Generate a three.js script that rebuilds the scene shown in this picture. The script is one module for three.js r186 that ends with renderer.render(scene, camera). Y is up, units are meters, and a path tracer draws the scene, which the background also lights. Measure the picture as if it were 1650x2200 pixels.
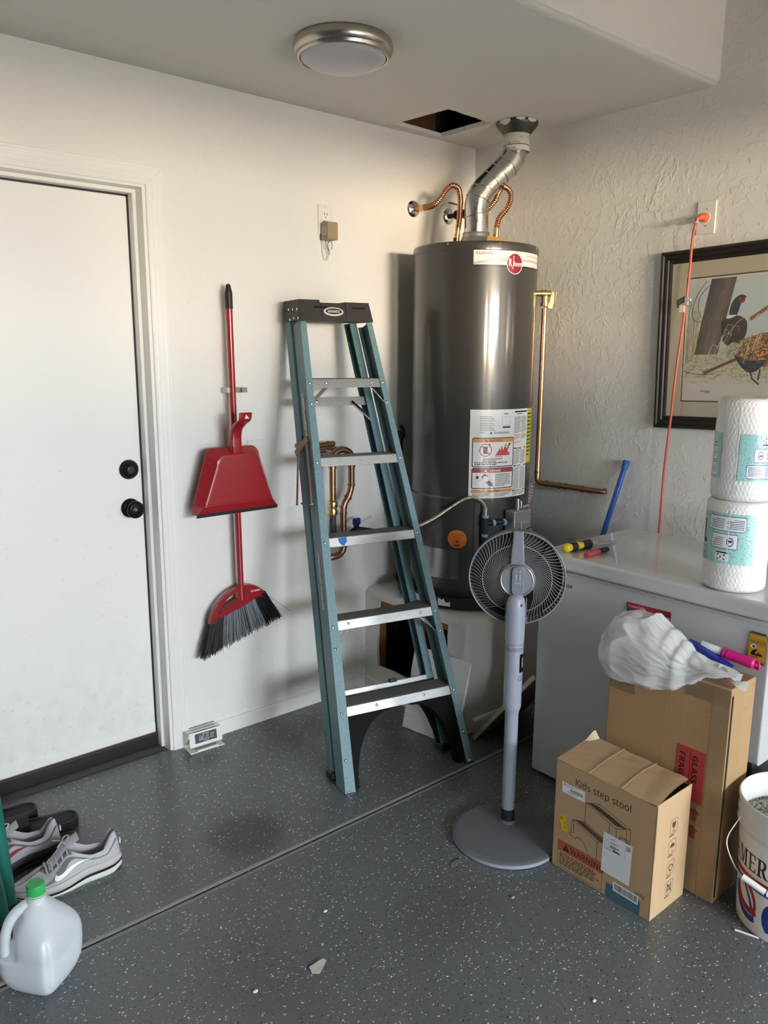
import * as THREE from 'three';
import { RoundedBoxGeometry } from 'three/addons/geometries/RoundedBoxGeometry.js';
import { mergeGeometries, mergeVertices, toCreasedNormals } from 'three/addons/utils/BufferGeometryUtils.js';
import { RectAreaLightUniformsLib } from 'three/addons/lights/RectAreaLightUniformsLib.js';
import { ImprovedNoise } from 'three/addons/math/ImprovedNoise.js';

// ---------------------------------------------------------------- camera, light, exposure
const scene = new THREE.Scene();
const renderer = new THREE.WebGLRenderer({ antialias: true });
renderer.toneMapping = THREE.LinearToneMapping;
renderer.toneMappingExposure = 2.2;
renderer.shadowMap.enabled = true;
RectAreaLightUniformsLib.init();

const camera = new THREE.PerspectiveCamera(2 * Math.atan(1100 / 1695.14) * 180 / Math.PI, 1650 / 2200, 0.02, 100);
{
  const yaw = 0.7012, pitch = -0.1964, roll = 0.005;
  const f = new THREE.Vector3(Math.sin(yaw) * Math.cos(pitch), Math.sin(pitch), -Math.cos(yaw) * Math.cos(pitch));
  const r = new THREE.Vector3().crossVectors(f, new THREE.Vector3(0, 1, 0)).normalize();
  const u = new THREE.Vector3().crossVectors(r, f);
  const c = Math.cos(roll), s = Math.sin(roll);
  const r2 = r.clone().multiplyScalar(c).addScaledVector(u, s), u2 = u.clone().multiplyScalar(c).addScaledVector(r, -s);
  camera.position.set(-2.8612, 1.5372, 2.7384);
  camera.quaternion.setFromRotationMatrix(new THREE.Matrix4().makeBasis(r2, u2, f.clone().negate()));
  scene.add(camera);
}
scene.background = new THREE.Color().setRGB(0.55, 0.72, 1.0);
scene.backgroundIntensity = 1.2;
// unseen area lights for daylight through the two openings behind the camera
function areaLight(name, color, intensity, w, h, pos, look) {
  const l = new THREE.RectAreaLight(new THREE.Color().setRGB(...color), intensity, w, h);
  l.name = name; l.position.set(...pos); l.lookAt(...look); scene.add(l);
}
areaLight('open_sky', [0.85, 0.935, 1.0], 22, 18, 7, [-3.4, 5.3, 14], [-3.4, 2.2, 0]);
areaLight('unseen_drive_bounce', [1.0, 0.92, 0.80], 10, 5.0, 1.8, [-3.3, 0.03, 7.9], [-3.3, 5, 7.9]);  // unseen warm panel on the drive, placed to light the ceiling and drop face
// unseen warm strips far outside, placed to light a band across the walls
areaLight('unseen_warm_strip_left', [1.0, 0.78, 0.50], 190, 11, 0.8, [-16.5, 1.9, 26], [-1.5, 1.7, 0]);
areaLight('unseen_warm_strip_right', [1.0, 0.78, 0.50], 200, 5, 0.8, [-6.0, 1.9, 26], [-1.0, 1.7, 0]);

// ---------------------------------------------------------------- helpers
const PI = Math.PI, V3 = (x, y, z) => new THREE.Vector3(x, y, z), rad = (d) => d * PI / 180;
let seed = 12345;
const rnd = () => { seed = (seed * 1664525 + 1013904223) >>> 0; return seed / 4294967296; };
const rr = (a, b) => a + (b - a) * rnd();
const perlin = new ImprovedNoise();
const fbm = (x, y, z, o = 4) => { let s = 0, a = 0.5, f = 1; for (let i = 0; i < o; i++) { s += a * perlin.noise(x * f, y * f, z * f); a *= 0.5; f *= 2.03; } return s; };
const smooth = (a, b, x) => { const t = Math.min(1, Math.max(0, (x - a) / (b - a))); return t * t * (3 - 2 * t); };

const used = {};
function numbered(n) { if (used[n] === undefined) { used[n] = 0; return n; } used[n]++; return n + '_' + String(used[n]).padStart(3, '0'); }
function sh(o) { o.traverse((m) => { if (m.isMesh) { m.castShadow = true; m.receiveShadow = true; } }); return o; }
function tag(o, label, category, group) { o.userData.label = label; o.userData.category = category; if (group) o.userData.group = group; return o; }
function thing(name, label, category, pos = [0, 0, 0], group) {
  const o = new THREE.Group(); o.name = numbered(name); o.position.set(...pos); scene.add(o); return tag(o, label, category, group);
}
function part(name, geo, mat, parent, label) {
  const m = new THREE.Mesh(Array.isArray(geo) ? merge(geo) : geo, mat); m.name = name; m.castShadow = m.receiveShadow = true;
  (parent || scene).add(m); if (label) m.userData.label = label; return m;
}
function solo(name, geo, mat, label, category, group) { return tag(part(numbered(name), geo, mat, scene), label, category, group); }
function struct(name, geo, mat, parent) { const m = part(name, geo, mat, parent); if (!parent) m.userData.kind = 'structure'; return m; }
function structGroup(name) { const g = new THREE.Group(); g.name = name; g.userData.kind = 'structure'; scene.add(g); return g; }
function merge(list) {
  list = list.map((g) => { const n = g.index ? g.toNonIndexed() : g.clone(); for (const k of Object.keys(n.attributes)) if (!['position', 'normal', 'uv'].includes(k)) n.deleteAttribute(k); if (!n.attributes.uv) n.setAttribute('uv', new THREE.BufferAttribute(new Float32Array(n.attributes.position.count * 2), 2)); if (!n.attributes.normal) n.computeVertexNormals(); return n; });
  return mergeGeometries(list);
}
const box = (w, h, d, x = 0, y = 0, z = 0) => new THREE.BoxGeometry(w, h, d).translate(x, y, z);
const rbox = (w, h, d, x = 0, y = 0, z = 0, r = 0.003, s = 2) => new RoundedBoxGeometry(w, h, d, s, Math.min(r, w / 2.01, h / 2.01, d / 2.01)).translate(x, y, z);
const bx = (x0, x1, y0, y1, z0, z1) => box(x1 - x0, y1 - y0, z1 - z0, (x0 + x1) / 2, (y0 + y1) / 2, (z0 + z1) / 2);
const rbx = (x0, x1, y0, y1, z0, z1, r = 0.003, s = 2) => rbox(x1 - x0, y1 - y0, z1 - z0, (x0 + x1) / 2, (y0 + y1) / 2, (z0 + z1) / 2, r, s);
const cyl = (r0, r1, h, x = 0, y = 0, z = 0, seg = 24) => new THREE.CylinderGeometry(r1, r0, h, seg).translate(x, y, z);
const lathe = (pts, seg = 40) => new THREE.LatheGeometry(pts.map((p) => new THREE.Vector2(p[0], p[1])), seg);
const tube = (pts, r, seg = 48, rs = 10, closed = false, tension = 0.5) => new THREE.TubeGeometry(new THREE.CatmullRomCurve3(pts.map((p) => V3(...p)), closed, 'catmullrom', tension), seg, r, rs, closed);
function rod(a, b, r, r2 = r, seg = 16) { // a straight round bar
  const A = V3(...a), B = V3(...b), d = B.clone().sub(A), L = d.length();
  const g = new THREE.CylinderGeometry(r2, r, L, seg); g.applyQuaternion(new THREE.Quaternion().setFromUnitVectors(V3(0, 1, 0), d.normalize())); g.translate(...A.add(B).multiplyScalar(0.5).toArray()); return g;
}
function bar(a, b, w, t, up = [0, 0, 1], r = 0.001) { // a straight flat bar, w across, t along up
  const A = V3(...a), B = V3(...b), y = B.clone().sub(A), L = y.length(); y.normalize();
  const z = V3(...up); z.addScaledVector(y, -z.dot(y)).normalize(); const x = new THREE.Vector3().crossVectors(y, z);
  const g = new RoundedBoxGeometry(w, L, t, 1, Math.min(r, t / 2.1)); g.applyMatrix4(new THREE.Matrix4().makeBasis(x, y, z)); g.translate(...A.add(B).multiplyScalar(0.5).toArray()); return g;
}
function shapeOf(pts) { const s = new THREE.Shape(); pts.forEach((p, i) => i ? s.lineTo(p[0], p[1]) : s.moveTo(p[0], p[1])); s.closePath(); return s; }
function extrude(shape, depth, bevel = 0, seg = 2, curveSegments = 12) {
  return new THREE.ExtrudeGeometry(shape, { depth: depth - 2 * bevel, bevelEnabled: bevel > 0, bevelSize: bevel, bevelThickness: bevel, bevelOffset: -bevel, bevelSegments: seg, curveSegments }).translate(0, 0, bevel);
}
function rrShape(w, h, r) { const s = new THREE.Shape(), x = -w / 2, y = -h / 2; s.moveTo(x + r, y); s.lineTo(x + w - r, y); s.absarc(x + w - r, y + r, r, -PI / 2, 0); s.lineTo(x + w, y + h - r); s.absarc(x + w - r, y + h - r, r, 0, PI / 2); s.lineTo(x + r, y + h); s.absarc(x + r, y + h - r, r, PI / 2, PI); s.lineTo(x, y + r); s.absarc(x + r, y + r, r, PI, 1.5 * PI); return s; }
function basis(x, y, z, o = [0, 0, 0]) { return new THREE.Matrix4().makeBasis(V3(...x), V3(...y), V3(...z)).setPosition(...o); }
function planarUV(g, ax, ay, sx = 1, sy = 1, ox = 0, oy = 0) { const p = g.attributes.position, uv = new Float32Array(p.count * 2); const get = (i, a) => a === 'x' ? p.getX(i) : a === 'y' ? p.getY(i) : p.getZ(i); for (let i = 0; i < p.count; i++) { uv[2 * i] = (get(i, ax) - ox) / sx; uv[2 * i + 1] = (get(i, ay) - oy) / sy; } g.setAttribute('uv', new THREE.BufferAttribute(uv, 2)); return g; }
function boxUV(g) { g = g.index ? g.toNonIndexed() : g; if (!g.attributes.normal) g.computeVertexNormals(); const p = g.attributes.position, n = g.attributes.normal, uv = new Float32Array(p.count * 2); for (let i = 0; i < p.count; i++) { const a = Math.abs(n.getX(i)), b = Math.abs(n.getY(i)), c = Math.abs(n.getZ(i)); const q = a >= b && a >= c ? [p.getZ(i), p.getY(i)] : b >= c ? [p.getX(i), p.getZ(i)] : [p.getX(i), p.getY(i)]; uv[2 * i] = q[0]; uv[2 * i + 1] = q[1]; } g.setAttribute('uv', new THREE.BufferAttribute(uv, 2)); return g; }
function grid(nu, nv, fn, closeU = false) { // surface from fn(u,v) -> [x,y,z], uv = (u,v)
  const pos = [], uv = [], idx = [];
  for (let j = 0; j <= nv; j++) for (let i = 0; i <= nu; i++) { const p = fn(i / nu, j / nv); pos.push(...p); uv.push(i / nu, j / nv); }
  for (let j = 0; j < nv; j++) for (let i = 0; i < nu; i++) { const a = j * (nu + 1) + i, b = a + 1, c = a + nu + 1, d = c + 1; idx.push(a, b, d, a, d, c); }
  const g = new THREE.BufferGeometry(); g.setAttribute('position', new THREE.Float32BufferAttribute(pos, 3)); g.setAttribute('uv', new THREE.Float32BufferAttribute(uv, 2)); g.setIndex(idx); g.computeVertexNormals();
  if (closeU) { const n = g.attributes.normal; for (let j = 0; j <= nv; j++) { const a = j * (nu + 1), b = a + nu; const v = V3(n.getX(a) + n.getX(b), n.getY(a) + n.getY(b), n.getZ(a) + n.getZ(b)).normalize(); n.setXYZ(a, v.x, v.y, v.z); n.setXYZ(b, v.x, v.y, v.z); } }
  return g;
}
const col = (c) => Array.isArray(c) ? new THREE.Color().setRGB(...c) : new THREE.Color(c);
const mat = (c, rough = 0.6, o = {}) => new THREE.MeshStandardMaterial({ color: col(c), roughness: rough, ...o });
const phys = (c, rough = 0.6, o = {}) => new THREE.MeshPhysicalMaterial({ color: col(c), roughness: rough, ...o });
const metal = (c, rough = 0.3, o = {}) => mat(c, rough, { metalness: 1, ...o });
function canvasTex(w, h, draw, { srgb = true, repeat } = {}) {
  const c = document.createElement('canvas'); c.width = w; c.height = h; const g = c.getContext('2d'); draw(g, w, h);
  const t = new THREE.CanvasTexture(c); if (srgb) t.colorSpace = THREE.SRGBColorSpace; t.magFilter = THREE.LinearFilter; t.anisotropy = 8;
  if (repeat) { t.wrapS = t.wrapT = THREE.RepeatWrapping; t.repeat.set(...repeat); } return t;
}
function heightTex(n, fn, sizeM = 1) { // a grey bump map that tiles over sizeM metres
  const d = new Uint8Array(n * n * 4); for (let j = 0; j < n; j++) for (let i = 0; i < n; i++) { const v = Math.max(0, Math.min(255, fn(i / n, j / n) * 255)), k = (j * n + i) * 4; d[k] = d[k + 1] = d[k + 2] = v; d[k + 3] = 255; }
  const t = new THREE.DataTexture(d, n, n); t.magFilter = THREE.LinearFilter; t.minFilter = THREE.LinearMipmapLinearFilter; t.generateMipmaps = true; t.wrapS = t.wrapT = THREE.RepeatWrapping; t.repeat.set(1 / sizeM, 1 / sizeM); t.needsUpdate = true; return t;
}
// noise that tiles over the unit square
const tileNoise = (u, v, f, z = 0, o = 3, fy = f) => { const w = (x, y) => fbm(x * f, y * fy, z, o); return w(u, v) * (1 - u) * (1 - v) + w(u - 1, v) * u * (1 - v) + w(u, v - 1) * (1 - u) * v + w(u - 1, v - 1) * u * v; };
const greek = (g, x, y, w, h, rows, c = '#444', t = 0.45) => { g.fillStyle = c; const rh = h / rows; for (let i = 0; i < rows; i++) { let px = x; const end = x + w * (i === rows - 1 ? 0.6 : rr(0.85, 1)); while (px < end) { const ww = Math.min(rr(0.03, 0.12) * w, end - px); g.fillRect(px, y + i * rh, ww, rh * t); px += ww + 0.018 * w; } } };
const barcode = (g, x, y, w, h, c = '#111') => { g.fillStyle = c; let p = x; while (p < x + w) { const a = rr(0.008, 0.03) * w; g.fillRect(p, y, Math.min(a, x + w - p), h); p += a + rr(0.008, 0.025) * w; } };

// ---------------------------------------------------------------- shared materials
const bumpTrowel = heightTex(1024, (u, v) => { const w = tileNoise(u, v, 7, 3.1, 2) * 0.12; const n = tileNoise(u + w, v + w, 19, 1.7, 3, 11), m = tileNoise(u, v, 4, 9.2, 2); const ridge = 1 - Math.min(1, Math.abs(n) * 9); return 0.35 + 0.55 * Math.pow(ridge, 3) * smooth(-0.05, 0.25, m) + 0.25 * smooth(0.02, 0.12, tileNoise(u, v, 40, 5.5, 2)); }, 0.9);
const bumpPeel = heightTex(1024, (u, v) => 0.4 + 0.5 * smooth(0.0, 0.3, tileNoise(u, v, 46, 2.2, 2)) + 0.3 * tileNoise(u, v, 6, 4.4, 3), 0.9);
const MwallL = mat([0.80, 0.785, 0.75], 0.62, { bumpMap: bumpPeel, bumpScale: 0.002 });
const MwallR = mat([0.79, 0.77, 0.725], 0.55, { bumpMap: bumpTrowel, bumpScale: 0.0026 });
const Mgarage = mat([0.26, 0.24, 0.21], 0.85);  // out-of-view walls kept dark to cut bounced light
const Mceil = mat([0.66, 0.645, 0.60], 0.8, { bumpMap: bumpPeel, bumpScale: 0.0008 });
const MwhitePaint = mat([0.83, 0.82, 0.79], 0.38);
const Mgypsum = mat([0.80, 0.79, 0.77], 0.9);
const woodTex = canvasTex(512, 512, (g, w, h) => { g.fillStyle = '#a87443'; g.fillRect(0, 0, w, h); for (let i = 0; i < 420; i++) { g.strokeStyle = `rgba(${rr(70, 130) | 0},${rr(40, 80) | 0},${rr(15, 40) | 0},${rr(0.08, 0.3)})`; g.lineWidth = rr(0.5, 3); g.beginPath(); let x = rr(0, w); g.moveTo(x, 0); for (let y = 0; y <= h; y += 32) { x += rr(-3, 3); g.lineTo(x, y); } g.stroke(); } }, { repeat: [4, 2] });
const Mwood = mat('#ffffff', 0.8, { map: woodTex });
const Mblack = mat([0.012, 0.012, 0.013], 0.5), MblackSoft = mat([0.02, 0.02, 0.021], 0.8);
const Msteel = metal([0.62, 0.62, 0.6], 0.35), Mchrome = metal([0.78, 0.78, 0.78], 0.12);
const Mcopper = metal([0.62, 0.31, 0.18], 0.27), McopperOld = metal([0.36, 0.20, 0.12], 0.38), Mbrass = metal([0.72, 0.52, 0.22], 0.3);
// ---------------------------------------------------------------- the setting
const floorTex = canvasTex(2048, 2048, (g, w, h) => {
  g.fillStyle = '#616568'; g.fillRect(0, 0, w, h);
  const id = g.getImageData(0, 0, w, h), d = id.data; for (let i = 0; i < w * h; i++) { const n = (rnd() - 0.5) * 16; d[4 * i] += n; d[4 * i + 1] += n; d[4 * i + 2] += n; } g.putImageData(id, 0, 0);
  const fleck = (x, y, s, c) => { g.fillStyle = c; const a0 = rr(0, 6.3), k = 4 + (rnd() * 3 | 0); for (const ox of [-w, 0, w]) for (const oy of [-h, 0, h]) { if (x + ox < -20 || x + ox > w + 20 || y + oy < -20 || y + oy > h + 20) continue; g.beginPath(); for (let j = 0; j < k; j++) { const a = a0 + j / k * 6.283, r = s * (0.6 + 0.4 * Math.sin(j * 2.3 + a0)); g.lineTo(x + ox + Math.cos(a) * r * 1.25, y + oy + Math.sin(a) * r * 0.8); } g.fill(); } };
  for (let i = 0; i < 7200; i++) fleck(rr(0, w), rr(0, h), rr(1.2, 4.4), ['#101113', '#17181a', '#1c1d20', '#2a2c2f'][rnd() * 4 | 0]);
  for (let i = 0; i < 11000; i++) fleck(rr(0, w), rr(0, h), Math.pow(rnd(), 2.0) * 4.4 + 1.2, ['#f4f2ec', '#e6e5e0', '#ffffff', '#d2d2d0'][rnd() * 4 | 0]);
}, { repeat: [1 / 1.6, 1 / 1.6] });
const bumpFloor = heightTex(512, (u, v) => 0.5 + 0.4 * tileNoise(u, v, 20, 7.1, 3) + 0.35 * tileNoise(u, v, 5, 3.3, 2), 1.2);
const Mfloor = mat('#ffffff', 0.27, { map: floorTex, bumpMap: bumpFloor, bumpScale: 0.0012, vertexColors: true });
function floorSlab(x0, x1, z0, z1, n, m) {
  const g = grid(n, m, (u, v) => [x0 + (x1 - x0) * u, 0, z1 + (z0 - z1) * v]);
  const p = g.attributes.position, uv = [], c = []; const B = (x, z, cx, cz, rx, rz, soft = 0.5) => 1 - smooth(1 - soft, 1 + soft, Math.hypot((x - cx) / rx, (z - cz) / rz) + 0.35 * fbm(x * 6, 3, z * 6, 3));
  for (let i = 0; i < p.count; i++) {
    const x = p.getX(i), z = p.getZ(i); uv.push(x, -z); let t = 1 + 0.10 * fbm(x * 2.2, 0.3, z * 2.2, 4);
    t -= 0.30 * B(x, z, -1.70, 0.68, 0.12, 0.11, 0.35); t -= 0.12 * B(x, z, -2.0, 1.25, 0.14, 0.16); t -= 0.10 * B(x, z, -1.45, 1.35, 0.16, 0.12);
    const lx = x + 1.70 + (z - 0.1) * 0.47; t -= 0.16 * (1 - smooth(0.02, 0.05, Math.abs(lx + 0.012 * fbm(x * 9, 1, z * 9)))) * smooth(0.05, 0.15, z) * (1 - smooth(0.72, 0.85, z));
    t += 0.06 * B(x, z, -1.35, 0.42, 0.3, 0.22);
    c.push(t, t, t);
  }
  g.setAttribute('uv', new THREE.Float32BufferAttribute(uv, 2)); g.setAttribute('color', new THREE.Float32BufferAttribute(c, 3)); return g;
}
const floor = structGroup('floor');
part('slab', floorSlab(-3.6, 0, -0.01, 0.845, 180, 42), Mfloor, floor);
part('slab_001', floorSlab(-3.6, 0, 0.850, 4.0, 180, 150), Mfloor, floor);
part('slab_002', floorSlab(-6.5, -3.6, -0.01, 6.6, 40, 60), Mfloor, floor);
part('slab_003', floorSlab(-3.6, 0, 4.0, 6.6, 40, 30), Mfloor, floor);
part('base', bx(-6.6, 0.12, -0.16, -0.007, -0.4, 6.6), mat([0.1, 0.1, 0.105], 0.8), floor);
{ // the filled expansion joint: a pale bead beside a dark groove
  const bead = grid(220, 6, (u, v) => { const x = -3.6 + 3.6 * u, a = PI * v, wv = 0.0025 * fbm(x * 7, 2, 5); return [x, 0.0024 * Math.sin(a) * (0.6 + 0.9 * Math.abs(fbm(x * 11, 8, 1))) - 0.0005, 0.835 + wv + 0.008 * -Math.cos(a)]; });
  part('joint_filler', bead, mat([0.27, 0.28, 0.29], 0.5), floor);
  part('joint_lip', grid(220, 5, (u, v) => { const x = -3.6 + 3.6 * u, a = PI * v; return [x, 0.002 * Math.sin(a), 0.855 + 0.006 * -Math.cos(a) + 0.002 * fbm(x * 6, 4, 2)]; }), mat([0.15, 0.155, 0.165], 0.5), floor);
}
// left wall with the doorway
const DX0 = -2.52, DX1 = -1.632, DTOP = 2.114;
{ const s = new THREE.Shape(); s.moveTo(-6.6, -0.15); s.lineTo(DX0, -0.15); s.lineTo(DX0, DTOP); s.lineTo(DX1, DTOP); s.lineTo(DX1, -0.15); s.lineTo(0.12, -0.15); s.lineTo(0.12, 3.1); s.lineTo(-6.6, 3.1); s.closePath();
  struct('wall_left', boxUV(new THREE.ExtrudeGeometry(s, { depth: 0.14, bevelEnabled: false }).translate(0, 0, -0.14)), MwallL); }
struct('wall_right', boxUV(bx(0, 0.14, -0.15, 3.1, 0, 6.74)), MwallR);
{ const s = new THREE.Shape(); s.moveTo(-6.6, -0.15); s.lineTo(0, -0.15); s.lineTo(0, 3.1); s.lineTo(-6.6, 3.1); s.closePath();
  for (const [a, b] of [[-3.45, -2.95], [-2.35, -0.5]]) { const h = new THREE.Path(); h.moveTo(a, -0.01); h.lineTo(b, -0.01); h.lineTo(b, 2.2); h.lineTo(a, 2.2); h.closePath(); s.holes.push(h); }
  struct('wall_front', boxUV(new THREE.ExtrudeGeometry(s, { depth: 0.14, bevelEnabled: false }).translate(0, 0, 6.6)), Mgarage); }  // out of view; opening widths chosen to shape the light indoors
struct('wall_far_left', boxUV(bx(-6.74, -6.6, -0.15, 3.1, -0.14, 6.74)), Mgarage);
// dropped ceiling with the cut-out, its bullnosed drop face, the higher ceiling beyond
const HOLE = [[-0.553, 0.062], [-0.527, 0.354], [-0.262, 0.33], [-0.268, 0.045]];
{ const s = new THREE.Shape(); s.moveTo(-6.6, 0); s.lineTo(0, 0); s.lineTo(0, -1.15); s.lineTo(-6.6, -1.15); s.closePath();
  const h = new THREE.Path(), jag = []; for (let k = 0; k < 4; k++) { const a = HOLE[k], b = HOLE[(k + 1) % 4]; for (let i = 0; i < 22; i++) { const t = i / 22, j = k === 3 || k === 0 ? 0.0008 : 0.0028; jag.push([a[0] + (b[0] - a[0]) * t + rr(-j, j), a[1] + (b[1] - a[1]) * t + rr(-j, j)]); } }
  jag.forEach((p, i) => i ? h.lineTo(p[0], -p[1]) : h.moveTo(p[0], -p[1])); h.closePath(); s.holes.push(h);
  const g = new THREE.ExtrudeGeometry(s, { depth: 0.016, bevelEnabled: false }); g.rotateX(-PI / 2).translate(0, 2.48, 0);
  const ceiling = structGroup('ceiling');
  part('dropped_panel', boxUV(g), Mceil, ceiling);
  // bare gypsum core showing on the cut edges
  const lip = []; for (const [a, b, w] of [[HOLE[0], HOLE[3], 0.014], [HOLE[3], HOLE[2], 0.02]]) { const A = V3(a[0], 2.4815, a[1]), Bv = V3(b[0], 2.4815, b[1]); lip.push(bar(A.toArray(), Bv.toArray(), 0.004, w, [0, 1, 0])); lip[lip.length - 1].translate(0, 0.006, 0); }
  part('cut_edge', lip, Mgypsum, ceiling);
  const R = 0.03, prof = [[1.15, 2.48], [1.15, 2.496], [1.164, 2.51], [1.164, 3.0], [1.18, 3.0]]; for (let i = 0; i <= 10; i++) { const a = i / 10 * PI / 2; prof.push([1.18 - R + R * Math.cos(a), 2.48 + R - R * Math.sin(a)]); }
  const q = new THREE.ExtrudeGeometry(shapeOf(prof), { depth: 6.6, bevelEnabled: false }); q.applyMatrix4(basis([0, 0, 1], [0, 1, 0], [-1, 0, 0], [0, 0, 0]));
  part('drop_face', boxUV(toCreasedNormals(q, 0.7)), Mceil, ceiling);
  part('upper_panel', boxUV(bx(-6.6, 0, 3.0, 3.02, 1.16, 6.6)), Mgarage, ceiling);
  // framing and roof space above the cut-out
  const attic = structGroup('ceiling_space'), MwoodShaded = mat([0.30, 0.27, 0.25], 0.9, { map: woodTex });  // darker copy of the wood: shade above the opening put into its colour
  part('joist', bx(-0.62, -0.575, 2.497, 2.64, 0, 0.7), Mwood, attic); part('blocking', bx(-0.575, -0.30, 2.497, 2.60, 0.0, 0.04), MwoodShaded, attic);
  part('added_shade_sheets', [bx(-0.16, -0.15, 2.497, 3.03, 0.0, 1.1), bx(-0.62, -0.15, 2.497, 3.03, 0.62, 0.63), bx(-0.575, -0.15, 2.6, 3.03, 0.005, 0.015), bx(-0.30, -0.15, 2.497, 2.62, 0.004, 0.014)], mat([0.012, 0.009, 0.007], 0.95), attic); part('roof_deck', bx(-6.6, 0.1, 3.03, 3.05, -0.14, 1.2), mat([0.1, 0.06, 0.035], 0.9), attic);  // dark sheets added to stand in for shade above the opening
}
// baseboards
const bb = (L) => { const s = shapeOf([[0, 0], [0.013, 0], [0.013, 0.052], [0.008, 0.058], [0, 0.06]]); const g = extrude(s, L); return g; };
struct('baseboard_left', bb(0.905).applyMatrix4(basis([0, 0, 1], [0, 1, 0], [-1, 0, 0], [-0.666, 0, 0])), MwhitePaint);
struct('baseboard_right', bb(0.45).applyMatrix4(basis([-1, 0, 0], [0, 1, 0], [0, 0, -1], [0, 0, 6.6])), MwhitePaint);
// door and its frame
{
  const door = structGroup('door_1');
  const doorTex = canvasTex(1024, 2048, (g, w, h) => { g.fillStyle = '#ffffff'; g.fillRect(0, 0, w, h); const id = g.getImageData(0, 0, w, h), d = id.data; for (let y = 0; y < h; y++) for (let x = 0; x < w; x++) { const k = (y * w + x) * 4, dirt = smooth(0.72, 0.97, y / h) * (0.5 + fbm(x / 60, y / 60, 1.3, 4)) * 12 + Math.max(0, fbm(x / 25, y / 25, 4.1, 3) - 0.2) * 45 * smooth(0.7, 0.92, y / h); d[k] -= dirt; d[k + 1] -= dirt; d[k + 2] -= dirt * 0.9; } g.putImageData(id, 0, 0); g.lineCap = 'round'; for (let i = 0; i < 60; i++) { g.strokeStyle = `rgba(70,70,75,${rr(0.1, 0.35)})`; g.lineWidth = rr(0.6, 1.6); const x = rr(w * 0.25, w), y = rr(h * 0.45, h * 0.99); g.beginPath(); g.moveTo(x, y); g.quadraticCurveTo(x + rr(-8, 8), y + rr(-4, 4), x + rr(-16, 16), y + rr(-10, 10)); g.stroke(); } });
  const slab = rbx(-2.481, -1.668, 0.0535, 2.0785, -0.126, -0.086, 0.002); planarUV(slab, 'x', 'y', 0.813, 2.025, -2.481, 0.0535);
  part('slab', slab, mat([0.84, 0.83, 0.80], 0.42, { map: doorTex }), door);
  part('bottom_sweep', [rbx(-2.481, -1.669, 0.056, 0.093, -0.0865, -0.081, 0.0015), bx(-2.48, -1.669, 0.093, 0.0955, -0.0865, -0.0845)], MwhitePaint, door);
  part('weatherstrip', [bx(-1.668, -1.6605, 0.05, 2.086, -0.12, -0.087), bx(-2.49, -1.6605, 2.0785, 2.086, -0.12, -0.087)], Mblack, door);
  const turned = (pts) => lathe(pts, 40).rotateX(PI / 2);
  const Mknob = mat([0.013, 0.012, 0.012], 0.32, { metalness: 0.4 });
  const k = part('knob', turned([[0, 0], [0.036, 0], [0.036, 0.004], [0.0335, 0.007], [0.031, 0.0075], [0.029, 0.011], [0.016, 0.014], [0.0125, 0.018], [0.0125, 0.03], [0.02, 0.034], [0.029, 0.04], [0.0325, 0.047], [0.032, 0.052], [0.029, 0.055], [0.0275, 0.0545], [0.026, 0.0575], [0.022, 0.0595], [0.0205, 0.059], [0.019, 0.0615], [0.013, 0.064], [0.0115, 0.0635], [0.010, 0.0655], [0.0, 0.067]]).translate(-1.718, 0.972, -0.086), Mknob, door);
  const db = part('deadbolt', turned([[0, 0], [0.0365, 0], [0.0365, 0.005], [0.034, 0.009], [0.0325, 0.009], [0.031, 0.0145], [0.027, 0.0185], [0.0255, 0.0182], [0.0245, 0.021], [0.0205, 0.0235], [0.0195, 0.023], [0.018, 0.0265], [0.013, 0.028], [0.012, 0.0274], [0.0, 0.028]]).translate(-1.716, 1.117, -0.086), Mknob, door);
  part('keyway', box(0.0022, 0.009, 0.002, -1.716, 1.117, -0.0578), Mblack, db);
  const frame = structGroup('trim_1');
  part('jamb', [bx(-1.648, -1.632, -0.01, 2.114, -0.14, 0.003), bx(-2.52, -1.648, 2.0985, 2.114, -0.14, 0.003)], MwhitePaint, frame);
  part('stop', [rbx(-1.662, -1.648, 0.0, 2.0985, -0.086, -0.047, 0.0025), rbx(-2.5, -1.66, 2.0845, 2.0985, -0.086, -0.047, 0.0025)], MwhitePaint, frame);
  // fluted casing, mitred at the corner
  const cp = [[0, 0], [0, 0.009], [0.004, 0.011], [0.009, 0.011], [0.0105, 0.0102], [0.016, 0.0112], [0.019, 0.0128], [0.024, 0.0131], [0.0262, 0.0124], [0.032, 0.0132], [0.0355, 0.0148], [0.041, 0.0152], [0.0432, 0.0144], [0.050, 0.0154], [0.0535, 0.0172], [0.060, 0.0176], [0.0626, 0.016], [0.0626, 0]];
  const leg = extrude(shapeOf(cp), 2.106); leg.applyMatrix4(basis([1, 0, 0], [0, 0, 1], [0, -1, 0], [-1.6363, 2.106, 0])); { const p = leg.attributes.position; for (let i = 0; i < p.count; i++) if (p.getY(i) > 1) p.setY(i, 2.106 + (p.getX(i) + 1.6363)); leg.computeVertexNormals(); }
  const head = extrude(shapeOf(cp), 0.9); head.applyMatrix4(basis([0, 1, 0], [0, 0, 1], [1, 0, 0], [-2.5363, 2.1065, 0])); { const p = head.attributes.position; for (let i = 0; i < p.count; i++) if (p.getX(i) > -2) p.setX(i, -1.6363 + (p.getY(i) - 2.1065)); head.computeVertexNormals(); }
  part('casing_leg', leg, MwhitePaint, frame); part('casing_head', head, MwhitePaint, frame);
  const sill = structGroup('trim_2');
  part('threshold', [rbx(-2.5, -1.654, -0.005, 0.05, -0.14, -0.079, 0.004)], mat([0.014, 0.014, 0.016], 0.45), sill);
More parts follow.
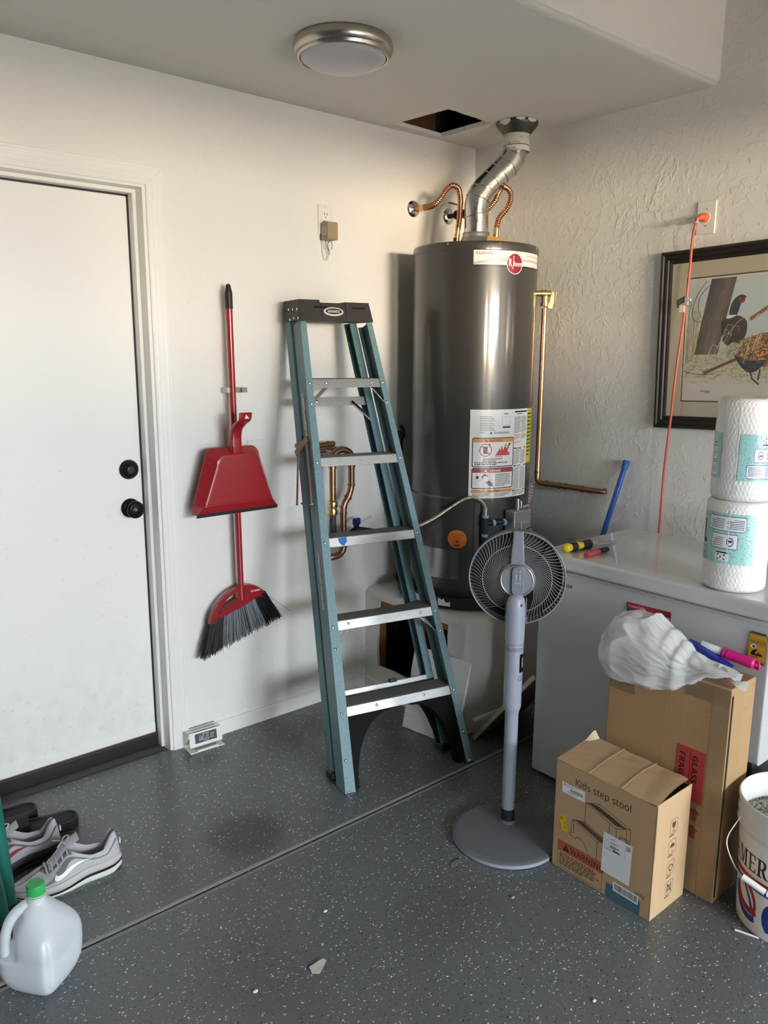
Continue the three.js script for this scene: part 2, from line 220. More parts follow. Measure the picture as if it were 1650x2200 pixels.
  part('wood_strip', bx(-2.49, -1.668, 0.05, 0.0545, -0.128, -0.0835), mat([0.16, 0.09, 0.05], 0.8), sill);
}
// outside, out of view: drive, and a low block placed to cut low light
struct('driveway', bx(-20, 8, -0.16, -0.012, 6.6, 40), mat([0.5, 0.46, 0.40], 0.9));
struct('unseen_low_block', bx(-14, 4, -0.012, 1.6, 9.0, 9.2), mat([0.4, 0.34, 0.27], 0.9));

// the boxed-in stand under the heater (front x=-0.66, side z=0.655), bullnosed, with the access hole
{
  const st = structGroup('wall_stand'), R = 0.03, PX = -0.66, PZ = 0.655, PY = 0.485;
  const hole = [[0.094, 0.126], [0.086, 0.2], [0.09, 0.3], [0.093, 0.40], [0.102, 0.446], [0.2, 0.447], [0.33, 0.449], [0.545, 0.449], [0.541, 0.40], [0.543, 0.331], [0.538, 0.128], [0.45, 0.124], [0.36, 0.129], [0.3, 0.126], [0.2, 0.130]];
  const s = shapeOf([[0, 0], [PZ - R, 0], [PZ - R, PY - R], [0, PY - R]]), h = new THREE.Path(); hole.forEach((p, i) => i ? h.lineTo(p[0] + (i > 4 ? rr(-0.002, 0.002) : 0), p[1]) : h.moveTo(p[0], p[1])); h.closePath(); s.holes.push(h);
  part('front_panel', boxUV(new THREE.ExtrudeGeometry(s, { depth: 0.013, bevelEnabled: false }).applyMatrix4(basis([0, 0, 1], [0, 1, 0], [-1, 0, 0], [PX + 0.013, 0, 0]))), MwallL, st);
  part('side_panel', boxUV(bx(PX + R, 0, 0, PY - R, PZ - 0.013, PZ)), MwallL, st);
  part('top_panel', boxUV(bx(PX + R, 0, PY - 0.016, PY, 0, PZ - R)), MwallL, st);
  // rounded edges: front top, side top, front corner, and the ball where they meet
  const q = (n, m, f) => toCreasedNormals(grid(n, m, f), 1);
  part('corner_bead', [q(10, 2, (u, v) => { const a = u * PI / 2; return [PX + R - R * Math.cos(a), PY - R + R * Math.sin(a), v * (PZ - R)]; }), q(2, 10, (u, v) => { const a = v * PI / 2; return [PX + R + u * (-PX - R), PY - R + R * Math.sin(a), PZ - R + R * Math.cos(a)]; }), q(10, 2, (u, v) => { const a = u * PI / 2; return [PX + R - R * Math.sin(a), v * (PY - R), PZ - R + R * Math.cos(a)]; }), q(10, 10, (u, v) => { const a = u * PI / 2, b = v * PI / 2; return [PX + R - R * Math.cos(b) * Math.sin(a), PY - R + R * Math.sin(b), PZ - R + R * Math.cos(b) * Math.cos(a)]; })], MwallL, st);
  part('baseboard', [bb(0.62).applyMatrix4(basis([-1, 0, 0], [0, 1, 0], [0, 0, -1], [PX, 0, 0.633])), bb(0.6).applyMatrix4(basis([0, 0, 1], [0, 1, 0], [-1, 0, 0], [-0.02, 0, PZ]))], MwhitePaint, st);
  part('stud', bx(-0.645, -0.606, 0.01, 0.462, 0.05, 0.088), Mwood, st); part('stud', bx(-0.56, -0.472, 0.01, 0.45, 0.262, 0.3), Mwood, st); part('stud', bx(-0.645, -0.556, 0.01, 0.45, 0.56, 0.6), Mwood, st);
  part('rail', bx(-0.645, -0.606, 0.415, 0.466, 0.088, 0.56), Mwood, st); part('sole_plate', bx(-0.645, -0.556, 0, 0.038, 0.06, 0.6), Mwood, st);
  part('added_shade_lining', [bx(-0.64, -0.02, 0.002, 0.006, 0.01, 0.63), bx(-0.03, -0.02, 0, 0.46, 0.01, 0.63), bx(-0.64, -0.02, 0.455, 0.467, 0.01, 0.63), bx(-0.64, -0.02, 0.002, 0.467, 0.002, 0.012), bx(-0.60, -0.02, 0.002, 0.467, 0.615, 0.625)], mat([0.02, 0.013, 0.009], 0.95), st);  // near-black sheets added so the inside of the stand reads as shade
}
// ---------------------------------------------------------------- water heater
const HX = -0.33, HZ = 0.33, HR = 0.26;
const hp = (deg, y, r = HR) => [HX + r * Math.sin(rad(deg)), y, HZ + r * Math.cos(rad(deg))];
const patch = (d0, d1, y0, y1, r, n = 28, m = 1, slope = 0) => { const g = grid(n, m, (u, v) => { const p = hp(d0 + (d1 - d0) * u, y0 + (y1 - y0) * v, r); return [p[0] - HX, p[1], p[2] - HZ]; }); return g; };
const atHeater = (g, deg, y, r) => g.applyMatrix4(new THREE.Matrix4().makeRotationY(rad(deg)).setPosition(r * Math.sin(rad(deg)), y, r * Math.cos(rad(deg))));
const smooths = (g) => g;
function ring(R, r, seg = 40) { return new THREE.TorusGeometry(R, r, 8, seg); }
function corrTube(pts, r, amp, pitch, rs = 14) {
  const c = new THREE.CatmullRomCurve3(pts.map((p) => V3(...p)), false, 'centripetal'); const L = c.getLength(), n = Math.round(L / pitch * 6);
  const g = new THREE.TubeGeometry(c, n, r, rs, false), p = g.attributes.position, f = (i) => r + amp * Math.sin(i / 6 * 2 * PI);
  for (let i = 0; i <= n; i++) { const o = c.getPointAt(i / n); for (let j = 0; j <= rs; j++) { const k = i * (rs + 1) + j, v = V3(p.getX(k), p.getY(k), p.getZ(k)).sub(o).setLength(f(i)).add(o); p.setXYZ(k, v.x, v.y, v.z); } }
  g.computeVertexNormals(); return g;
}
const Mheater = phys([0.05, 0.046, 0.041], 0.36, { clearcoat: 0.55, clearcoatRoughness: 0.1, metalness: 0.15 });
{
  const h = thing('water_heater', 'tall dark grey water heater tank standing in a black pan on the white boxed stand', 'water heater', [HX, 0, HZ]);
  part('tank', lathe([[0, 0.515], [0.256, 0.515], [0.26, 0.52], [0.26, 1.945]], 96), Mheater, h);
  part('top_cap', lathe([[0.2605, 1.9425], [0.2625, 1.9435], [0.2625, 1.968], [0.259, 1.9745], [0.25, 1.977], [0, 1.982]], 96), Mheater, h);
  for (const d of [-118, -71, -25.4, 22.6]) part('screw', atHeater(lathe([[0, 0.0025], [0.003, 0.002], [0.0042, 0]], 12).rotateX(PI / 2), d, 1.966, 0.2625), Mchrome, h);
  // rating and warning sheet, wrapped round the tank
  const sheet = canvasTex(1100, 1360, (g, w, hh) => {
    g.fillStyle = '#f1efec'; g.fillRect(0, 0, w, hh); const L = 40, S = 690, RX = 745;
    for (let i = 0; i < 9; i++) greek(g, 150, 100 + i * 26, 320 + (i % 3) * 40, 20, 1, '#8a8580', 0.5);
    g.strokeStyle = '#999'; g.lineWidth = 3; g.strokeRect(510, 110, 150, 130); g.fillStyle = '#222'; g.fillRect(520, 255, 140, 26); greek(g, 150, 340, 120, 24, 1, '#777'); barcode(g, 380, 335, 260, 36, '#666'); g.fillStyle = '#555'; g.fillRect(310, 340, 34, 32); greek(g, 540, 55, 120, 26, 1, '#555', 0.7);
    const panel = (y, ph, c, word) => { g.strokeStyle = '#141414'; g.lineWidth = 14; g.beginPath(); g.roundRect(L + 7, y, S, ph, 22); g.stroke(); g.fillStyle = c; g.fillRect(L + 16, y + 8, S - 18, 58); g.fillStyle = c === '#b5303a' ? '#f6f2ee' : '#23180f'; g.font = 'bold 46px sans-serif'; g.textAlign = 'center'; g.fillText(word, L + S / 2 + 30, y + 53); const tx = L + S / 2 - 150; g.beginPath(); g.moveTo(tx, y + 52); g.lineTo(tx + 22, y + 14); g.lineTo(tx + 44, y + 52); g.fill(); };
    panel(430, 440, '#e8974a', 'WARNING'); panel(895, 310, '#b5303a', 'DANGER');
    g.strokeStyle = '#d03a35'; g.lineWidth = 14; g.fillStyle = '#222'; g.fillRect(215, 560, 66, 110); g.fillRect(262, 520, 60, 14); g.fillRect(310, 520, 12, 50); g.beginPath(); g.arc(250, 615, 92, 0, 7); g.stroke(); g.beginPath(); g.moveTo(185, 550); g.lineTo(315, 680); g.stroke();
    g.fillStyle = '#cf3434'; g.beginPath(); g.moveTo(400, 700); for (const p of [[470, 610], [450, 570], [500, 620], [510, 540], [540, 620], [590, 500], [585, 590], [640, 560], [620, 640], [665, 660], [655, 700]]) g.lineTo(...p); g.fill();
    g.fillStyle = '#222'; g.beginPath(); g.arc(655, 530, 18, 0, 7); g.fill(); g.lineWidth = 9; g.strokeStyle = '#222'; g.beginPath(); g.moveTo(600, 545); g.lineTo(640, 560); g.lineTo(690, 520); g.moveTo(640, 560); g.lineTo(650, 600); g.stroke();
    greek(g, 400, 715, 230, 18, 1, '#444'); greek(g, 210, 745, 360, 60, 2, '#3a3a3a'); greek(g, 80, 800, 600, 56, 2, '#222', 0.55);
    g.fillStyle = '#1d1d1d'; g.fillRect(110, 1010, 40, 46); g.fillRect(220, 990, 60, 26); g.fillRect(200, 1010, 26, 40); g.fillRect(280, 1005, 26, 20); g.fillRect(245, 972, 10, 24); g.fillStyle = '#5a2f2a'; g.beginPath(); g.moveTo(250, 1110); g.lineTo(320, 1080); g.lineTo(375, 1130); g.lineTo(392, 1180); g.lineTo(330, 1170); g.fill(); g.strokeStyle = '#999'; g.lineWidth = 4; g.beginPath(); g.moveTo(80, 1120); g.lineTo(240, 1060); g.stroke(); greek(g, 420, 985, 290, 200, 8, '#555');
    g.fillStyle = '#e8974a'; g.fillRect(L, 1225, S + 10, 48); g.fillStyle = '#23180f'; g.font = 'bold 38px sans-serif'; g.fillText('WARNING', L + S / 2 + 20, 1263); greek(g, 60, 1285, 300, 60, 3, '#444'); greek(g, 410, 1285, 310, 60, 3, '#444');
    g.fillStyle = '#1a1a1a'; g.fillRect(RX, 30, 330, 24); greek(g, RX + 60, 70, 220, 22, 1, '#555', 0.6);
    for (const c of [0, 1]) { greek(g, RX + c * 172, 118, 158, 260, 14, '#555'); greek(g, RX + c * 172, 390, 158, 80, 5, c ? '#555' : '#c05048'); greek(g, RX + c * 172, 640, 158, 220, 14, '#555'); greek(g, RX + c * 172, 905, 158, 350, 22, '#555'); greek(g, RX + c * 172, 1285, 158, 60, 4, '#555'); }
    greek(g, RX, 500, 200, 30, 2, '#c05048'); for (const y of [595, 870, 1258]) { g.fillStyle = '#a92f35'; g.fillRect(RX, y, 70, 20); g.fillRect(RX + 270, y, 70, 20); greek(g, RX + 90, y + 2, 160, 18, 1, '#333', 0.8); } greek(g, RX + 60, 615, 220, 20, 1, '#555');
  });
  part('warning_label', patch(-47.3, 17.5, 0.957, 1.322, HR + 0.0006), phys('#ffffff', 0.3, { map: sheet, clearcoat: 0.5, clearcoatRoughness: 0.15 }), h, 'white sheet of warnings');
  part('energy_label', patch(17.6, 32, 1.09, 1.32, HR + 0.0006), mat('#d8c92a', 0.45, { map: canvasTex(128, 256, (g, w, hh) => { g.fillStyle = '#ffffff'; g.fillRect(0, 0, w, hh); greek(g, 8, 20, 110, 210, 12, '#333', 0.5); }) }), h, 'yellow label');
  const band = canvasTex(1024, 256, (g, w, hh) => {
    g.fillStyle = '#e9e6e2'; g.fillRect(0, 0, w, 226); g.fillStyle = '#bdb9b4'; g.beginPath(); g.moveTo(0, 190); g.quadraticCurveTo(330, 90, 1024, 120); g.lineTo(1024, 226); g.lineTo(0, 226); g.fill(); g.fillStyle = '#e2dfdb'; g.beginPath(); g.moveTo(0, 226); g.quadraticCurveTo(300, 140, 1024, 150); g.lineTo(1024, 226); g.lineTo(0, 226); g.fill(); g.fillStyle = '#14120f'; g.fillRect(0, 226, w, 30);
    g.fillStyle = '#8e2030'; g.font = 'bold 52px sans-serif'; g.fillText('CLASSIC', 26, 66); g.fillStyle = '#d4d0ca'; g.fillRect(240, 40, 150, 26); g.fillStyle = '#8d8a86'; g.font = '46px sans-serif'; g.fillText('PROFESSIONAL', 690, 74);
  });
  part('brand_band', patch(-48, 30, 1.879, 1.941, HR + 0.0006), phys('#ffffff', 0.35, { map: band, clearcoat: 0.4 }), h);
  const logo = canvasTex(512, 512, (g) => { g.fillStyle = '#f0ebe8'; g.fillRect(0, 0, 512, 512); g.fillStyle = '#8f1730'; g.beginPath(); g.arc(256, 256, 238, 0, 7); g.fill(); g.fillStyle = '#f4efec'; g.font = 'bold 250px sans-serif'; g.save(); g.translate(54, 318); g.scale(0.62, 1); g.fillText('R', 0, 0); g.restore(); g.strokeStyle = '#f4efec'; g.lineWidth = 17; g.beginPath(); g.moveTo(206, 70); g.lineTo(206, 330); g.moveTo(120, 260); g.lineTo(205, 390); g.stroke(); g.save(); g.translate(208, 316); g.scale(0.72, 1); g.font = 'bold 150px sans-serif'; g.fillText('heem', 4, 0); g.restore(); });
  const disc = grid(48, 4, (u, v) => { const a = u * 2 * PI, rr_ = 0.0405 * v, dx = rr_ * Math.cos(a), dy = rr_ * Math.sin(a), p = hp(-9.6 + dx / HR * 180 / PI, 1.8935 + dy, HR + 0.0011); return [p[0] - HX, p[1], p[2] - HZ]; });
  { const uv = disc.attributes.uv; for (let i = 0; i < uv.count; i++) { const a = uv.getX(i) * 2 * PI, r = uv.getY(i); uv.setXY(i, 0.5 + 0.5 * r * Math.cos(a), 0.5 + 0.5 * r * Math.sin(a)); } }
  part('brand_badge', disc, phys('#ffffff', 0.3, { map: logo, clearcoat: 0.6 }), h);
  // burner shroud with its perforated vent and round orange sticker
  const sr = part('burner_cover', [patch(-128, -42.6, 0.56, 0.952, HR + 0.0075, 40, 4), grid(2, 10, (u, v) => { const p = hp(-42.6 + u * 1.2, 0.56 + v * 0.392, HR + 0.0075 * (1 - u)); return [p[0] - HX, p[1], p[2] - HZ]; }), grid(40, 2, (u, v) => { const p = hp(-128 + 85.4 * u, 0.952 + 0.006 * v, HR + 0.0075 * (1 - v)); return [p[0] - HX, p[1], p[2] - HZ]; })], Mheater, h);
  const perf = canvasTex(1024, 512, (g, w, hh) => { g.fillStyle = '#c9c9c9'; g.fillRect(0, 0, w, hh); g.fillStyle = '#08080a'; for (let r = 0; r < 22; r++) for (let c = 0; c < 46; c++) { g.beginPath(); g.arc(12 + c * 22.6 + (r % 2) * 11.3, 12 + r * 23.6, 8.2, 0, 7); g.fill(); } });
  part('vent_mesh', patch(-94, -54, 0.606, 0.735, HR + 0.009), mat('#ffffff', 0.22, { map: perf, metalness: 0.9 }), sr, 'perforated silver vent');
  const sticker = canvasTex(256, 256, (g) => { g.fillStyle = '#d9772b'; g.fillRect(0, 0, 256, 256); g.fillStyle = '#5a2a10'; g.font = 'bold 25px sans-serif'; g.textAlign = 'center'; g.fillText('DO NOT BLOCK', 128, 78); greek(g, 70, 92, 116, 26, 2, '#8a4a1c'); g.strokeStyle = '#5a2a10'; g.lineWidth = 4; g.strokeRect(96, 140, 64, 66); g.fillStyle = '#4a2210'; g.fillRect(116, 150, 24, 30); g.fillRect(92, 206, 72, 16); });
  const dd = grid(40, 3, (u, v) => { const a = u * 2 * PI, q = 0.0395 * v, p = hp(-56.2 + q * Math.cos(a) / HR * 180 / PI, 0.783 + q * Math.sin(a), HR + 0.0088); return [p[0] - HX, p[1], p[2] - HZ]; });
  { const uv = dd.attributes.uv; for (let i = 0; i < uv.count; i++) { const a = uv.getX(i) * 2 * PI, r = uv.getY(i); uv.setXY(i, 0.5 + 0.5 * r * Math.cos(a), 0.5 + 0.5 * r * Math.sin(a)); } }
  part('round_sticker', dd, mat('#ffffff', 0.5, { map: sticker }), sr, 'round orange sticker');
  // gas control
  const A = (g, d, y, r) => atHeater(g, d, y, r);
  const gv = part('gas_valve', [A(rbox(0.108, 0.128, 0.055, 0, 0, 0.03, 0.006), -1, 0.842, HR), A(rbox(0.06, 0.04, 0.03, 0.0, 0, 0.06, 0.004), -1, 0.84, HR)], metal([0.62, 0.62, 0.60], 0.4), h);
  part('dial', A(lathe([[0, 0.02], [0.019, 0.02], [0.0225, 0.016], [0.024, 0]], 28).rotateX(PI / 2), 2.5, 0.812, HR + 0.058), Mblack, gv);
  part('dial_scale', A(grid(36, 1, (u, v) => { const a = u * 6.2832; const q = 0.013 + 0.006 * v * (Math.sin(u * 2 * PI * 12) > 0 ? 1 : 0.3); return [q * Math.cos(a), q * Math.sin(a), 0]; }), 2.5, 0.812, HR + 0.0785), mat([0.5, 0.5, 0.5], 0.6), gv);
  part('fitting', [A(cyl(0.008, 0.008, 0.05, -0.012, 0.085, 0.035, 14), -1, 0.842, HR), A(cyl(0.011, 0.011, 0.014, -0.012, 0.08, 0.035, 6), -1, 0.842, HR), A(cyl(0.0055, 0.0055, 0.03, 0.004, 0.085, 0.04, 10), -1, 0.842, HR), A(rod([0.004, 0.075, 0.045], [0.035, 0.078, 0.05], 0.006), -1, 0.842, HR)], Msteel, gv);
  part('wire', [A(tube([[-0.012, 0.11, 0.035], [-0.02, 0.118, 0.03], [-0.025, 0.10, 0.015]], 0.003, 12, 6), -1, 0.842, HR), A(tube([[-0.004, 0.11, 0.035], [0.006, 0.116, 0.03], [0.0, 0.1, 0.015]], 0.003, 12, 6), -1, 0.842, HR)], Mblack, gv);
  for (const [x, y] of [[-0.04, 0.05], [0.045, 0.045], [-0.04, -0.04]]) part('bolt', A(cyl(0.004, 0.004, 0.004, 0, 0, 0, 8).rotateX(PI / 2).translate(x, y, 0.059), -1, 0.842, HR), Mchrome, gv);
  part('draft_hood', lathe([[0.078, 1.978], [0.078, 1.99], [0.07, 2.0], [0.06, 2.02], [0.0565, 2.026], [0.0565, 2.04], [0.05, 2.04]], 40), metal([0.5, 0.5, 0.49], 0.45), h);
  for (const [dx, dz] of [[-0.063, -0.053], [0.063, 0.054]]) part('nipple', cyl(0.0125, 0.0125, 0.045, dx, 1.998, dz, 18), Mblack, h);
  solo('wood_offcut', rbox(0.075, 0.02, 0.03, 0, 0, 0, 0.002).rotateZ(-0.16).rotateY(-0.72).translate(-0.34, 2.0, 0.45), mat('#b98f55', 0.8), 'small tan wood offcut lying on top of the water heater beside its flue collar', 'wood piece');
  solo('drain_pan', lathe([[0.0, 0.4875], [0.305, 0.4875], [0.315, 0.491], [0.325, 0.538], [0.331, 0.541], [0.331, 0.545], [0.322, 0.545], [0.312, 0.496], [0, 0.4945]], 80).translate(HX, 0, HZ + 0.005), mat([0.016, 0.016, 0.018], 0.5), 'shallow black round drain pan under the water heater', 'pan');
  { const dp = scene.getObjectByName('drain_pan'), st = (d, y, w, h) => { const g = grid(12, 6, (u, v) => { const top = u < 0.55 ? 1 : 0.62, p = hp(d + w * u, y + h * v * top * (0.9 + 0.1 * Math.sin(u * 14)), 0.3302 - 0.004 * (1 - v)); return [p[0], p[1], p[2] + 0.005]; }); part('torn_sticker', g, mat([0.72, 0.71, 0.68], 0.7), dp, 'torn white sticker'); }; st(-68.5, 0.506, 9.5, 0.034); st(-89, 0.508, 7, 0.034); }
  for (const d of [-160, -40, 80]) part('foot', atHeater(cyl(0.02, 0.02, 0.024, 0, 0.506, 0, 12), d, 0, 0.2), MblackSoft, h);
}
// ---------------------------------------------------------------- flue
{
  const Mgalv = metal([0.56, 0.56, 0.55], 0.3, { roughnessMap: heightTex(256, (u, v) => 0.75 + 0.8 * tileNoise(u, v, 9, 6, 3), 1), bumpMap: heightTex(256, (u, v) => 0.5 + 0.5 * tileNoise(u, v, 8, 2.6, 3), 0.5), bumpScale: 0.002 });
  const f = thing('flue_pipe', 'bent galvanised metal flue pipe rising from the water heater into the ceiling', 'flue pipe', [HX, 2.03, HZ]);
  const raw = [[-0.33, 2.03, 0.33], [-0.33, 2.09, 0.33], [-0.33, 2.155, 0.33], [-0.315, 2.2, 0.338], [-0.255, 2.27, 0.368], [-0.2, 2.335, 0.397], [-0.184, 2.385, 0.406], [-0.183, 2.42, 0.407], [-0.183, 2.478, 0.407]].map((p) => [p[0] - HX, p[1] - 2.03, p[2] - HZ]);
  const c = new THREE.CatmullRomCurve3(raw.map((p) => V3(...p)), false, 'centripetal');
  part('pipe', new THREE.TubeGeometry(c, 80, 0.0505, 36), Mgalv, f);
  const seam = (t, tilt, r = 0.0025) => { const o = c.getPointAt(t), d = c.getTangentAt(t); const g = ring(0.0512, r, 44); const q = new THREE.Quaternion().setFromUnitVectors(V3(0, 0, 1), d.clone().applyAxisAngle(V3(0.645, 0, -0.764).normalize(), tilt).normalize()); g.applyQuaternion(q); return g.translate(o.x, o.y, o.z); };
  for (const [t, a] of [[0.16, -0.18], [0.285, 0.05], [0.37, -0.35], [0.47, 0.02], [0.56, 0.0], [0.655, 0.02], [0.745, 0.1]]) part('seam', seam(t, a), Mgalv, f);
  for (const [t, k] of [[0.04, 9], [0.10, 9], [0.20, 9], [0.24, 9], [0.76, 9], [0.8, 9], [0.45, 2]]) { const o = c.getPointAt(t); part('screw', new THREE.SphereGeometry(0.0024, 8, 6).translate(o.x - 0.0365 + (k === 2 ? -0.01 : 0), o.y, o.z + 0.0355), k === 2 ? Mchrome : Mblack, f); }
  const tape = canvasTex(512, 256, (g, w, h) => { g.fillStyle = '#d6d0c4'; g.fillRect(0, 0, w, h); for (let i = 0; i < 90; i++) { g.fillStyle = `rgba(${rr(70, 120) | 0},${rr(65, 110) | 0},${rr(60, 100) | 0},${rr(0.1, 0.5)})`; g.fillRect(rr(0, w), rr(0, h), rr(4, 30), rr(3, 16)); } g.fillStyle = '#3a3833'; for (let i = 0; i < 12; i++) g.fillRect(20 + i * 42, 205, 14, 20); g.fillRect(0, 150, w, 5); });
  part('tape_wrap', lathe([[0.0525, 0.335], [0.0545, 0.337], [0.0545, 0.37], [0.053, 0.373], [0.053, 0.405]], 40).translate(0.147, 0, 0.077), mat('#ffffff', 0.75, { map: tape }), f, 'old white tape');
  part('ceiling_collar', lathe([[0.0535, 0.402], [0.059, 0.406], [0.068, 0.418], [0.079, 0.431], [0.086, 0.44], [0.087, 0.449], [0.05, 0.45]], 48).translate(0.147, 0, 0.077), metal([0.13, 0.13, 0.12], 0.45), f, 'dark ceiling collar');
  for (const [a, s, l] of [[-85, 0.8, 34], [-5, 0.5, 30], [-40, 0.35, 24]]) { const g = grid(14, 5, (u, v) => { const q = rad(a + (u - 0.5) * l), y = 0.449 - 0.026 * v * s * (0.55 + 0.45 * Math.sin(u * PI)), r = 0.0885 - Math.max(0, 0.442 - y) * 0.83; return [0.147 + r * Math.sin(q), y, 0.077 + r * Math.cos(q)]; }); part('plaster_patch', g, mat([0.66, 0.64, 0.58], 0.9, { side: THREE.DoubleSide }), f, 'pale plaster smear'); }
}
// flexible copper connectors with their wall flanges
{
  const flange = (x, y) => lathe([[0.012, 0.0], [0.036, 0.0], [0.036, 0.002], [0.03, 0.009], [0.0165, 0.0135], [0.012, 0.0135]], 36).rotateX(PI / 2).translate(x, y, 0.0);
  const a = thing('copper_connector', 'ribbed copper connector arching over from a left wall flange, in front of the flue pipe', 'water connector', [-0.388, 2.172, 0]);
  const L = (p) => [p[0] + 0.388, p[1] - 2.172, p[2]];
  part('flange', flange(0, 0), Mchrome, a, 'chrome wall flange'); part('stub', rod([0, 0, 0.008], [0.004, -0.002, 0.05], 0.0125), McopperOld, a);
  part('nut', rod(L([-0.384, 2.17, 0.045]), L([-0.386, 2.169, 0.075]), 0.0145, 0.0145, 8), Mcopper, a);
  part('ribbed_tube', corrTube([[-0.386, 2.169, 0.07], [-0.395, 2.166, 0.11], [-0.4, 2.17, 0.15], [-0.396, 2.19, 0.18], [-0.386, 2.222, 0.204], [-0.371, 2.239, 0.224], [-0.357, 2.228, 0.243], [-0.361, 2.19, 0.262], [-0.374, 2.14, 0.276], [-0.383, 2.09, 0.281], [-0.388, 2.055, 0.28]].map(L), 0.0112, 0.0016, 0.0085), Mcopper, a);
  part('end_fitting', [rod(L([-0.388, 2.06, 0.28]), L([-0.392, 2.018, 0.278]), 0.0105), rod(L([-0.391, 2.035, 0.278]), L([-0.393, 2.005, 0.277]), 0.0125)], Mbrass, a);
  const b = thing('copper_connector', 'ribbed copper connector with a shut-off valve, looping round behind the flue pipe', 'water connector', [-0.168, 2.164, 0]);
  const K = (p) => [p[0] + 0.168, p[1] - 2.164, p[2]];
  part('flange', flange(0, 0), Mchrome, b, 'chrome wall flange'); part('valve_body', [rod([0, 0, 0.01], [0, 0, 0.11], 0.011), rod([0, 0, 0.05], [0, 0, 0.062], 0.022, 0.022, 8), rod([0, 0, 0.07], [0, 0, 0.1], 0.019, 0.019, 8)], mat([0.05, 0.035, 0.025], 0.4, { metalness: 0.8 }), b, 'dark shut-off valve');
  part('lever', [bar([0.005, 0.038, 0.075], [-0.075, 0.042, 0.075], 0.012, 0.004, [0, 1, 0]), rod([0, 0.015, 0.075], [0, 0.04, 0.075], 0.005)], mat([0.02, 0.035, 0.12], 0.5), b, 'dark blue lever');
  part('ribbed_tube', corrTube([[-0.168, 2.164, 0.11], [-0.172, 2.16, 0.18], [-0.2, 2.15, 0.24], [-0.225, 2.15, 0.29], [-0.225, 2.18, 0.335], [-0.232, 2.215, 0.365], [-0.238, 2.226, 0.392], [-0.227, 2.208, 0.417], [-0.224, 2.17, 0.42], [-0.24, 2.13, 0.408], [-0.259, 2.10, 0.392], [-0.265, 2.06, 0.385]].map(K), 0.0108, 0.0016, 0.0085), Mcopper, b);
  part('end_fitting', [rod(K([-0.265, 2.065, 0.385]), K([-0.267, 2.02, 0.384]), 0.0105), rod(K([-0.267, 2.036, 0.384]), K([-0.267, 2.008, 0.384]), 0.0122)], Mbrass, b);
}
// relief valve and its drain pipe on the right of the tank
{
  const t = thing('relief_drain_pipe', 'long copper drain pipe from the brass relief valve down to the right wall', 'copper pipe', [-0.098, 1.0, 0.522]);
  const L = (p) => [p[0] + 0.098, p[1] - 1.0, p[2] - 0.522];
  part('relief_valve', [rod(L([-0.135, 1.797, 0.492]), L([-0.082, 1.797, 0.538]), 0.0125), rod(L([-0.112, 1.797, 0.512]), L([-0.096, 1.797, 0.526]), 0.0165, 0.0165, 8), rod(L([-0.098, 1.80, 0.522]), L([-0.098, 1.745, 0.522]), 0.0145, 0.013), cyl(0.017, 0.017, 0.014, ...L([-0.098, 1.752, 0.522]), 8)], Mbrass, t, 'brass relief valve');
  part('lever', [bar(L([-0.07, 1.803, 0.549]), L([-0.083, 1.735, 0.538]), 0.02, 0.003, [-0.7, 0, 0.7]), bar(L([-0.066, 1.806, 0.552]), L([-0.066, 1.765, 0.552]), 0.016, 0.003, [0.7, 0, 0.7])], metal([0.42, 0.38, 0.22], 0.4), t, 'folded metal lever');
  part('pipe', rod(L([-0.098, 1.735, 0.522]), L([-0.098, 1.01, 0.522]), 0.0118, 0.0118, 24), metal([0.83, 0.46, 0.22], 0.2), t, 'bright copper riser');
  part('elbow_run', tube([[-0.098, 1.03, 0.522], [-0.098, 1.0, 0.522], [-0.093, 0.985, 0.535], [-0.085, 0.982, 0.56], [-0.06, 0.978, 0.65], [-0.035, 0.974, 0.74], [-0.026, 0.972, 0.785], [-0.012, 0.971, 0.806], [0.01, 0.971, 0.812]].map(L), 0.0118, 90, 16, false, 0.4), McopperOld, t, 'dark tarnished copper run');
  const cv = [[-0.098, 1.028, 0.522, 0, 1, 0], [-0.084, 0.982, 0.562, 0.27, -0.012, 0.96], [-0.068, 0.979, 0.62, 0.27, -0.012, 0.96], [-0.06, 0.978, 0.648, 0.27, -0.012, 0.96], [-0.04, 0.9745, 0.724, 0.27, -0.012, 0.96]];
  for (const q of cv) { const p = L(q); const d = V3(q[3], q[4], q[5]).normalize().multiplyScalar(0.004); part('joint_ring', rod([p[0] - d.x, p[1] - d.y, p[2] - d.z], [p[0] + d.x, p[1] + d.y, p[2] + d.z], 0.0152, 0.0152, 18), McopperOld, t); }
  const sleeve = thing('clear_pouch', 'crumpled clear plastic document pouch with red print hanging beside the tank', 'pouch', [-0.11, 0.82, 0.49]);
  const pouch = grid(8, 14, (u, v) => [(-0.03 + 0.055 * u * (0.25 + 0.75 * v)) * 0.75, v * 0.16, (-0.03 + 0.055 * u * (0.25 + 0.75 * v)) * 0.65 + 0.004 * Math.sin(u * 6 + v * 4)]);
  part('sheet', pouch, phys([0.9, 0.9, 0.9], 0.15, { transmission: 0.85, thickness: 0, side: THREE.DoubleSide }), sleeve);
  part('printed_strip', grid(2, 12, (u, v) => { const e = -0.03 + 0.055 * (0.75 + 0.2 * u) * (0.25 + 0.75 * v); return [e * 0.75 - 0.002, v * 0.155, e * 0.65 + 0.003]; }), mat('#ffffff', 0.6, { side: THREE.DoubleSide, map: canvasTex(64, 512, (g, w, h) => { g.fillStyle = '#b9aaa5'; g.fillRect(0, 0, w, h); g.fillStyle = '#8e2430'; for (let y = 0; y < h; y += 46) { g.fillRect(8, y, 48, 30); } }) }), sleeve, 'red printed strip');
}
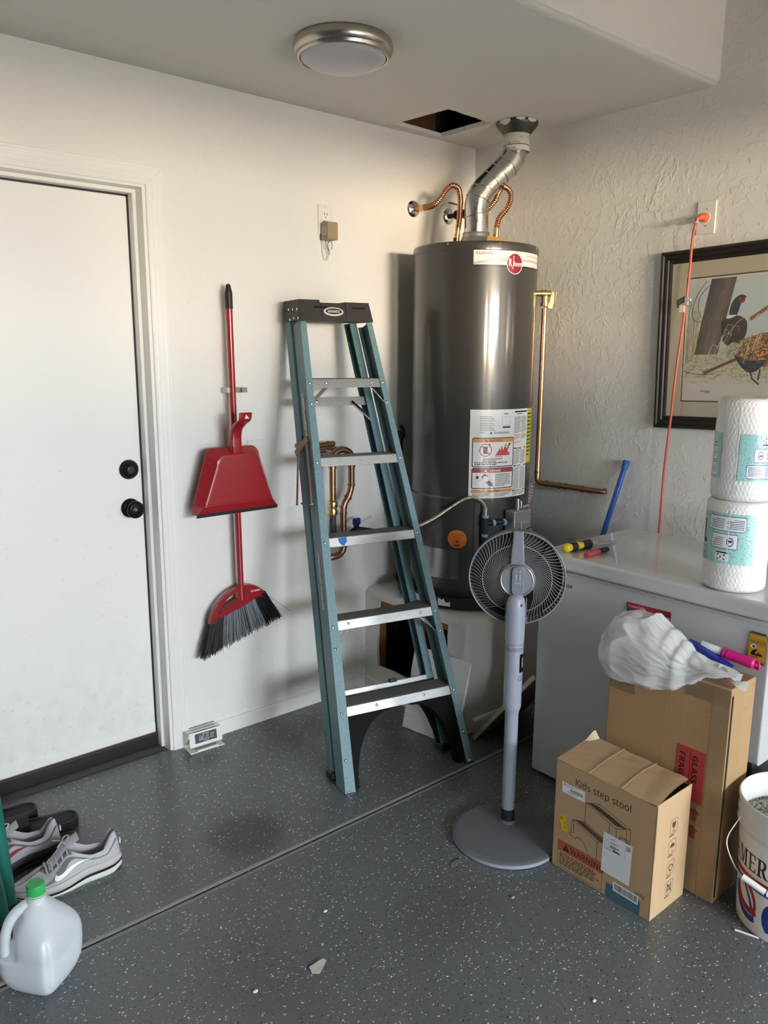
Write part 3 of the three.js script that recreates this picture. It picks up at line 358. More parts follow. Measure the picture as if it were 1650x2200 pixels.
// gas supply
{
  const t = thing('gas_line', 'yellowish flexible gas line with black pipe fittings and blue rings before the tank', 'gas line', hp(-33, 0.79, 0.295));
  const o = hp(-33, 0.79, 0.295), L = (p) => [p[0] - o[0], p[1] - o[1], p[2] - o[2]];
  part('flexible_hose', corrTube([[-0.70, 0.776, 0.14], [-0.675, 0.79, 0.25], [-0.655, 0.835, 0.36], hp(-73, 0.875, 0.30), hp(-62, 0.918, 0.296), hp(-51, 0.956, 0.292), hp(-44, 0.966, 0.29), hp(-38, 0.956, 0.29), hp(-34, 0.934, 0.292), hp(-33, 0.91, 0.295)].map(L), 0.0066, 0.0008, 0.005, 10), metal([0.66, 0.62, 0.48], 0.32), t);
  const v = (y0, y1, r, m, n, seg = 18) => part(n, rod(L(hp(-33, y0, 0.295)), L(hp(-33, y1, 0.295)), r, r, seg), m, t);
  v(0.925, 0.905, 0.0095, Msteel, 'hose_nut', 6); v(0.91, 0.885, 0.0075, Msteel, 'hose_end');
  v(0.888, 0.665, 0.0112, Mblack, 'black_pipe'); v(0.882, 0.832, 0.0155, MblackSoft, 'tee'); v(0.80, 0.79, 0.0155, MblackSoft, 'coupling');
  const Mblue = mat([0.22, 0.42, 0.66], 0.5); for (const y of [0.887, 0.808, 0.762]) v(y - 0.006, y + 0.006, 0.0138, Mblue, 'blue_ring');
  part('tee_branch', rod(L(hp(-33, 0.857, 0.295)), L(hp(-14, 0.862, 0.292)), 0.0108, 0.0108, 18), Mblack, t);
  for (const d of [-26, -16.5]) { const a = L(hp(d - 1.1, 0.859, 0.2935)), b = L(hp(d + 1.1, 0.86, 0.2925)); part('blue_ring', rod(a, b, 0.0142), Mblue, t); }
}
// copper main on the left wall behind the ladder
{
  const t = thing('water_main', 'tarnished copper water main with brass coupling bending along the left wall behind the ladder', 'water pipes', [-0.917, 0.76, 0.1]);
  const L = (p) => [p[0] + 0.917, p[1] - 0.76, p[2] - 0.1];
  part('riser', [rod(L([-0.917, 1.09, 0.1]), L([-0.917, 0.93, 0.1]), 0.0142), cyl(0.0165, 0.0165, 0.012, ...L([-0.917, 1.076, 0.1]))], metal([0.5, 0.29, 0.16], 0.32), t);
  part('brass_coupling', lathe([[0, 0.872], [0.018, 0.872], [0.021, 0.876], [0.021, 0.892], [0.018, 0.895], [0.018, 0.905], [0.0215, 0.908], [0.0215, 0.925], [0.019, 0.932], [0.016, 0.936], [0, 0.936]], 12).translate(0, -0.76, 0), Mbrass, t, 'brass coupling');
  part('grey_pipe', rod(L([-0.917, 0.874, 0.1]), L([-0.917, 0.76, 0.1]), 0.0142), mat([0.07, 0.07, 0.075], 0.5, { metalness: 0.5 }), t, 'dark grey pipe');
  part('return_bend', tube([[-0.917, 1.085, 0.1], [-0.913, 1.125, 0.1], [-0.868, 1.147, 0.1], [-0.823, 1.125, 0.1], [-0.818, 1.08, 0.1]].map(L), 0.0155, 40, 16), McopperOld, t);
  part('offset_riser', tube([[-0.817, 1.09, 0.1], [-0.817, 1.03, 0.1], [-0.818, 0.985, 0.1], [-0.832, 0.945, 0.1], [-0.854, 0.915, 0.1], [-0.861, 0.88, 0.1], [-0.861, 0.81, 0.1], [-0.861, 0.775, 0.1]].map(L), 0.0138, 70, 16, false, 0.4), McopperOld, t);
  for (const q of [[-0.817, 1.072, 0, 1], [-0.817, 0.992, 0, 1], [-0.836, 0.94, 0.55, 0.83], [-0.861, 0.872, 0, 1], [-0.861, 0.9, 0.2, 0.97]]) { const p = L([q[0], q[1], 0.1]); part('joint_ring', rod([p[0] - q[2] * 0.004, p[1] - q[3] * 0.004, 0], [p[0] + q[2] * 0.004, p[1] + q[3] * 0.004, 0], 0.0168), McopperOld, t); }
  part('brass_union', [rod(L([-0.861, 0.79, 0.1]), L([-0.861, 0.772, 0.1]), 0.0185, 0.0185, 8), rod(L([-0.861, 0.776, 0.1]), L([-0.861, 0.745, 0.1]), 0.0145)], Mbrass, t);
  part('lower_elbow', tube([[-0.861, 0.755, 0.1], [-0.862, 0.72, 0.1], [-0.878, 0.698, 0.1], [-0.905, 0.69, 0.1], [-0.925, 0.689, 0.095], [-0.937, 0.689, 0.07], [-0.938, 0.689, -0.01]].map(L), 0.0145, 50, 16, false, 0.4), McopperOld, t);
  part('stop_valve', [rod(L([-0.861, 0.757, 0.1]), L([-0.79, 0.795, 0.1]), 0.014), rod(L([-0.79, 0.795, 0.1]), L([-0.69, 0.772, 0.13]), 0.012), rod(L([-0.79, 0.785, 0.1]), L([-0.79, 0.83, 0.1]), 0.012)], mat([0.03, 0.022, 0.018], 0.5, { metalness: 0.6 }), t, 'dark stop valve');
  part('valve_grip', rbox(0.034, 0.03, 0.018, ...L([-0.797, 0.83, 0.11]), 0.004), mat([0.012, 0.03, 0.2], 0.5), t, 'blue valve grip'); part('valve_lever', bar(L([-0.79, 0.822, 0.112]), L([-0.722, 0.845, 0.118]), 0.011, 0.003, [0, 1, 0.4]), Msteel, t);
  part('wall_support', [rod(L([-0.861, 0.755, 0.1]), L([-0.861, 0.755, -0.005]), 0.01), rod(L([-0.868, 1.147, 0.1]), L([-0.868, 1.147, -0.005]), 0.01)], McopperOld, t);
  const s = thing('copper_stub', 'two short capped copper pipe ends sticking along the wall just above the copper return bend', 'copper pipe', [-0.98, 1.165, 0.06]);
  part('upper_stub', [rod([-0.02, 0.0, 0.0], [0.095, 0.004, 0], 0.0125), new THREE.SphereGeometry(0.0125, 14, 10).translate(0.095, 0.004, 0), rod([0.068, 0.003, 0], [0.076, 0.003, 0], 0.0142), tube([[-0.015, 0, 0], [-0.04, 0, -0.02], [-0.045, 0, -0.062]], 0.0125, 16, 12)], McopperOld, s);
  part('lower_stub', lathe([[0.008, 0], [0.0115, 0], [0.0115, 0.06], [0.008, 0.06], [0.008, 0]], 18).rotateZ(-PI / 2).translate(-0.02, -0.018, 0.018), McopperOld, s);
  part('strap', box(0.006, 0.04, 0.07, -0.02, -0.008, -0.025), McopperOld, s);
  solo('black_cable', [tube([[-0.462, 1.22, 0.012], [-0.458, 1.19, 0.03], [-0.47, 1.17, 0.032], [-0.463, 1.12, 0.018], [-0.455, 1.0, 0.015], [-0.45, 0.85, 0.014], [-0.45, 0.70, 0.012]], 0.0075, 60, 8), rbox(0.03, 0.03, 0.03, -0.462, 1.18, 0.016, 0.006)], Mblack, 'black cable hanging on the left wall in the gap beside the water heater', 'cable');
}
// ---------------------------------------------------------------- step ladder, folded and leaning on the left wall
{
  const U = [0.9733, 0, 0.2297], Vv = [0.0733, 0.9477, -0.3106], N = [-0.2177, 0.3191, 0.9224], H = 1.7516;
  const lad = thing('step_ladder', 'worn blue-green step ladder folded shut and leaning on the left wall', 'ladder', [-1.0585, 0, 0.7635]);
  lad.quaternion.setFromRotationMatrix(basis(U, Vv, N));
  const fibre = canvasTex(256, 1024, (g, w, h) => { g.fillStyle = '#ffffff'; g.fillRect(0, 0, w, h); for (let i = 0; i < 5200; i++) { const k = rr(150, 255) | 0; g.fillStyle = `rgba(${k},${k},${k},${rr(0.15, 0.5)})`; g.fillRect(rr(0, w), rr(0, h), rr(1, 3), rr(2, 12)); } for (let i = 0; i < 60; i++) { g.fillStyle = `rgba(60,70,72,${rr(0.2, 0.5)})`; g.fillRect(rr(0, w), rr(0, h), rr(2, 7), rr(2, 9)); } }, { repeat: [6, 1.4] });
  const Mrail = mat([0.165, 0.275, 0.30], 0.55, { map: fibre }), Mrear = mat([0.12, 0.23, 0.255], 0.55, { map: fibre });
  const alu = canvasTex(512, 128, (g, w, h) => { g.fillStyle = '#e2e2e2'; g.fillRect(0, 0, w, h); for (let i = 0; i < 700; i++) { const k = rr(130, 255) | 0; g.fillStyle = `rgba(${k},${k},${k},0.18)`; g.fillRect(rr(0, w), rr(0, h), rr(4, 30), rr(1, 7)); } });
  const Malu = mat('#c4c4c2', 0.42, { map: alu, metalness: 0.85 }), Mgrit = mat([0.14, 0.135, 0.125], 0.75, { metalness: 0.3 });
  // a C channel from local point a to b: side +1 has its web on the +u side; flange width fw, depth dp
  const channel = (a, b, side, fw, dp, taper = 0, th = 0.0045) => { const s = shapeOf([[0, 0], [fw, 0], [fw, -th], [th, -th], [th, -dp + th], [fw, -dp + th], [fw, -dp], [0, -dp]]); const A = V3(...a), B = V3(...b), L = A.distanceTo(B), y = B.clone().sub(A).normalize(), x = V3(1, 0, 0).addScaledVector(y, -y.x).normalize(), z = new THREE.Vector3().crossVectors(x, y); const g = extrude(s, L, 0.0012, 1); const p = g.attributes.position; for (let i = 0; i < p.count; i++) { const pz = p.getZ(i), px = p.getX(i) > th * 1.2 ? p.getX(i) * (1 - taper * pz / L) : p.getX(i), py = p.getY(i); p.setXYZ(i, -side * px, pz, py); } if (side > 0) { /* mirrored once */ } const gg = g.clone(); gg.applyMatrix4(basis(x.toArray(), y.toArray(), z.toArray(), a)); if (side < 0) { flip(gg); } gg.computeVertexNormals(); return boxUV(gg); };
  const flip = (g) => { for (const k of ['position', 'uv']) { const t = g.attributes[k]; const n = t.itemSize; for (let i = 0; i < t.count; i += 3) for (let c = 0; c < n; c++) { const q = t.array[(i + 1) * n + c]; t.array[(i + 1) * n + c] = t.array[(i + 2) * n + c]; t.array[(i + 2) * n + c] = q; } } };
  const rl = (v, s) => -0.041 * v / H + (s < 0 ? -(0.263 + (0.152 - 0.263) * v / H) : 0.278 + (0.152 - 0.278) * v / H) ; // outer edge of a front rail
  const P0 = (s) => [rl(0.004, s), 0.004, 0], P1 = (s) => [rl(1.765, s), 1.765, 0];
  for (const s of [-1, 1]) {
    const rail = part('front_rail', channel(P0(s), P1(s), s, s < 0 ? 0.04 : 0.03, 0.082, s < 0 ? 0.4 : 0.22), Mrail, lad);
    for (const v of [0.01, 0.12, 0.283, 0.515, 0.594, 0.904, 1.206, 1.432, 1.512]) part('rivet', lathe([[0, 0.0022], [0.0035, 0.0018], [0.0058, 0]], 12).rotateX(PI / 2).translate(rl(v, s) - s * 0.014, v, 0.0002), Mchrome, rail);
  }
  // worn label remains and scuffs on the left rail's outer web
  const scuff = (v0, v1, n0, n1, name) => { const g = grid(10, 40, (u, v) => { const vv = v0 + (v1 - v0) * v, e = 0.006 * fbm(vv * 30, 3, 1); return [rl(vv, -1) - 0.0016, vv, n0 + (n1 - n0) * u + e]; }); part(name, g, mat('#ffffff', 0.7, { transparent: true, alphaTest: 0.5, map: canvasTex(64, 256, (c, w, h) => { c.clearRect(0, 0, w, h); for (let i = 0; i < 420; i++) { const k = rr(165, 225) | 0; c.fillStyle = `rgb(${k},${k - 4},${k - 8})`; c.beginPath(); c.ellipse(w / 2 + rr(-1, 1) * w * 0.34, rr(4, h - 4), rr(1, 6), rr(2, 9), rr(0, 3), 0, 7); c.fill(); } }) }), lad); };
  scuff(1.30, 1.49, -0.062, -0.028, 'label_remains'); scuff(0.66, 0.88, -0.05, -0.03, 'paint_scuff');
  for (const s of [-1, 1]) {
    const a = s < 0 ? [-0.262, 0.06, -0.096] : [0.238, 0.06, -0.108], b = s < 0 ? [-0.2, 1.80, -0.087] : [0.083, 1.80, -0.087];
    part('rear_rail', channel(a, b, s, 0.03, 0.055), Mrear, lad);
    part('rear_foot', rbox(0.045, 0.03, 0.062, a[0] - s * 0.012, a[1] - 0.004, a[2] - 0.026, 0.006), Mblack, lad);
    part('front_foot', rbox(0.04, 0.012, 0.088, rl(0, s) - s * 0.0185, -0.001, -0.041, 0.003), Mblack, lad);
  }
  // treads: a level ribbed top with a front apron in the rail plane
  const bl = [0, 0.319, -0.9478], ul = [0, 0.9477, 0.3191];
  for (const [k, v] of [0.302, 0.612, 0.918, 1.222, 1.527].entries()) {
    const x0 = rl(v, -1) + 0.006, x1 = rl(v, 1) - 0.006, w = x1 - x0, cx = (x0 + x1) / 2, dp = 0.076;
    const step = part('step', [rbox(w, 0.034, 0.0025, cx, v - 0.017, -0.0055, 0.001), rbox(w, 0.0025, dp, 0, 0, 0, 0.001).applyMatrix4(basis([1, 0, 0], ul, [0, -0.319, 0.9478], [cx, v + bl[1] * dp / 2 - 0.001, bl[2] * dp / 2 - 0.005])), rbox(w, 0.03, 0.0025, cx, v + bl[1] * dp - 0.015, bl[2] * dp - 0.004, 0.001)], Malu, lad);
    const ribs = []; for (let i = 0; i < 9; i++) { const t = 0.006 + i * 0.008; ribs.push(box(w * 0.985, 0.002, 0.0045, 0, 0, 0).applyMatrix4(basis([1, 0, 0], ul, [0, -0.319, 0.9478], [cx, v + bl[1] * t + 0.001, bl[2] * t - 0.005]))); }
    part('tread_ribs', ribs, Mgrit, step);
    const rv = k === 0 ? [0.31, 0.72] : k === 4 ? [0.24, 0.84] : k === 1 ? [0.16, 0.84] : [];
    for (const f of rv) part('rivet', lathe([[0, 0.0022], [0.0035, 0.0018], [0.0055, 0]], 12).rotateX(PI / 2).translate(x0 + w * f, v - 0.014, -0.0042), Mchrome, step);
    if (k === 4 || k === 1) for (const s of [-1, 1]) { const f = s < 0 ? (k === 4 ? 0.24 : 0.16) : 0.84, xa = x0 + w * f, vb = v - (k === 4 ? 0.095 : 0.1); part('brace', bar([xa, v - 0.03, -0.012], [rl(vb, s) - s * 0.013, vb, -0.012], 0.014, 0.004, [s * 0.5, 0, 1]), s > 0 ? Mchrome : Malu, lad); }
    if (k === 2) { const t = shapeOf([[0, 0], [0.034, 0.004], [0.036, -0.012], [0.02, -0.031], [0.012, -0.026], [0.003, -0.016]]); part('blue_tape', extrude(t, 0.0006).translate(x0 + w * 0.155, v - 0.003, -0.0042), mat('#2a6fb8', 0.7), step, 'scrap of blue tape'); }
  }
  // rear horizontals with their braces
  const rh = (v, x0, x1, n, nm) => part(nm, [rbox(x1 - x0, 0.034, 0.0025, (x0 + x1) / 2, v, n, 0.001), rbox(x1 - x0, 0.0025, 0.016, (x0 + x1) / 2, v + 0.017, n - 0.008, 0.001)], Malu, lad);
  rh(1.466, -0.188, 0.108, -0.106, 'rear_bar'); rh(0.33, -0.24, 0.21, -0.108, 'rear_bar');
  part('rivet', lathe([[0, 0.0022], [0.004, 0.0018], [0.0065, 0]], 12).rotateX(PI / 2).translate(-0.126, 1.468, -0.1045), Mchrome, lad);
  part('rear_brace', bar([0.02, 1.462, -0.1], [0.1, 1.385, -0.1], 0.016, 0.005, [0.6, 0, 1]), Mchrome, lad);
  for (const x of [-0.2, 0.03]) part('bar_clip', rbox(0.03, 0.014, 0.02, x, 0.352, -0.1, 0.002), Mblack, lad);
  // black plastic gussets curving from the bottom tread down to the feet
  for (const s of [-1, 1]) for (const [n0, vt, k] of [[-0.004, 0.268, 1], [-0.118, 0.30, 0.92]]) {
    const e = rl(0.05, s) - s * 0.03, pts = [], q = []; for (let i = 0; i <= 14; i++) { const t = i / 14; pts.push([e - s * k * (0.155 * Math.pow(t, 0.5) * Math.sin(t * PI / 2)), 0.01 + (vt - 0.01) * Math.pow(t, 1.0 + 0 * s)]); } for (let i = 14; i >= 0; i--) { const t = i / 14; q.push([e - s * (-0.018 + 0.0 * t) - s * k * 0.21 * Math.pow(t, 2.0), 0.012 + (vt + 0.004) * t * (0.98)]); }
    const sh_ = new THREE.Shape(); const inner = []; for (let i = 0; i <= 16; i++) { const t = i / 16, a = t * PI / 2; inner.push([e - s * k * (0.03 + 0.16 * (1 - Math.cos(a))), 0.012 + (vt - 0.02) * Math.sin(a)]); }
    sh_.moveTo(e + s * 0.026, 0.008); sh_.lineTo(e + s * 0.012 - s * 0.0, vt * 0.55); sh_.lineTo(e - s * 0.02, vt); sh_.lineTo(e - s * k * 0.2, vt); for (let i = 16; i >= 0; i--) sh_.lineTo(...inner[i]); sh_.closePath();
    const g = extrude(sh_, 0.045, 0.002, 1); g.translate(0, 0, n0 - 0.05); part('corner_gusset', g, phys([0.006, 0.006, 0.007], 0.75, { specularIntensity: 0.3 }), lad);
  }
  // folded spreader bars hanging down the left side
  const Mspread = metal([0.30, 0.17, 0.12], 0.5);
  part('spreader_bar', bar([-0.236, 1.276, -0.085], [-0.262, 1.065, -0.108], 0.017, 0.0035, [1, 0, 0]), Mspread, lad); part('spreader_bar', bar([-0.222, 1.286, -0.035], [-0.238, 1.05, -0.028], 0.017, 0.0035, [1, 0, 0]), Mspread, lad);
  part('spreader_hinge', [bar([-0.24, 1.262, -0.105], [-0.213, 1.305, -0.03], 0.028, 0.012, [1, 0, 0], 0.003)], metal([0.33, 0.29, 0.21], 0.6), lad);
  for (const [p, n] of [[[-0.239, 1.07], -0.106], [[-0.237, 1.055], -0.028], [[-0.232, 1.272], -0.088], [[-0.216, 1.297], -0.045]]) part('pivot', rod([p[0] - 0.007, p[1], n], [p[0] + 0.006, p[1], n], 0.004), Mchrome, lad);
  // moulded top cap, level, with raised ends, slots and worn oval emblem
  const Mcap = mat([0.034, 0.030, 0.027], 0.6, { bumpMap: bumpPeel, bumpScale: 0.0006 });
  const capG = []; const F = (x, v) => [x, v, 0.03];
  const ends = [[-0.204, -0.107], [-0.107, -0.012], [-0.012, 0.1]];
  const cp = (x0, x1, top, e0 = 0, e1 = 0) => { const d = 0.165, f = [[0, 1.745], [0.001, top], [0, 0]]; const q = [[x0, 1.745], [x1, 1.745], [x1 - e1, top], [x0 + e0, top]].map((p) => V3(p[0], p[1], 0.03)), b = q.map((p) => V3(p.x, p.y + bl[1] * d, p.z + bl[2] * d)); const pos = []; const quad = (a, b_, c, dd) => { for (const p of [a, b_, c, a, c, dd]) pos.push(p.x, p.y, p.z); }; quad(q[0], q[1], q[2], q[3]); quad(b[1], b[0], b[3], b[2]); quad(q[3], q[2], b[2], b[3]); quad(q[1], q[0], b[0], b[1]); quad(q[1], b[1], b[2], q[2]); quad(b[0], q[0], q[3], b[3]); const g = new THREE.BufferGeometry(); g.setAttribute('position', new THREE.Float32BufferAttribute(pos, 3)); g.computeVertexNormals(); return boxUV(g); };
  const cap = part('top_cap', [cp(-0.206, -0.112, 1.829, 0.008, 0.004), cp(-0.1121, -0.0119, 1.818), cp(-0.012, 0.101, 1.823, 0.004, 0.009), cp(-0.2065, -0.2, 1.829, 0.008, 0)], Mcap, lad, 'black moulded top cap');
  for (const x of [-0.1155, 0.045]) part('slot', rbox(0.055, 0.0075, 0.004, x, 1.8, 0.0292, 0.003), mat([0.003, 0.003, 0.003], 0.9), cap);
  const em = canvasTex(512, 256, (g, w, h) => { g.clearRect(0, 0, w, h); g.fillStyle = '#d9d6d2'; g.beginPath(); g.ellipse(256, 128, 250, 112, 0, 0, 7); g.ellipse(256, 118, 205, 76, 0, 0, 7, true); g.fill(); g.font = 'bold 84px sans-serif'; g.textAlign = 'center'; g.save(); g.translate(256, 152); g.scale(0.86, 1); g.fillText('WERNER', 0, 0); g.restore(); g.globalCompositeOperation = 'destination-out'; for (let i = 0; i < 26; i++) { g.beginPath(); g.ellipse(rr(20, 490), rr(30, 220), rr(2, 10), rr(1, 5), rr(0, 3), 0, 7); g.fill(); } });
  part('emblem', planarUV(new THREE.PlaneGeometry(0.084, 0.04), 'x', 'y', 0.084, 0.04, -0.042, -0.02).translate(-0.063, 1.783, 0.0306), mat('#ffffff', 0.6, { map: em, alphaTest: 0.5, transparent: true }), cap, 'worn white oval emblem');
  const side = [[0.015, 1.80], [0.015, 1.765], [0.06, 1.815], [0.06, 1.78], [0.105, 1.83], [0.105, 1.79]]; for (const [d, v] of side) part('rivet', lathe([[0, 0.002], [0.003, 0.0016], [0.0052, 0]], 10).rotateZ(PI / 2).translate(-0.204 - 0.0028, v - 0.005 + bl[1] * 0, 0.03 + bl[2] * d), Mchrome, cap);
}
// ---------------------------------------------------------------- pedestal fan seen from behind
{
  const Mfan = mat([0.205, 0.22, 0.255], 0.42), Mpole = mat([0.30, 0.325, 0.39], 0.36), Mbase = mat([0.125, 0.135, 0.15], 0.5), Mwire = mat([0.36, 0.36, 0.355], 0.4, { metalness: 0.2 });
  const X0 = -1.012, Z0 = 1.193, f = thing('pedestal_fan', 'grey pedestal fan on a round flat base, seen from behind beside the cardboard boxes', 'fan', [X0, 0, Z0]);
  part('base', lathe([[0, 0], [0.166, 0], [0.1705, 0.004], [0.1715, 0.012], [0.1695, 0.0165], [0.155, 0.0195], [0.06, 0.022], [0, 0.0222]], 96).translate(-0.05, 0, 0.035), Mbase, f);
  part('base_edge', lathe([[0.1716, 0.003], [0.1722, 0.008], [0.1716, 0.0135]], 96).translate(-0.05, 0, 0.035), Mpole, f);
  part('socket', [cyl(0.0285, 0.0265, 0.012, 0, 0.026, 0, 32)], Mbase, f); part('socket_sleeve', cyl(0.0222, 0.0222, 0.05, 0, 0.045, 0, 28), Mblack, f);
  part('lower_pole', lathe([[0.0212, 0.055], [0.0216, 0.35], [0.0216, 0.40], [0.0222, 0.413]], 40), Mpole, f); part('pole_joint', lathe([[0.0217, 0.302], [0.0221, 0.3025], [0.0217, 0.3035]], 36), Mfan, f);
  part('upper_pole', lathe([[0.0225, 0.412], [0.0275, 0.427], [0.0285, 0.432], [0.0292, 0.64], [0.0285, 0.6415]], 44), Mpole, f); part('pole_collar', [lathe([[0.0285, 0.6415], [0.0278, 0.6425], [0.0278, 0.645], [0.0288, 0.646]], 40), lathe([[0.0293, 0.623], [0.0297, 0.624], [0.0297, 0.635], [0.0293, 0.636]], 40)], Mfan, f);
  const yaw = Math.atan2(-0.77, 0.64); // the back of the head faces the camera
  part('neck', lathe([[0.029, 0.646], [0.0302, 0.66], [0.0305, 0.75], [0.0295, 0.772], [0.026, 0.79], [0.018, 0.802], [0, 0.807]], 44), Mpole, f);
  const onPole = (g, r, y, a) => g.applyMatrix4(new THREE.Matrix4().makeRotationY(yaw + a).setPosition(r * Math.sin(yaw + a), y, r * Math.cos(yaw + a)));
  const cylP = (a0, a1, y0, y1, r) => grid(12, 1, (u, v) => { const a = yaw + a0 + (a1 - a0) * u; return [r * Math.sin(a), y0 + (y1 - y0) * v, r * Math.cos(a)]; });
  const scr = part('display', cylP(0.68, 1.55, 0.553, 0.614, 0.0297), mat('#ffffff', 0.25, { map: canvasTex(128, 256, (g, w, h) => { g.fillStyle = '#060608'; g.fillRect(0, 0, w, h); g.fillStyle = '#d8dade'; g.save(); g.translate(64, 128); g.rotate(PI / 2); for (let i = 0; i < 9; i++) g.fillRect(-70 + i * 15, -18 + (i % 3) * 4, 9, 26); g.restore(); g.fillStyle = '#060608'; }) }), f, 'black display strip');
  part('button', onPole(ring(0.0075, 0.0008, 28), 0.0294, 0.533, 0.78), mat([0.12, 0.13, 0.15], 0.5), f);
  part('latch_dot', onPole(lathe([[0, 0.002], [0.004, 0]], 14).rotateX(PI / 2), 0.03, 0.776, 0.62), Mblack, f); part('latch_dot', onPole(lathe([[0, 0.0015], [0.003, 0]], 14).rotateX(PI / 2), 0.0215, 0.098, 0.95), Mblack, f);
  // head, local axes: x right, y up, z towards the camera
  const head = new THREE.Group(); head.name = 'head'; head.position.set(0.024, 0.848, -0.02); head.rotation.y = yaw; f.add(head);
  const R1 = 0.1495, R0 = 0.05;
  part('rim', [ring(R1, 0.0026, 120), new THREE.CylinderGeometry(R1, R1 * 0.995, 0.045, 96, 1, true).rotateX(PI / 2).translate(0, 0, -0.026)], mat([0.10, 0.105, 0.12], 0.45, { side: THREE.DoubleSide }), head); part('rim_ring', ring(R1 + 0.0008, 0.0016, 120).translate(0, 0, 0.0015), Mwire, head);
  const wireZ = (r) => 0.018 * Math.pow(1 - smooth(R0, R1, r) * 0.999, 0.6);
  const nW = 76; for (let i = 0; i < nW; i++) { const a0 = i / nW * 2 * PI; const pts = []; for (let k = 0; k <= 12; k++) { const t = k / 12, r = R0 + (R1 - R0) * t, a = a0 + 0.95 * Math.pow(1 - t, 1.9); pts.push([r * Math.cos(a), r * Math.sin(a), wireZ(r)]); } if (pts.some((p) => p[1] < -0.06 && Math.abs(p[0]) < 0.031 && Math.hypot(p[0], p[1]) > 0.09)) continue; part('grille_wire', tube(pts, 0.00065, 14, 5), Mwire, head); }
  const arc = (r, a0, a1, w) => { const pts = []; for (let k = 0; k <= 60; k++) { const a = a0 + (a1 - a0) * k / 60; pts.push([r * Math.cos(a), r * Math.sin(a), wireZ(r) + 0.001]); } return tube(pts, w, 120, 6); };
  part('grille_ring', arc(0.108, rad(-73), rad(253), 0.0011), Mwire, head);
  for (const s of [-1, 1]) part('slot_edge', bar([s * 0.0325, -0.06, 0.014], [s * 0.0325, -0.146, 0.003], 0.0022, 0.006, [0, 0, 1]), Mwire, head);
  part('slot_back', box(0.062, 0.10, 0.004, 0, -0.097, -0.01), MblackSoft, head);
  for (let i = 0; i < 7; i++) { const b = grid(8, 8, (u, v) => { const r = 0.035 + 0.107 * v, a = i / 7 * 2 * PI + (u - 0.5) * 1.05 + 0.35 * v; return [r * Math.cos(a), r * Math.sin(a), -0.03 + 0.012 * (u - 0.5)]; }); part('blade', b, mat([0.008, 0.008, 0.012], 0.5, { side: THREE.DoubleSide }), head); }
  { const fr = []; for (let i = 0; i < 60; i++) { const a = i / 60 * 2 * PI; const pts = []; for (let k = 0; k <= 8; k++) { const r = 0.03 + 0.119 * k / 8; pts.push([r * Math.cos(a - 0.6 * (1 - k / 8)), r * Math.sin(a - 0.6 * (1 - k / 8)), -0.062 - 0.012 * Math.cos(k / 8 * PI / 2)]); } fr.push(tube(pts, 0.001, 10, 4)); } const m = part('front_grille', fr, mat([0.06, 0.06, 0.07], 0.5), head); m.userData.kind = 'stuff'; }
  part('motor', lathe([[0, -0.05], [0.035, -0.05], [0.046, -0.03], [0.05, 0], [0.0505, 0.02], [0.049, 0.026], [0, 0.026]], 56).rotateX(PI / 2), Mfan, head);
  part('hub_ring', ring(0.0495, 0.0024, 72).translate(0, 0, 0.0265), metal([0.78, 0.66, 0.56], 0.28), head, 'rose-gold hub ring'); part('hub_cup', ring(0.0535, 0.0035, 64).translate(0, 0, 0.02), Mfan, head);
  part('hub_face', lathe([[0.047, 0.0265], [0.046, 0.028], [0, 0.0285]], 48).rotateX(PI / 2), Mfan, head);
  const pill = rrShape(0.037, 0.094, 0.0183); const rem = part('remote', extrude(pill, 0.009, 0.0018, 3, 16).translate(0.003, -0.001, 0.028), mat([0.20, 0.215, 0.25], 0.35), head, 'pill-shaped remote on the hub');
  for (const [x, y, w, h] of [[-0.0035, 0.031, 0.006, 0.006], [0.0085, 0.031, 0.006, 0.006], [-0.0035, 0.012, 0.0075, 0.02], [0.0085, 0.012, 0.0075, 0.02], [0.0025, -0.006, 0.02, 0.0065]]) part('remote_button', rbox(w, h, 0.002, x, y, 0.0375, 0.001), mat([0.30, 0.31, 0.345], 0.4), rem);
  // carrying strap from the hub to the rim
  part('carry_handle', grid(24, 24, (u, v) => { const y = 0.0515 + 0.102 * v, a = u * 2 * PI, e = (q, k) => Math.sign(q) * Math.pow(Math.abs(q), k), hw = 0.0212 - 0.0054 * smooth(0, 1, v * 1.05), z0 = 0.0265 - 0.0165 * Math.pow(v, 1.3) + 0.003 * Math.sin(v * PI); return [hw * e(Math.cos(a), 0.35), y, z0 + 0.003 * e(Math.sin(a), 0.6)]; }, true), Mfan, head);
}
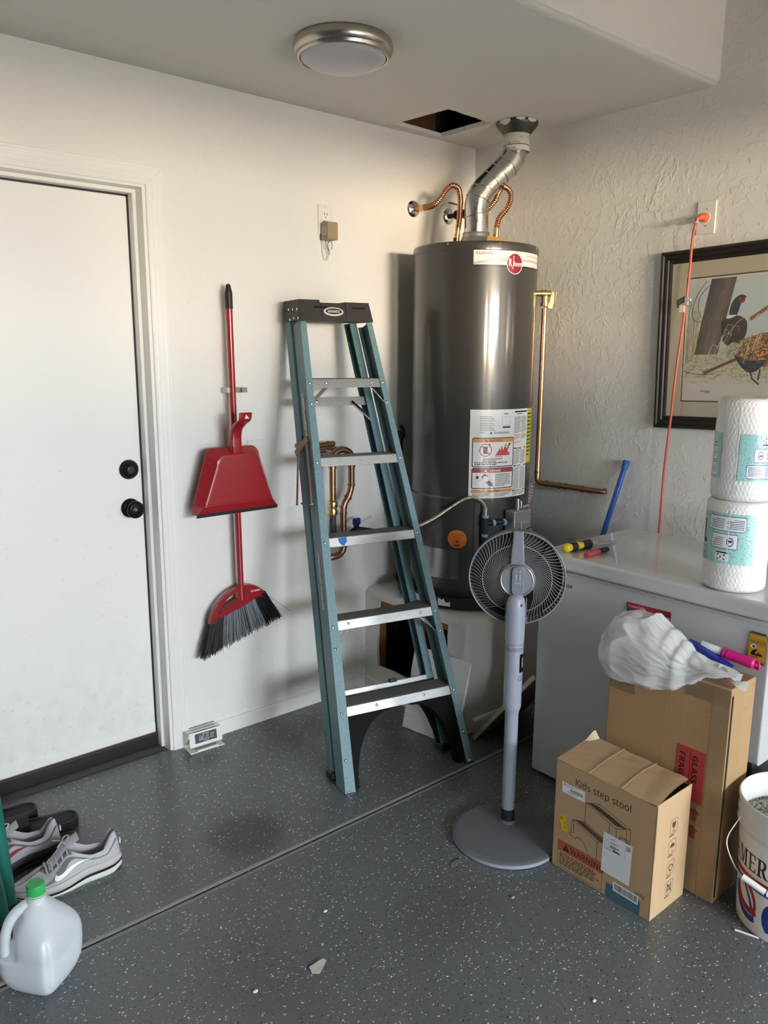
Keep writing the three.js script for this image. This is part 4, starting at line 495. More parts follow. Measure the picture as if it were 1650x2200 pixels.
// ---------------------------------------------------------------- chest freezer and what stands on it
{
  const Menamel = phys([0.52, 0.535, 0.54], 0.3, { clearcoat: 0.35, clearcoatRoughness: 0.12 });
  const fz = thing('chest_freezer', 'long white chest freezer along the right wall with a glossy flat lid', 'freezer', [-0.405, 0, 1.43]);
  const L = (x0, x1, y0, y1, z0, z1, r, s) => rbx(x0 + 0.405, x1 + 0.405, y0, y1, z0 - 1.43, z1 - 1.43, r, s);
  { const s = shapeOf([[1.02, 0.02], [1.70, 0.02], [1.70, 0.375], [1.837, 0.375], [1.837, 0.807], [1.02, 0.807]].map((p) => [p[0] - 1.43, p[1]])); part('cabinet', extrude(s, 0.55, 0.005, 3).applyMatrix4(basis([0, 0, 1], [0, 1, 0], [-1, 0, 0], [-0.13 + 0.405, 0, 0])), Menamel, fz); }
  part('compressor_grille', L(-0.665, -0.14, 0.02, 0.376, 1.69, 1.815, 0.004), MblackSoft, fz, 'dark recessed compressor bay');
  part('lid', L(-0.703, -0.115, 0.8135, 0.866, 1.018, 1.842, 0.011, 4), phys([0.60, 0.605, 0.60], 0.2, { clearcoat: 0.6, clearcoatRoughness: 0.06 }), fz);
  part('lid_gasket', L(-0.676, -0.135, 0.805, 0.815, 1.026, 1.832, 0.001), mat([0.16, 0.165, 0.17], 0.7), fz); part('front_trim', L(-0.6825, -0.67, 0.795, 0.798, 1.022, 1.835, 0.001), Menamel, fz);
  for (const [x, z] of [[-0.64, 1.06], [-0.17, 1.06], [-0.64, 1.66], [-0.17, 1.78]]) part('foot', cyl(0.018, 0.018, 0.022, x + 0.405, 0.01, z - 1.43, 14), Mblack, fz);
  const txt = canvasTex(256, 64, (g, w, h) => { g.clearRect(0, 0, w, h); g.fillStyle = '#3b3f44'; g.font = 'bold 46px sans-serif'; g.textAlign = 'right'; g.fillText('Hisense', w - 6, 46); });
  part('brand_lettering', new THREE.PlaneGeometry(0.112, 0.028).rotateY(-PI / 2).translate(-0.6806 + 0.405, 0.757, 1.109 - 1.43), mat('#ffffff', 0.6, { map: txt, transparent: true, alphaTest: 0.5 }), fz);
  const mg = canvasTex(512, 192, (g, w, h) => { const q = g.createLinearGradient(0, 0, w, 0); q.addColorStop(0, '#8e1020'); q.addColorStop(0.35, '#b3242c'); q.addColorStop(1, '#7c1420'); g.fillStyle = q; g.fillRect(0, 0, w, h); g.fillStyle = '#33405e'; g.fillRect(0, 62, 150, 130); g.fillStyle = '#efc9c0'; g.font = 'italic bold 42px serif'; g.fillText('Coca-Cola', 12, 46); g.fillStyle = '#f2e6de'; g.font = 'bold 46px sans-serif'; g.save(); g.translate(268, 96); g.scale(0.86, 1); g.fillText('#OURHOUSE', 0, 0); g.restore(); });
  const mag = solo('fridge_magnet', extrude(rrShape(0.156, 0.058, 0.004), 0.002, 0.0004, 1).rotateY(-PI / 2).rotateX(-0.02).translate(-0.6812, 0.732, 1.456), mat([0.35, 0.04, 0.06], 0.4), 'dark red rectangular magnet on the freezer front above the white bag', 'magnet');
  part('printed_face', new THREE.PlaneGeometry(0.154, 0.056).rotateY(-PI / 2).rotateX(-0.02).translate(-0.6835, 0.732, 1.456), mat('#ffffff', 0.35, { map: mg }), mag);
  const cs = new THREE.Shape(); [[-0.023, -0.047], [0.023, -0.047], [0.0255, -0.042], [0.0255, 0.038], [0.02, 0.047], [-0.02, 0.047], [-0.0255, 0.038], [-0.0255, -0.042]].forEach((p, i) => i ? cs.lineTo(...p) : cs.moveTo(...p));
  const can = solo('can_magnet', extrude(cs, 0.003, 0.0005, 1).rotateY(-PI / 2).translate(-0.6812, 0.726, 1.803), mat([0.08, 0.07, 0.05], 0.4), 'yellow magnet shaped like a drinks can on the freezer front', 'magnet');
  const ct = canvasTex(256, 480, (g, w, h) => { g.fillStyle = '#c79a22'; g.fillRect(0, 0, w, h); g.fillStyle = '#4a463c'; g.fillRect(0, 0, w, 26); g.fillStyle = '#2c261b'; g.font = 'bold 70px sans-serif'; g.textAlign = 'center'; g.save(); g.translate(w / 2, 168); g.scale(0.72, 1); g.fillText('PACIFICO', 0, 0); g.restore(); g.fillRect(14, 96, 228, 5); g.fillRect(14, 184, 228, 5); g.fillStyle = '#dfe6ea'; g.beginPath(); g.ellipse(70, 216, 42, 34, 0, 0, 7); g.fill(); g.fillStyle = '#2b557c'; g.beginPath(); g.ellipse(74, 218, 24, 20, 0, 0, 7); g.fill(); g.fillStyle = '#17130c'; g.beginPath(); g.moveTo(34, 352); g.bezierCurveTo(40, 270, 110, 244, 150, 258); g.bezierCurveTo(104, 268, 92, 330, 120, 352); g.fill(); g.beginPath(); g.moveTo(96, 352); g.lineTo(156, 282); g.lineTo(226, 352); g.fill(); g.fillStyle = '#c79a22'; g.beginPath(); g.moveTo(134, 322); g.lineTo(156, 296); g.lineTo(182, 322); g.lineTo(166, 314); g.lineTo(156, 326); g.lineTo(146, 314); g.fill(); greek(g, 40, 368, 180, 18, 1, '#17130c', 0.8); g.fillStyle = '#5a2412'; g.fillRect(6, 444, 60, 26); g.fillRect(180, 444, 60, 26); });
  part('printed_face', planarUV(new THREE.ShapeGeometry(cs), 'x', 'y', 0.051, 0.094, -0.0255, -0.047).scale(0.95, 0.97, 1).rotateY(-PI / 2).translate(-0.6844, 0.726, 1.803), mat('#ffffff', 0.35, { map: ct }), can);
  // paper towel rolls, one on the other, still in their printed film
  const emboss = heightTex(512, (u, v) => { const a = Math.sin((u * 16 + 0.18 * Math.sin(v * 2 * PI * 5)) * PI * 2), b = tileNoise(u, v, 22, 3.3, 2); return 0.5 + 0.25 * a * Math.sin(v * 2 * PI * 10) + 0.35 * b; }, 1); emboss.repeat.set(3, 1.6);
  const Mroll = phys([0.84, 0.83, 0.81], 0.55, { bumpMap: emboss, bumpScale: 0.0018, clearcoat: 0.5, clearcoatRoughness: 0.25 });
  const film = (flip, left) => canvasTex(512, 320, (g, w, h) => {
    g.fillStyle = '#a8d8d6'; g.fillRect(0, 0, w, h); for (let i = 0; i < 520; i++) { g.fillStyle = `rgba(40,120,140,${rr(0.25, 0.7)})`; g.beginPath(); g.ellipse(rr(0, w), rr(0, h), 4, 2.4, 0.7, 0, 7); g.fill(); }
    if (flip) { g.translate(w, h); g.rotate(PI); }
    const card = (x, y, cw, ch, r) => { g.fillStyle = '#eef1f2'; g.strokeStyle = '#33456a'; g.lineWidth = 4; g.beginPath(); g.roundRect(x, y, cw, ch, r); g.fill(); g.stroke(); };
    g.fillStyle = '#eef1f2'; g.fillRect(200, 18, 120, 62); g.fillStyle = '#1a1c20'; g.fillRect(206, 66, 108, 10); for (const x of [232, 286]) { g.beginPath(); for (let k = 0; k < 3; k++) { const a = k * 2.094 - 1.57; g.moveTo(x + 16 * Math.cos(a), 42 + 16 * Math.sin(a)); g.arc(x, 42, 16, a, a + 1.1); } g.lineWidth = 8; g.strokeStyle = '#1a1c20'; g.stroke(); }
    card(140, 98, 230, 92, 8); g.beginPath(); g.arc(200, 142, 26, 0, 7); g.lineWidth = 6; g.strokeStyle = '#273556'; g.stroke(); g.fillStyle = '#273556'; g.beginPath(); g.arc(192, 146, 9, 0, 7); g.arc(210, 146, 9, 0, 7); g.fill(); greek(g, 258, 112, 96, 64, 5, '#66708a');
    card(80, 210, 330, 92, 22); greek(g, 96, 224, 140, 66, 6, '#3b4a70'); greek(g, 258, 224, 136, 66, 6, '#5a6584');
    if (left) { g.fillStyle = '#14182a'; g.fillRect(left === 1 ? 470 : 0, 110, 26, 150); g.fillRect(left === 1 ? 440 : 0, 110, 60, 30); g.strokeStyle = '#33456a'; g.lineWidth = 4; g.strokeRect(430, 12, 70, 74); g.beginPath(); g.moveTo(465, 12); g.lineTo(465, 86); g.moveTo(430, 48); g.lineTo(500, 48); g.stroke(); }
  });
  const rollPatch = (d0, d1, y0, y1, r) => grid(24, 1, (u, v) => { const a = rad(d0 + (d1 - d0) * u); return [r * Math.sin(a), y0 + (y1 - y0) * v, r * Math.cos(a)]; });
  const mk = (label, pos, h, r, d0, d1, y0, y1, flip, left, lab2) => {
    const t = thing('paper_towel_roll', label, 'paper towel', pos, 'paper towel rolls stacked on the freezer');
    const prof = [[0.021, 0.004], [0.03, 0.0], [r - 0.012, 0.0], [r - 0.003, 0.005], [r, 0.014]]; for (let i = 1; i < 10; i++) prof.push([r + 0.0008 * Math.sin(i * 2.1), 0.014 + (h - 0.028) * i / 10]); prof.push([r, h - 0.014], [r - 0.003, h - 0.005], [r - 0.012, h], [0.03, h], [0.021, h - 0.005], [0.021, 0.004]);
    part('paper', lathe(prof, 72), Mroll, t); part('printed_band', rollPatch(d0, d1, y0, y1, r + 0.0012), phys('#ffffff', 0.35, { map: film(flip, left), clearcoat: 0.6, clearcoatRoughness: 0.2 }), t, 'pale teal printed band');
    if (lab2) part('printed_band', rollPatch(...lab2, r + 0.0012), phys('#ffffff', 0.35, { map: film(false, 0), clearcoat: 0.6, clearcoatRoughness: 0.2 }), t);
    part('film_seam', [rollPatch(-79.5, -78.2, 0.012, h - 0.012, r + 0.0014)], phys([0.9, 0.9, 0.9], 0.25, {}), t); return t;
  };
  mk('lower white paper towel roll with a pale teal band, standing directly on the freezer lid', [-0.6, 0.866, 1.675], 0.266, 0.0885, -142, -33, 0.085, 0.232, true, 1);
  const up = mk('upper white paper towel roll, standing on top of another roll', [-0.597, 1.132, 1.677], 0.293, 0.0865, -76, 20, 0.062, 0.194, false, 0, [-150, -112, 0.062, 0.194]);
  // hand tools left on the lid
  const sd = thing('putty_chisel', 'short yellow and black handled scraper with a flat steel blade on the freezer lid', 'hand tool', [-0.6, 0.8815, 1.115]);
  const ax = V3(0.125, 0.0, 0.012).normalize(); const along = (prof, seg = 24) => lathe(prof, seg).applyQuaternion(new THREE.Quaternion().setFromUnitVectors(V3(0, 1, 0), ax));
  part('grip', along([[0, -0.068], [0.011, -0.066], [0.0155, -0.058], [0.0158, -0.045], [0.0135, -0.038], [0.0132, 0.045], [0.0165, 0.05], [0.0165, 0.06], [0.012, 0.066], [0, 0.067]]), mat([0.74, 0.57, 0.02], 0.4), sd, 'yellow grip');
  part('rubber_sleeve', [along([[0.0137, -0.036], [0.0158, -0.034], [0.0152, -0.02], [0.0158, -0.008], [0.0137, -0.006]]), along([[0.0135, 0.022], [0.0162, 0.024], [0.0158, 0.04], [0.0172, 0.05], [0.017, 0.062], [0.012, 0.068]])], MblackSoft, sd);
  part('blade', [rod([0.062, 0, 0.006], [0.1, 0, 0.0096], 0.0055), bar([0.09, -0.004, 0.0086], [0.2, -0.0105, 0.019], 0.024, 0.003, [0, 1, 0.06], 0.001)], metal([0.6, 0.6, 0.6], 0.35), sd, 'steel blade');
  const mk2 = thing('marker_pen', 'short red marker pen with a black cap lying on the freezer lid', 'marker', [-0.6, 0.8755, 1.196]);
  part('barrel', rod([-0.062, 0, 0.002], [0.012, 0, 0], 0.0088, 0.0088, 20), mat([0.55, 0.055, 0.06], 0.4), mk2); part('cap', rod([0.012, 0, 0], [0.066, 0, -0.002], 0.0092, 0.0085, 20), Mblack, mk2); part('clip', bar([0.016, 0.0095, 0], [0.052, 0.0095, -0.001], 0.004, 0.0015, [0, 1, 0]), Mblack, mk2);
  const ca = thing('white_carton', 'white carton with red spots at the far right of the freezer lid', 'carton', [-0.30, 0.866, 1.735]);
  part('carton', rbox(0.1, 0.16, 0.12, 0, 0.08, 0.036, 0.002), mat([0.78, 0.77, 0.76], 0.5), ca); for (const y of [0.055, 0.085]) part('red_spot', lathe([[0, 0.0008], [0.011, 0.0006], [0.0115, 0]], 20).rotateZ(PI / 2).translate(-0.05, y, -0.012), mat([0.3, 0.02, 0.04], 0.5), ca);
  // blue handle standing in the gap behind the freezer
  const st = thing('blue_pole', 'blue mop pole leaning on the right wall behind the freezer', 'pole', [-0.2, 0, 0.72]);
  part('pole', rod([0, 0.01, 0], [0.176, 1.095, 0.195], 0.0112, 0.0112, 22), phys([0.015, 0.075, 0.36], 0.25, { clearcoat: 0.6 }), st); part('end_cap', rod([0.1745, 1.085, 0.1935], [0.1795, 1.116, 0.199], 0.0132, 0.0138, 18), mat([0.025, 0.12, 0.42], 0.5), st); part('foot_cap', rod([-0.002, 0.001, -0.002], [0.002, 0.03, 0.002], 0.013), Mblack, st);
}
// ---------------------------------------------------------------- drywall scraps and bin between stand and freezer
{
  const rag = (pts, th, jag) => { const s = [], n = 14; pts.forEach((p, i) => { const q = pts[(i + 1) % pts.length]; for (let k = 0; k < n; k++) { const t = k / n; s.push([p[0] + (q[0] - p[0]) * t + rr(-jag, jag), p[1] + (q[1] - p[1]) * t + rr(-jag, jag)]); } }); return extrude(shapeOf(s), th); };
  const cut = thing('cut_out_panel', 'cut-out white drywall panel leaning on the stand under the hole it came from', 'drywall piece', [-0.775, 0, 0.565]);
  const g = rag([[-0.135, 0.0], [0.135, 0.0], [0.142, 0.335], [-0.14, 0.338]], 0.013, 0.0016);
  const ux = [0.155, 0, 0.988], uy = [0.255, 0.966, -0.04], uz = [-0.954, 0.258, 0.15]; g.applyMatrix4(basis(ux, uy, uz)); part('board', boxUV(g), MwallL, cut);
  const lip = rag([[-0.135, 0.333], [0.142, 0.330], [0.141, 0.341], [-0.135, 0.343]], 0.0145, 0.003).applyMatrix4(basis(ux, uy, uz)); part('torn_paper_edge', lip, Mgypsum, cut);
  const sc = thing('drywall_scrap', 'long broken drywall scrap propped against the freezer side, jagged white edge showing', 'drywall piece', [-0.655, 0, 0.685]);
  const d = V3(0.03, 0.37, 0.29).normalize(), w = V3(1, 0, -0.1).normalize(), n = new THREE.Vector3().crossVectors(w, d).normalize(), d2 = new THREE.Vector3().crossVectors(n, w); const g2 = rag([[0.0, 0.012], [0.32, 0.012], [0.34, 0.42], [0.0, 0.455]], 0.014, 0.005); g2.applyMatrix4(basis(w.toArray(), d2.toArray(), n.toArray())); part('board', boxUV(g2), mat([0.33, 0.30, 0.26], 0.9), sc);
  const g3 = rag([[-0.004, 0.012], [0.01, 0.012], [0.012, 0.45], [-0.006, 0.455]], 0.0165, 0.0045).applyMatrix4(basis(w.toArray(), d2.toArray(), n.toArray())); part('broken_edge', g3, mat([0.72, 0.70, 0.66], 0.95), sc);
  const bin = thing('storage_bin', 'dark navy plastic storage bin in the shadow between the stand and the freezer', 'bin', [-0.32, 0, 0.935]);
  part('tub', [rbox(0.34, 0.17, 0.11, 0, 0.085, 0, 0.012, 3)], mat([0.004, 0.006, 0.045], 0.5), bin); part('rim', rbox(0.36, 0.016, 0.13, 0, 0.172, 0, 0.006), mat([0.006, 0.009, 0.06], 0.5), bin);
  const wad = new THREE.IcosahedronGeometry(0.019, 3); { const p = wad.attributes.position; for (let i = 0; i < p.count; i++) { const v = V3(p.getX(i), p.getY(i), p.getZ(i)); const k = 1 + 0.5 * fbm(v.x * 70, v.y * 70, v.z * 70, 3); p.setXYZ(i, v.x * k, v.y * k, v.z * k * 0.8); } wad.computeVertexNormals(); }
  solo('foam_blob', [wad.clone().translate(-0.578, 0.262, 0.288), wad.clone().scale(0.9, 0.9, 1.1).translate(-0.57, 0.258, 0.262)], mat([0.55, 0.45, 0.34], 0.85), 'lump of dried foam stuck on the wooden stud inside the stand opening', 'foam');
}
// ---------------------------------------------------------------- cardboard boxes
const kraft = (w, h, draw, base = '#b99a76') => canvasTex(w, h, (g) => { g.fillStyle = base; g.fillRect(0, 0, w, h); for (let i = 0; i < w; i += 3) { g.fillStyle = `rgba(90,60,30,${rr(0.0, 0.06)})`; g.fillRect(i, 0, 2, h); } for (let i = 0; i < 900; i++) { g.fillStyle = `rgba(${rnd() < 0.5 ? '70,45,20' : '225,190,150'},${rr(0.03, 0.12)})`; g.fillRect(rr(0, w), rr(0, h), rr(2, 22), rr(1, 3)); } draw && draw(g, w, h); });
{
  // x runs along +z on the front face; the near short side faces +z
  const X0 = -1.055, X1 = -0.877, Z0 = 1.409, Z1 = 1.746, T = 0.349;
  const b = thing('step_stool_box', 'small opened cardboard box printed Kids step stool with white shipping labels', 'box', [(X0 + X1) / 2, 0, (Z0 + Z1) / 2]);
  const cx = (X0 + X1) / 2, cz = (Z0 + Z1) / 2, th = 0.004;
  const front = kraft(1200, 1240, (g, w, h) => {
    const K = '#1c140d'; g.fillStyle = K; g.font = '104px sans-serif'; g.fillText('Kids step stool', 250, 190);
    g.lineWidth = 5; g.strokeStyle = K; const poly = (p, f) => { g.beginPath(); p.forEach((q, i) => i ? g.lineTo(...q) : g.moveTo(...q)); if (f) { g.fillStyle = f; g.fill(); } else g.stroke(); };
    poly([[395, 330], [560, 268], [930, 372], [772, 440], [395, 330]]); poly([[395, 330], [395, 560]]); poly([[560, 268], [560, 278]]); poly([[930, 372], [930, 700], [915, 730], [772, 735], [772, 440]]); poly([[690, 418], [690, 640]]); poly([[240, 596], [395, 545], [690, 640], [560, 700], [240, 596]]); poly([[240, 596], [232, 745], [215, 770], [290, 800], [310, 770], [345, 762], [400, 790], [470, 900], [600, 960]]); poly([[265, 605], [262, 745]]); poly([[560, 700], [560, 910]]); poly([[885, 400], [900, 690]]);
    g.beginPath(); g.roundRect(812, 500, 98, 72, 24); g.stroke(); g.beginPath(); g.roundRect(822, 512, 78, 48, 18); g.stroke();
    g.lineWidth = 9; for (const [ox, oy, n] of [[430, 322, 17], [275, 588, 15]]) for (let i = 0; i < n; i++) { const x = ox + i * 21, y = oy + i * (ox > 300 ? 5.6 : 6.4); g.beginPath(); g.moveTo(x, y); g.lineTo(x + 58, y - 20); g.lineTo(x + 78, y - 12); g.lineTo(x + 118, y - 30); g.stroke(); }
    g.fillStyle = '#b2583f'; g.fillRect(80, 905, 560, 120); g.strokeStyle = K; g.lineWidth = 4; g.strokeRect(80, 905, 560, 310); g.fillStyle = K; g.font = '94px sans-serif'; g.fillText('WARNING', 232, 1000); g.beginPath(); g.moveTo(140, 1000); g.lineTo(182, 925); g.lineTo(224, 1000); g.fill(); g.fillStyle = '#b2583f'; g.fillRect(178, 950, 8, 30); g.fillRect(178, 984, 8, 9); greek(g, 104, 1042, 510, 150, 8, '#3a2817', 0.5);
    g.fillStyle = '#46697a'; g.beginPath(); g.roundRect(690, 1080, 400, 160, 20); g.fill(); g.fillStyle = K; g.font = '60px sans-serif'; g.fillText('only', 1020, 1030);
  });
  const side = kraft(640, 1240, (g, w, h) => { g.strokeStyle = g.fillStyle = '#3a2a1a'; g.lineWidth = 5; const fr = (y) => { g.beginPath(); g.roundRect(272, y, 130, 150, 20); g.stroke(); greek(g, 262, y + 162, 150, 24, 1, '#4a3622', 0.7); };
    fr(255); g.beginPath(); g.moveTo(305, 285); g.lineTo(370, 285); g.bezierCurveTo(372, 345, 348, 345, 342, 350); g.lineTo(342, 378); g.lineTo(365, 388); g.lineTo(310, 388); g.lineTo(334, 378); g.lineTo(334, 350); g.bezierCurveTo(325, 345, 304, 345, 305, 285); g.fill();
    fr(480); g.beginPath(); g.arc(337, 560, 42, PI, 0); g.fill(); g.fillRect(334, 556, 5, 52); g.beginPath(); g.arc(346, 606, 9, 0, PI); g.stroke();
    fr(710); g.lineWidth = 15; for (let k = 0; k < 3; k++) { const a = k * 2.094 - 1.2; g.beginPath(); g.arc(337, 788, 34, a, a + 1.35); g.stroke(); const e = a + 1.6; g.beginPath(); g.moveTo(337 + 48 * Math.cos(e - 0.35), 788 + 48 * Math.sin(e - 0.35)); g.lineTo(337 + 34 * Math.cos(e + 0.2), 788 + 34 * Math.sin(e + 0.2)); g.lineTo(337 + 18 * Math.cos(e - 0.35), 788 + 18 * Math.sin(e - 0.35)); g.fill(); }
    g.lineWidth = 5; fr(935); g.fillRect(300, 960, 14, 100); g.fillRect(360, 960, 14, 100); g.fillRect(312, 990, 50, 12); g.fillRect(312, 1030, 50, 12); g.lineWidth = 10; g.beginPath(); g.moveTo(292, 952); g.lineTo(382, 1070); g.stroke(); }, '#c4a580');  // near side gets a paler kraft base: brighter light put into its colour
  const plain = kraft(512, 512, null), Mk = mat('#ffffff', 0.85, { map: plain }), MkIn = mat([0.20, 0.13, 0.075], 0.95);
  const wall = (name, geo, uvAx, m, lab) => part(name, geo, m, b, lab);
  const fg = rbox(th, T, Z1 - Z0, X0 - cx + th / 2, T / 2, 0, 0.0015); { planarUV(fg, 'z', 'y', Z1 - Z0, T, Z0 - cz, 0); } wall('front_wall', fg, 0, mat('#ffffff', 0.85, { map: front }));
  const sg = rbox(X1 - X0, T + 0.004, th, 0, T / 2 + 0.002, Z1 - cz - th / 2, 0.0015); planarUV(sg, 'x', 'y', X1 - X0, T, X0 - cx, 0); wall('side_wall', sg, 0, mat('#ffffff', 0.85, { map: side }));
  wall('back_wall', boxUV(rbox(th, T, Z1 - Z0, X1 - cx - th / 2, T / 2, 0, 0.0015)), 0, Mk); wall('side_wall', boxUV(rbox(X1 - X0, T, th, 0, T / 2, Z0 - cz + th / 2, 0.0015)), 0, Mk); wall('bottom_flap', rbox(X1 - X0 - 0.002, th, Z1 - Z0 - 0.002, 0, th / 2, 0, 0.001), 0, MkIn);
  // creased lid, bulging up towards the back and gaping at the near end
  const lidF = (o) => grid(26, 34, (u, v) => { const z = Z0 - cz + (Z1 - Z0) * v, x = X0 - cx + (X1 - X0) * u; const r = 0.0035 * (Math.abs(fbm(v * 5, u * 3, 2)) + 0.6 * Math.sin(v * 21 + u * 2) * smooth(0.2, 0.5, v) * 0.4); const lift = 0.018 * u * (1 - 0.35 * v) + 0.010 * Math.sin(u * PI) * v; return [x, T + 0.0015 + lift + r + o, z - 0.012 * smooth(0.9, 1, v) * u]; });
  part('lid_flap', boxUV(lidF(0)), Mk, b); part('lid_underside', lidF(-0.003), MkIn, b); part('lid_crease', [0.34, 0.66].map((v) => grid(20, 3, (u, w) => { const z = Z0 - cz + (Z1 - Z0) * (v + 0.01 * w), x = X0 - cx + (X1 - X0) * u; const lift = 0.018 * u * (1 - 0.35 * v) + 0.010 * Math.sin(u * PI) * v; return [x, T + 0.0062 + lift - 0.0028 * Math.abs(w - 0.5), z]; })), Mk, b);
  const cor = grid(6, 6, (u, v) => [X1 - cx - 0.045 + 0.045 * u, T + 0.018 + 0.026 * (1 - v) * smooth(0, 1, u) - 0.003, Z0 - cz + 0.0 + 0.02 * v + 0.01 * u]); part('torn_corner', cor, mat([0.66, 0.5, 0.33], 0.8, { side: THREE.DoubleSide }), b, 'pale torn corner');
  const stick = (w, h, z, y, rot, tex, name, lab) => { const g = new THREE.PlaneGeometry(w, h).rotateZ(rot).rotateY(-PI / 2).translate(X0 - cx - 0.0007, y, z - cz); part(name, g, mat('#ffffff', 0.6, { map: tex }), b, lab); };
  stick(0.094, 0.125, 1.632, 0.135, -0.02, canvasTex(512, 680, (g, w, h) => { g.fillStyle = '#e4e6ea'; g.fillRect(0, 0, w, h); greek(g, 130, 54, 120, 30, 2, '#777'); greek(g, 130, 110, 180, 40, 2, '#555'); greek(g, 130, 170, 170, 50, 3, '#333', 0.7); greek(g, 30, 240, 300, 40, 2, '#666'); g.fillStyle = '#111'; g.fillRect(190, 230, 110, 26); g.strokeStyle = '#333'; g.lineWidth = 3; g.beginPath(); g.moveTo(392, 20); g.lineTo(392, 300); g.stroke(); greek(g, 410, 40, 80, 90, 5, '#222', 0.6); g.strokeStyle = '#444'; g.strokeRect(24, 30, 78, 78); g.strokeRect(24, 136, 78, 78); }), 'shipping_label', 'white shipping label');
  stick(0.082, 0.033, 1.476, 0.272, -0.0, canvasTex(512, 210, (g, w, h) => { g.fillStyle = '#e8e9ec'; g.fillRect(0, 0, w, h); g.fillStyle = '#1b1b1b'; g.fillRect(22, 26, 52, 10); g.fillRect(44, 30, 12, 40); greek(g, 96, 26, 260, 34, 2, '#666'); barcode(g, 190, 78, 270, 62); greek(g, 120, 152, 260, 40, 2, '#555'); }), 'address_label', 'narrow white label');
  stick(0.024, 0.05, 1.447, 0.155, 0.28, canvasTex(160, 330, (g, w, h) => { g.fillStyle = '#e2b51c'; g.fillRect(0, 0, w, h); g.fillStyle = '#17130c'; g.font = 'bold 86px sans-serif'; g.fillText('D', 28, 92); g.save(); g.translate(96, 120); g.rotate(PI / 2); g.font = 'bold 54px sans-serif'; g.fillText('14.', 0, 0); g.font = 'bold 34px sans-serif'; g.fillText('889', 100, 10); g.restore(); }), 'price_tag', 'small yellow tag');
  stick(0.082, 0.028, 1.668, 0.045, -0.02, canvasTex(512, 180, (g, w, h) => { g.fillStyle = '#eceef0'; g.fillRect(0, 0, w, h); barcode(g, 26, 24, 460, 128); }), 'barcode_label', 'white barcode label');
}
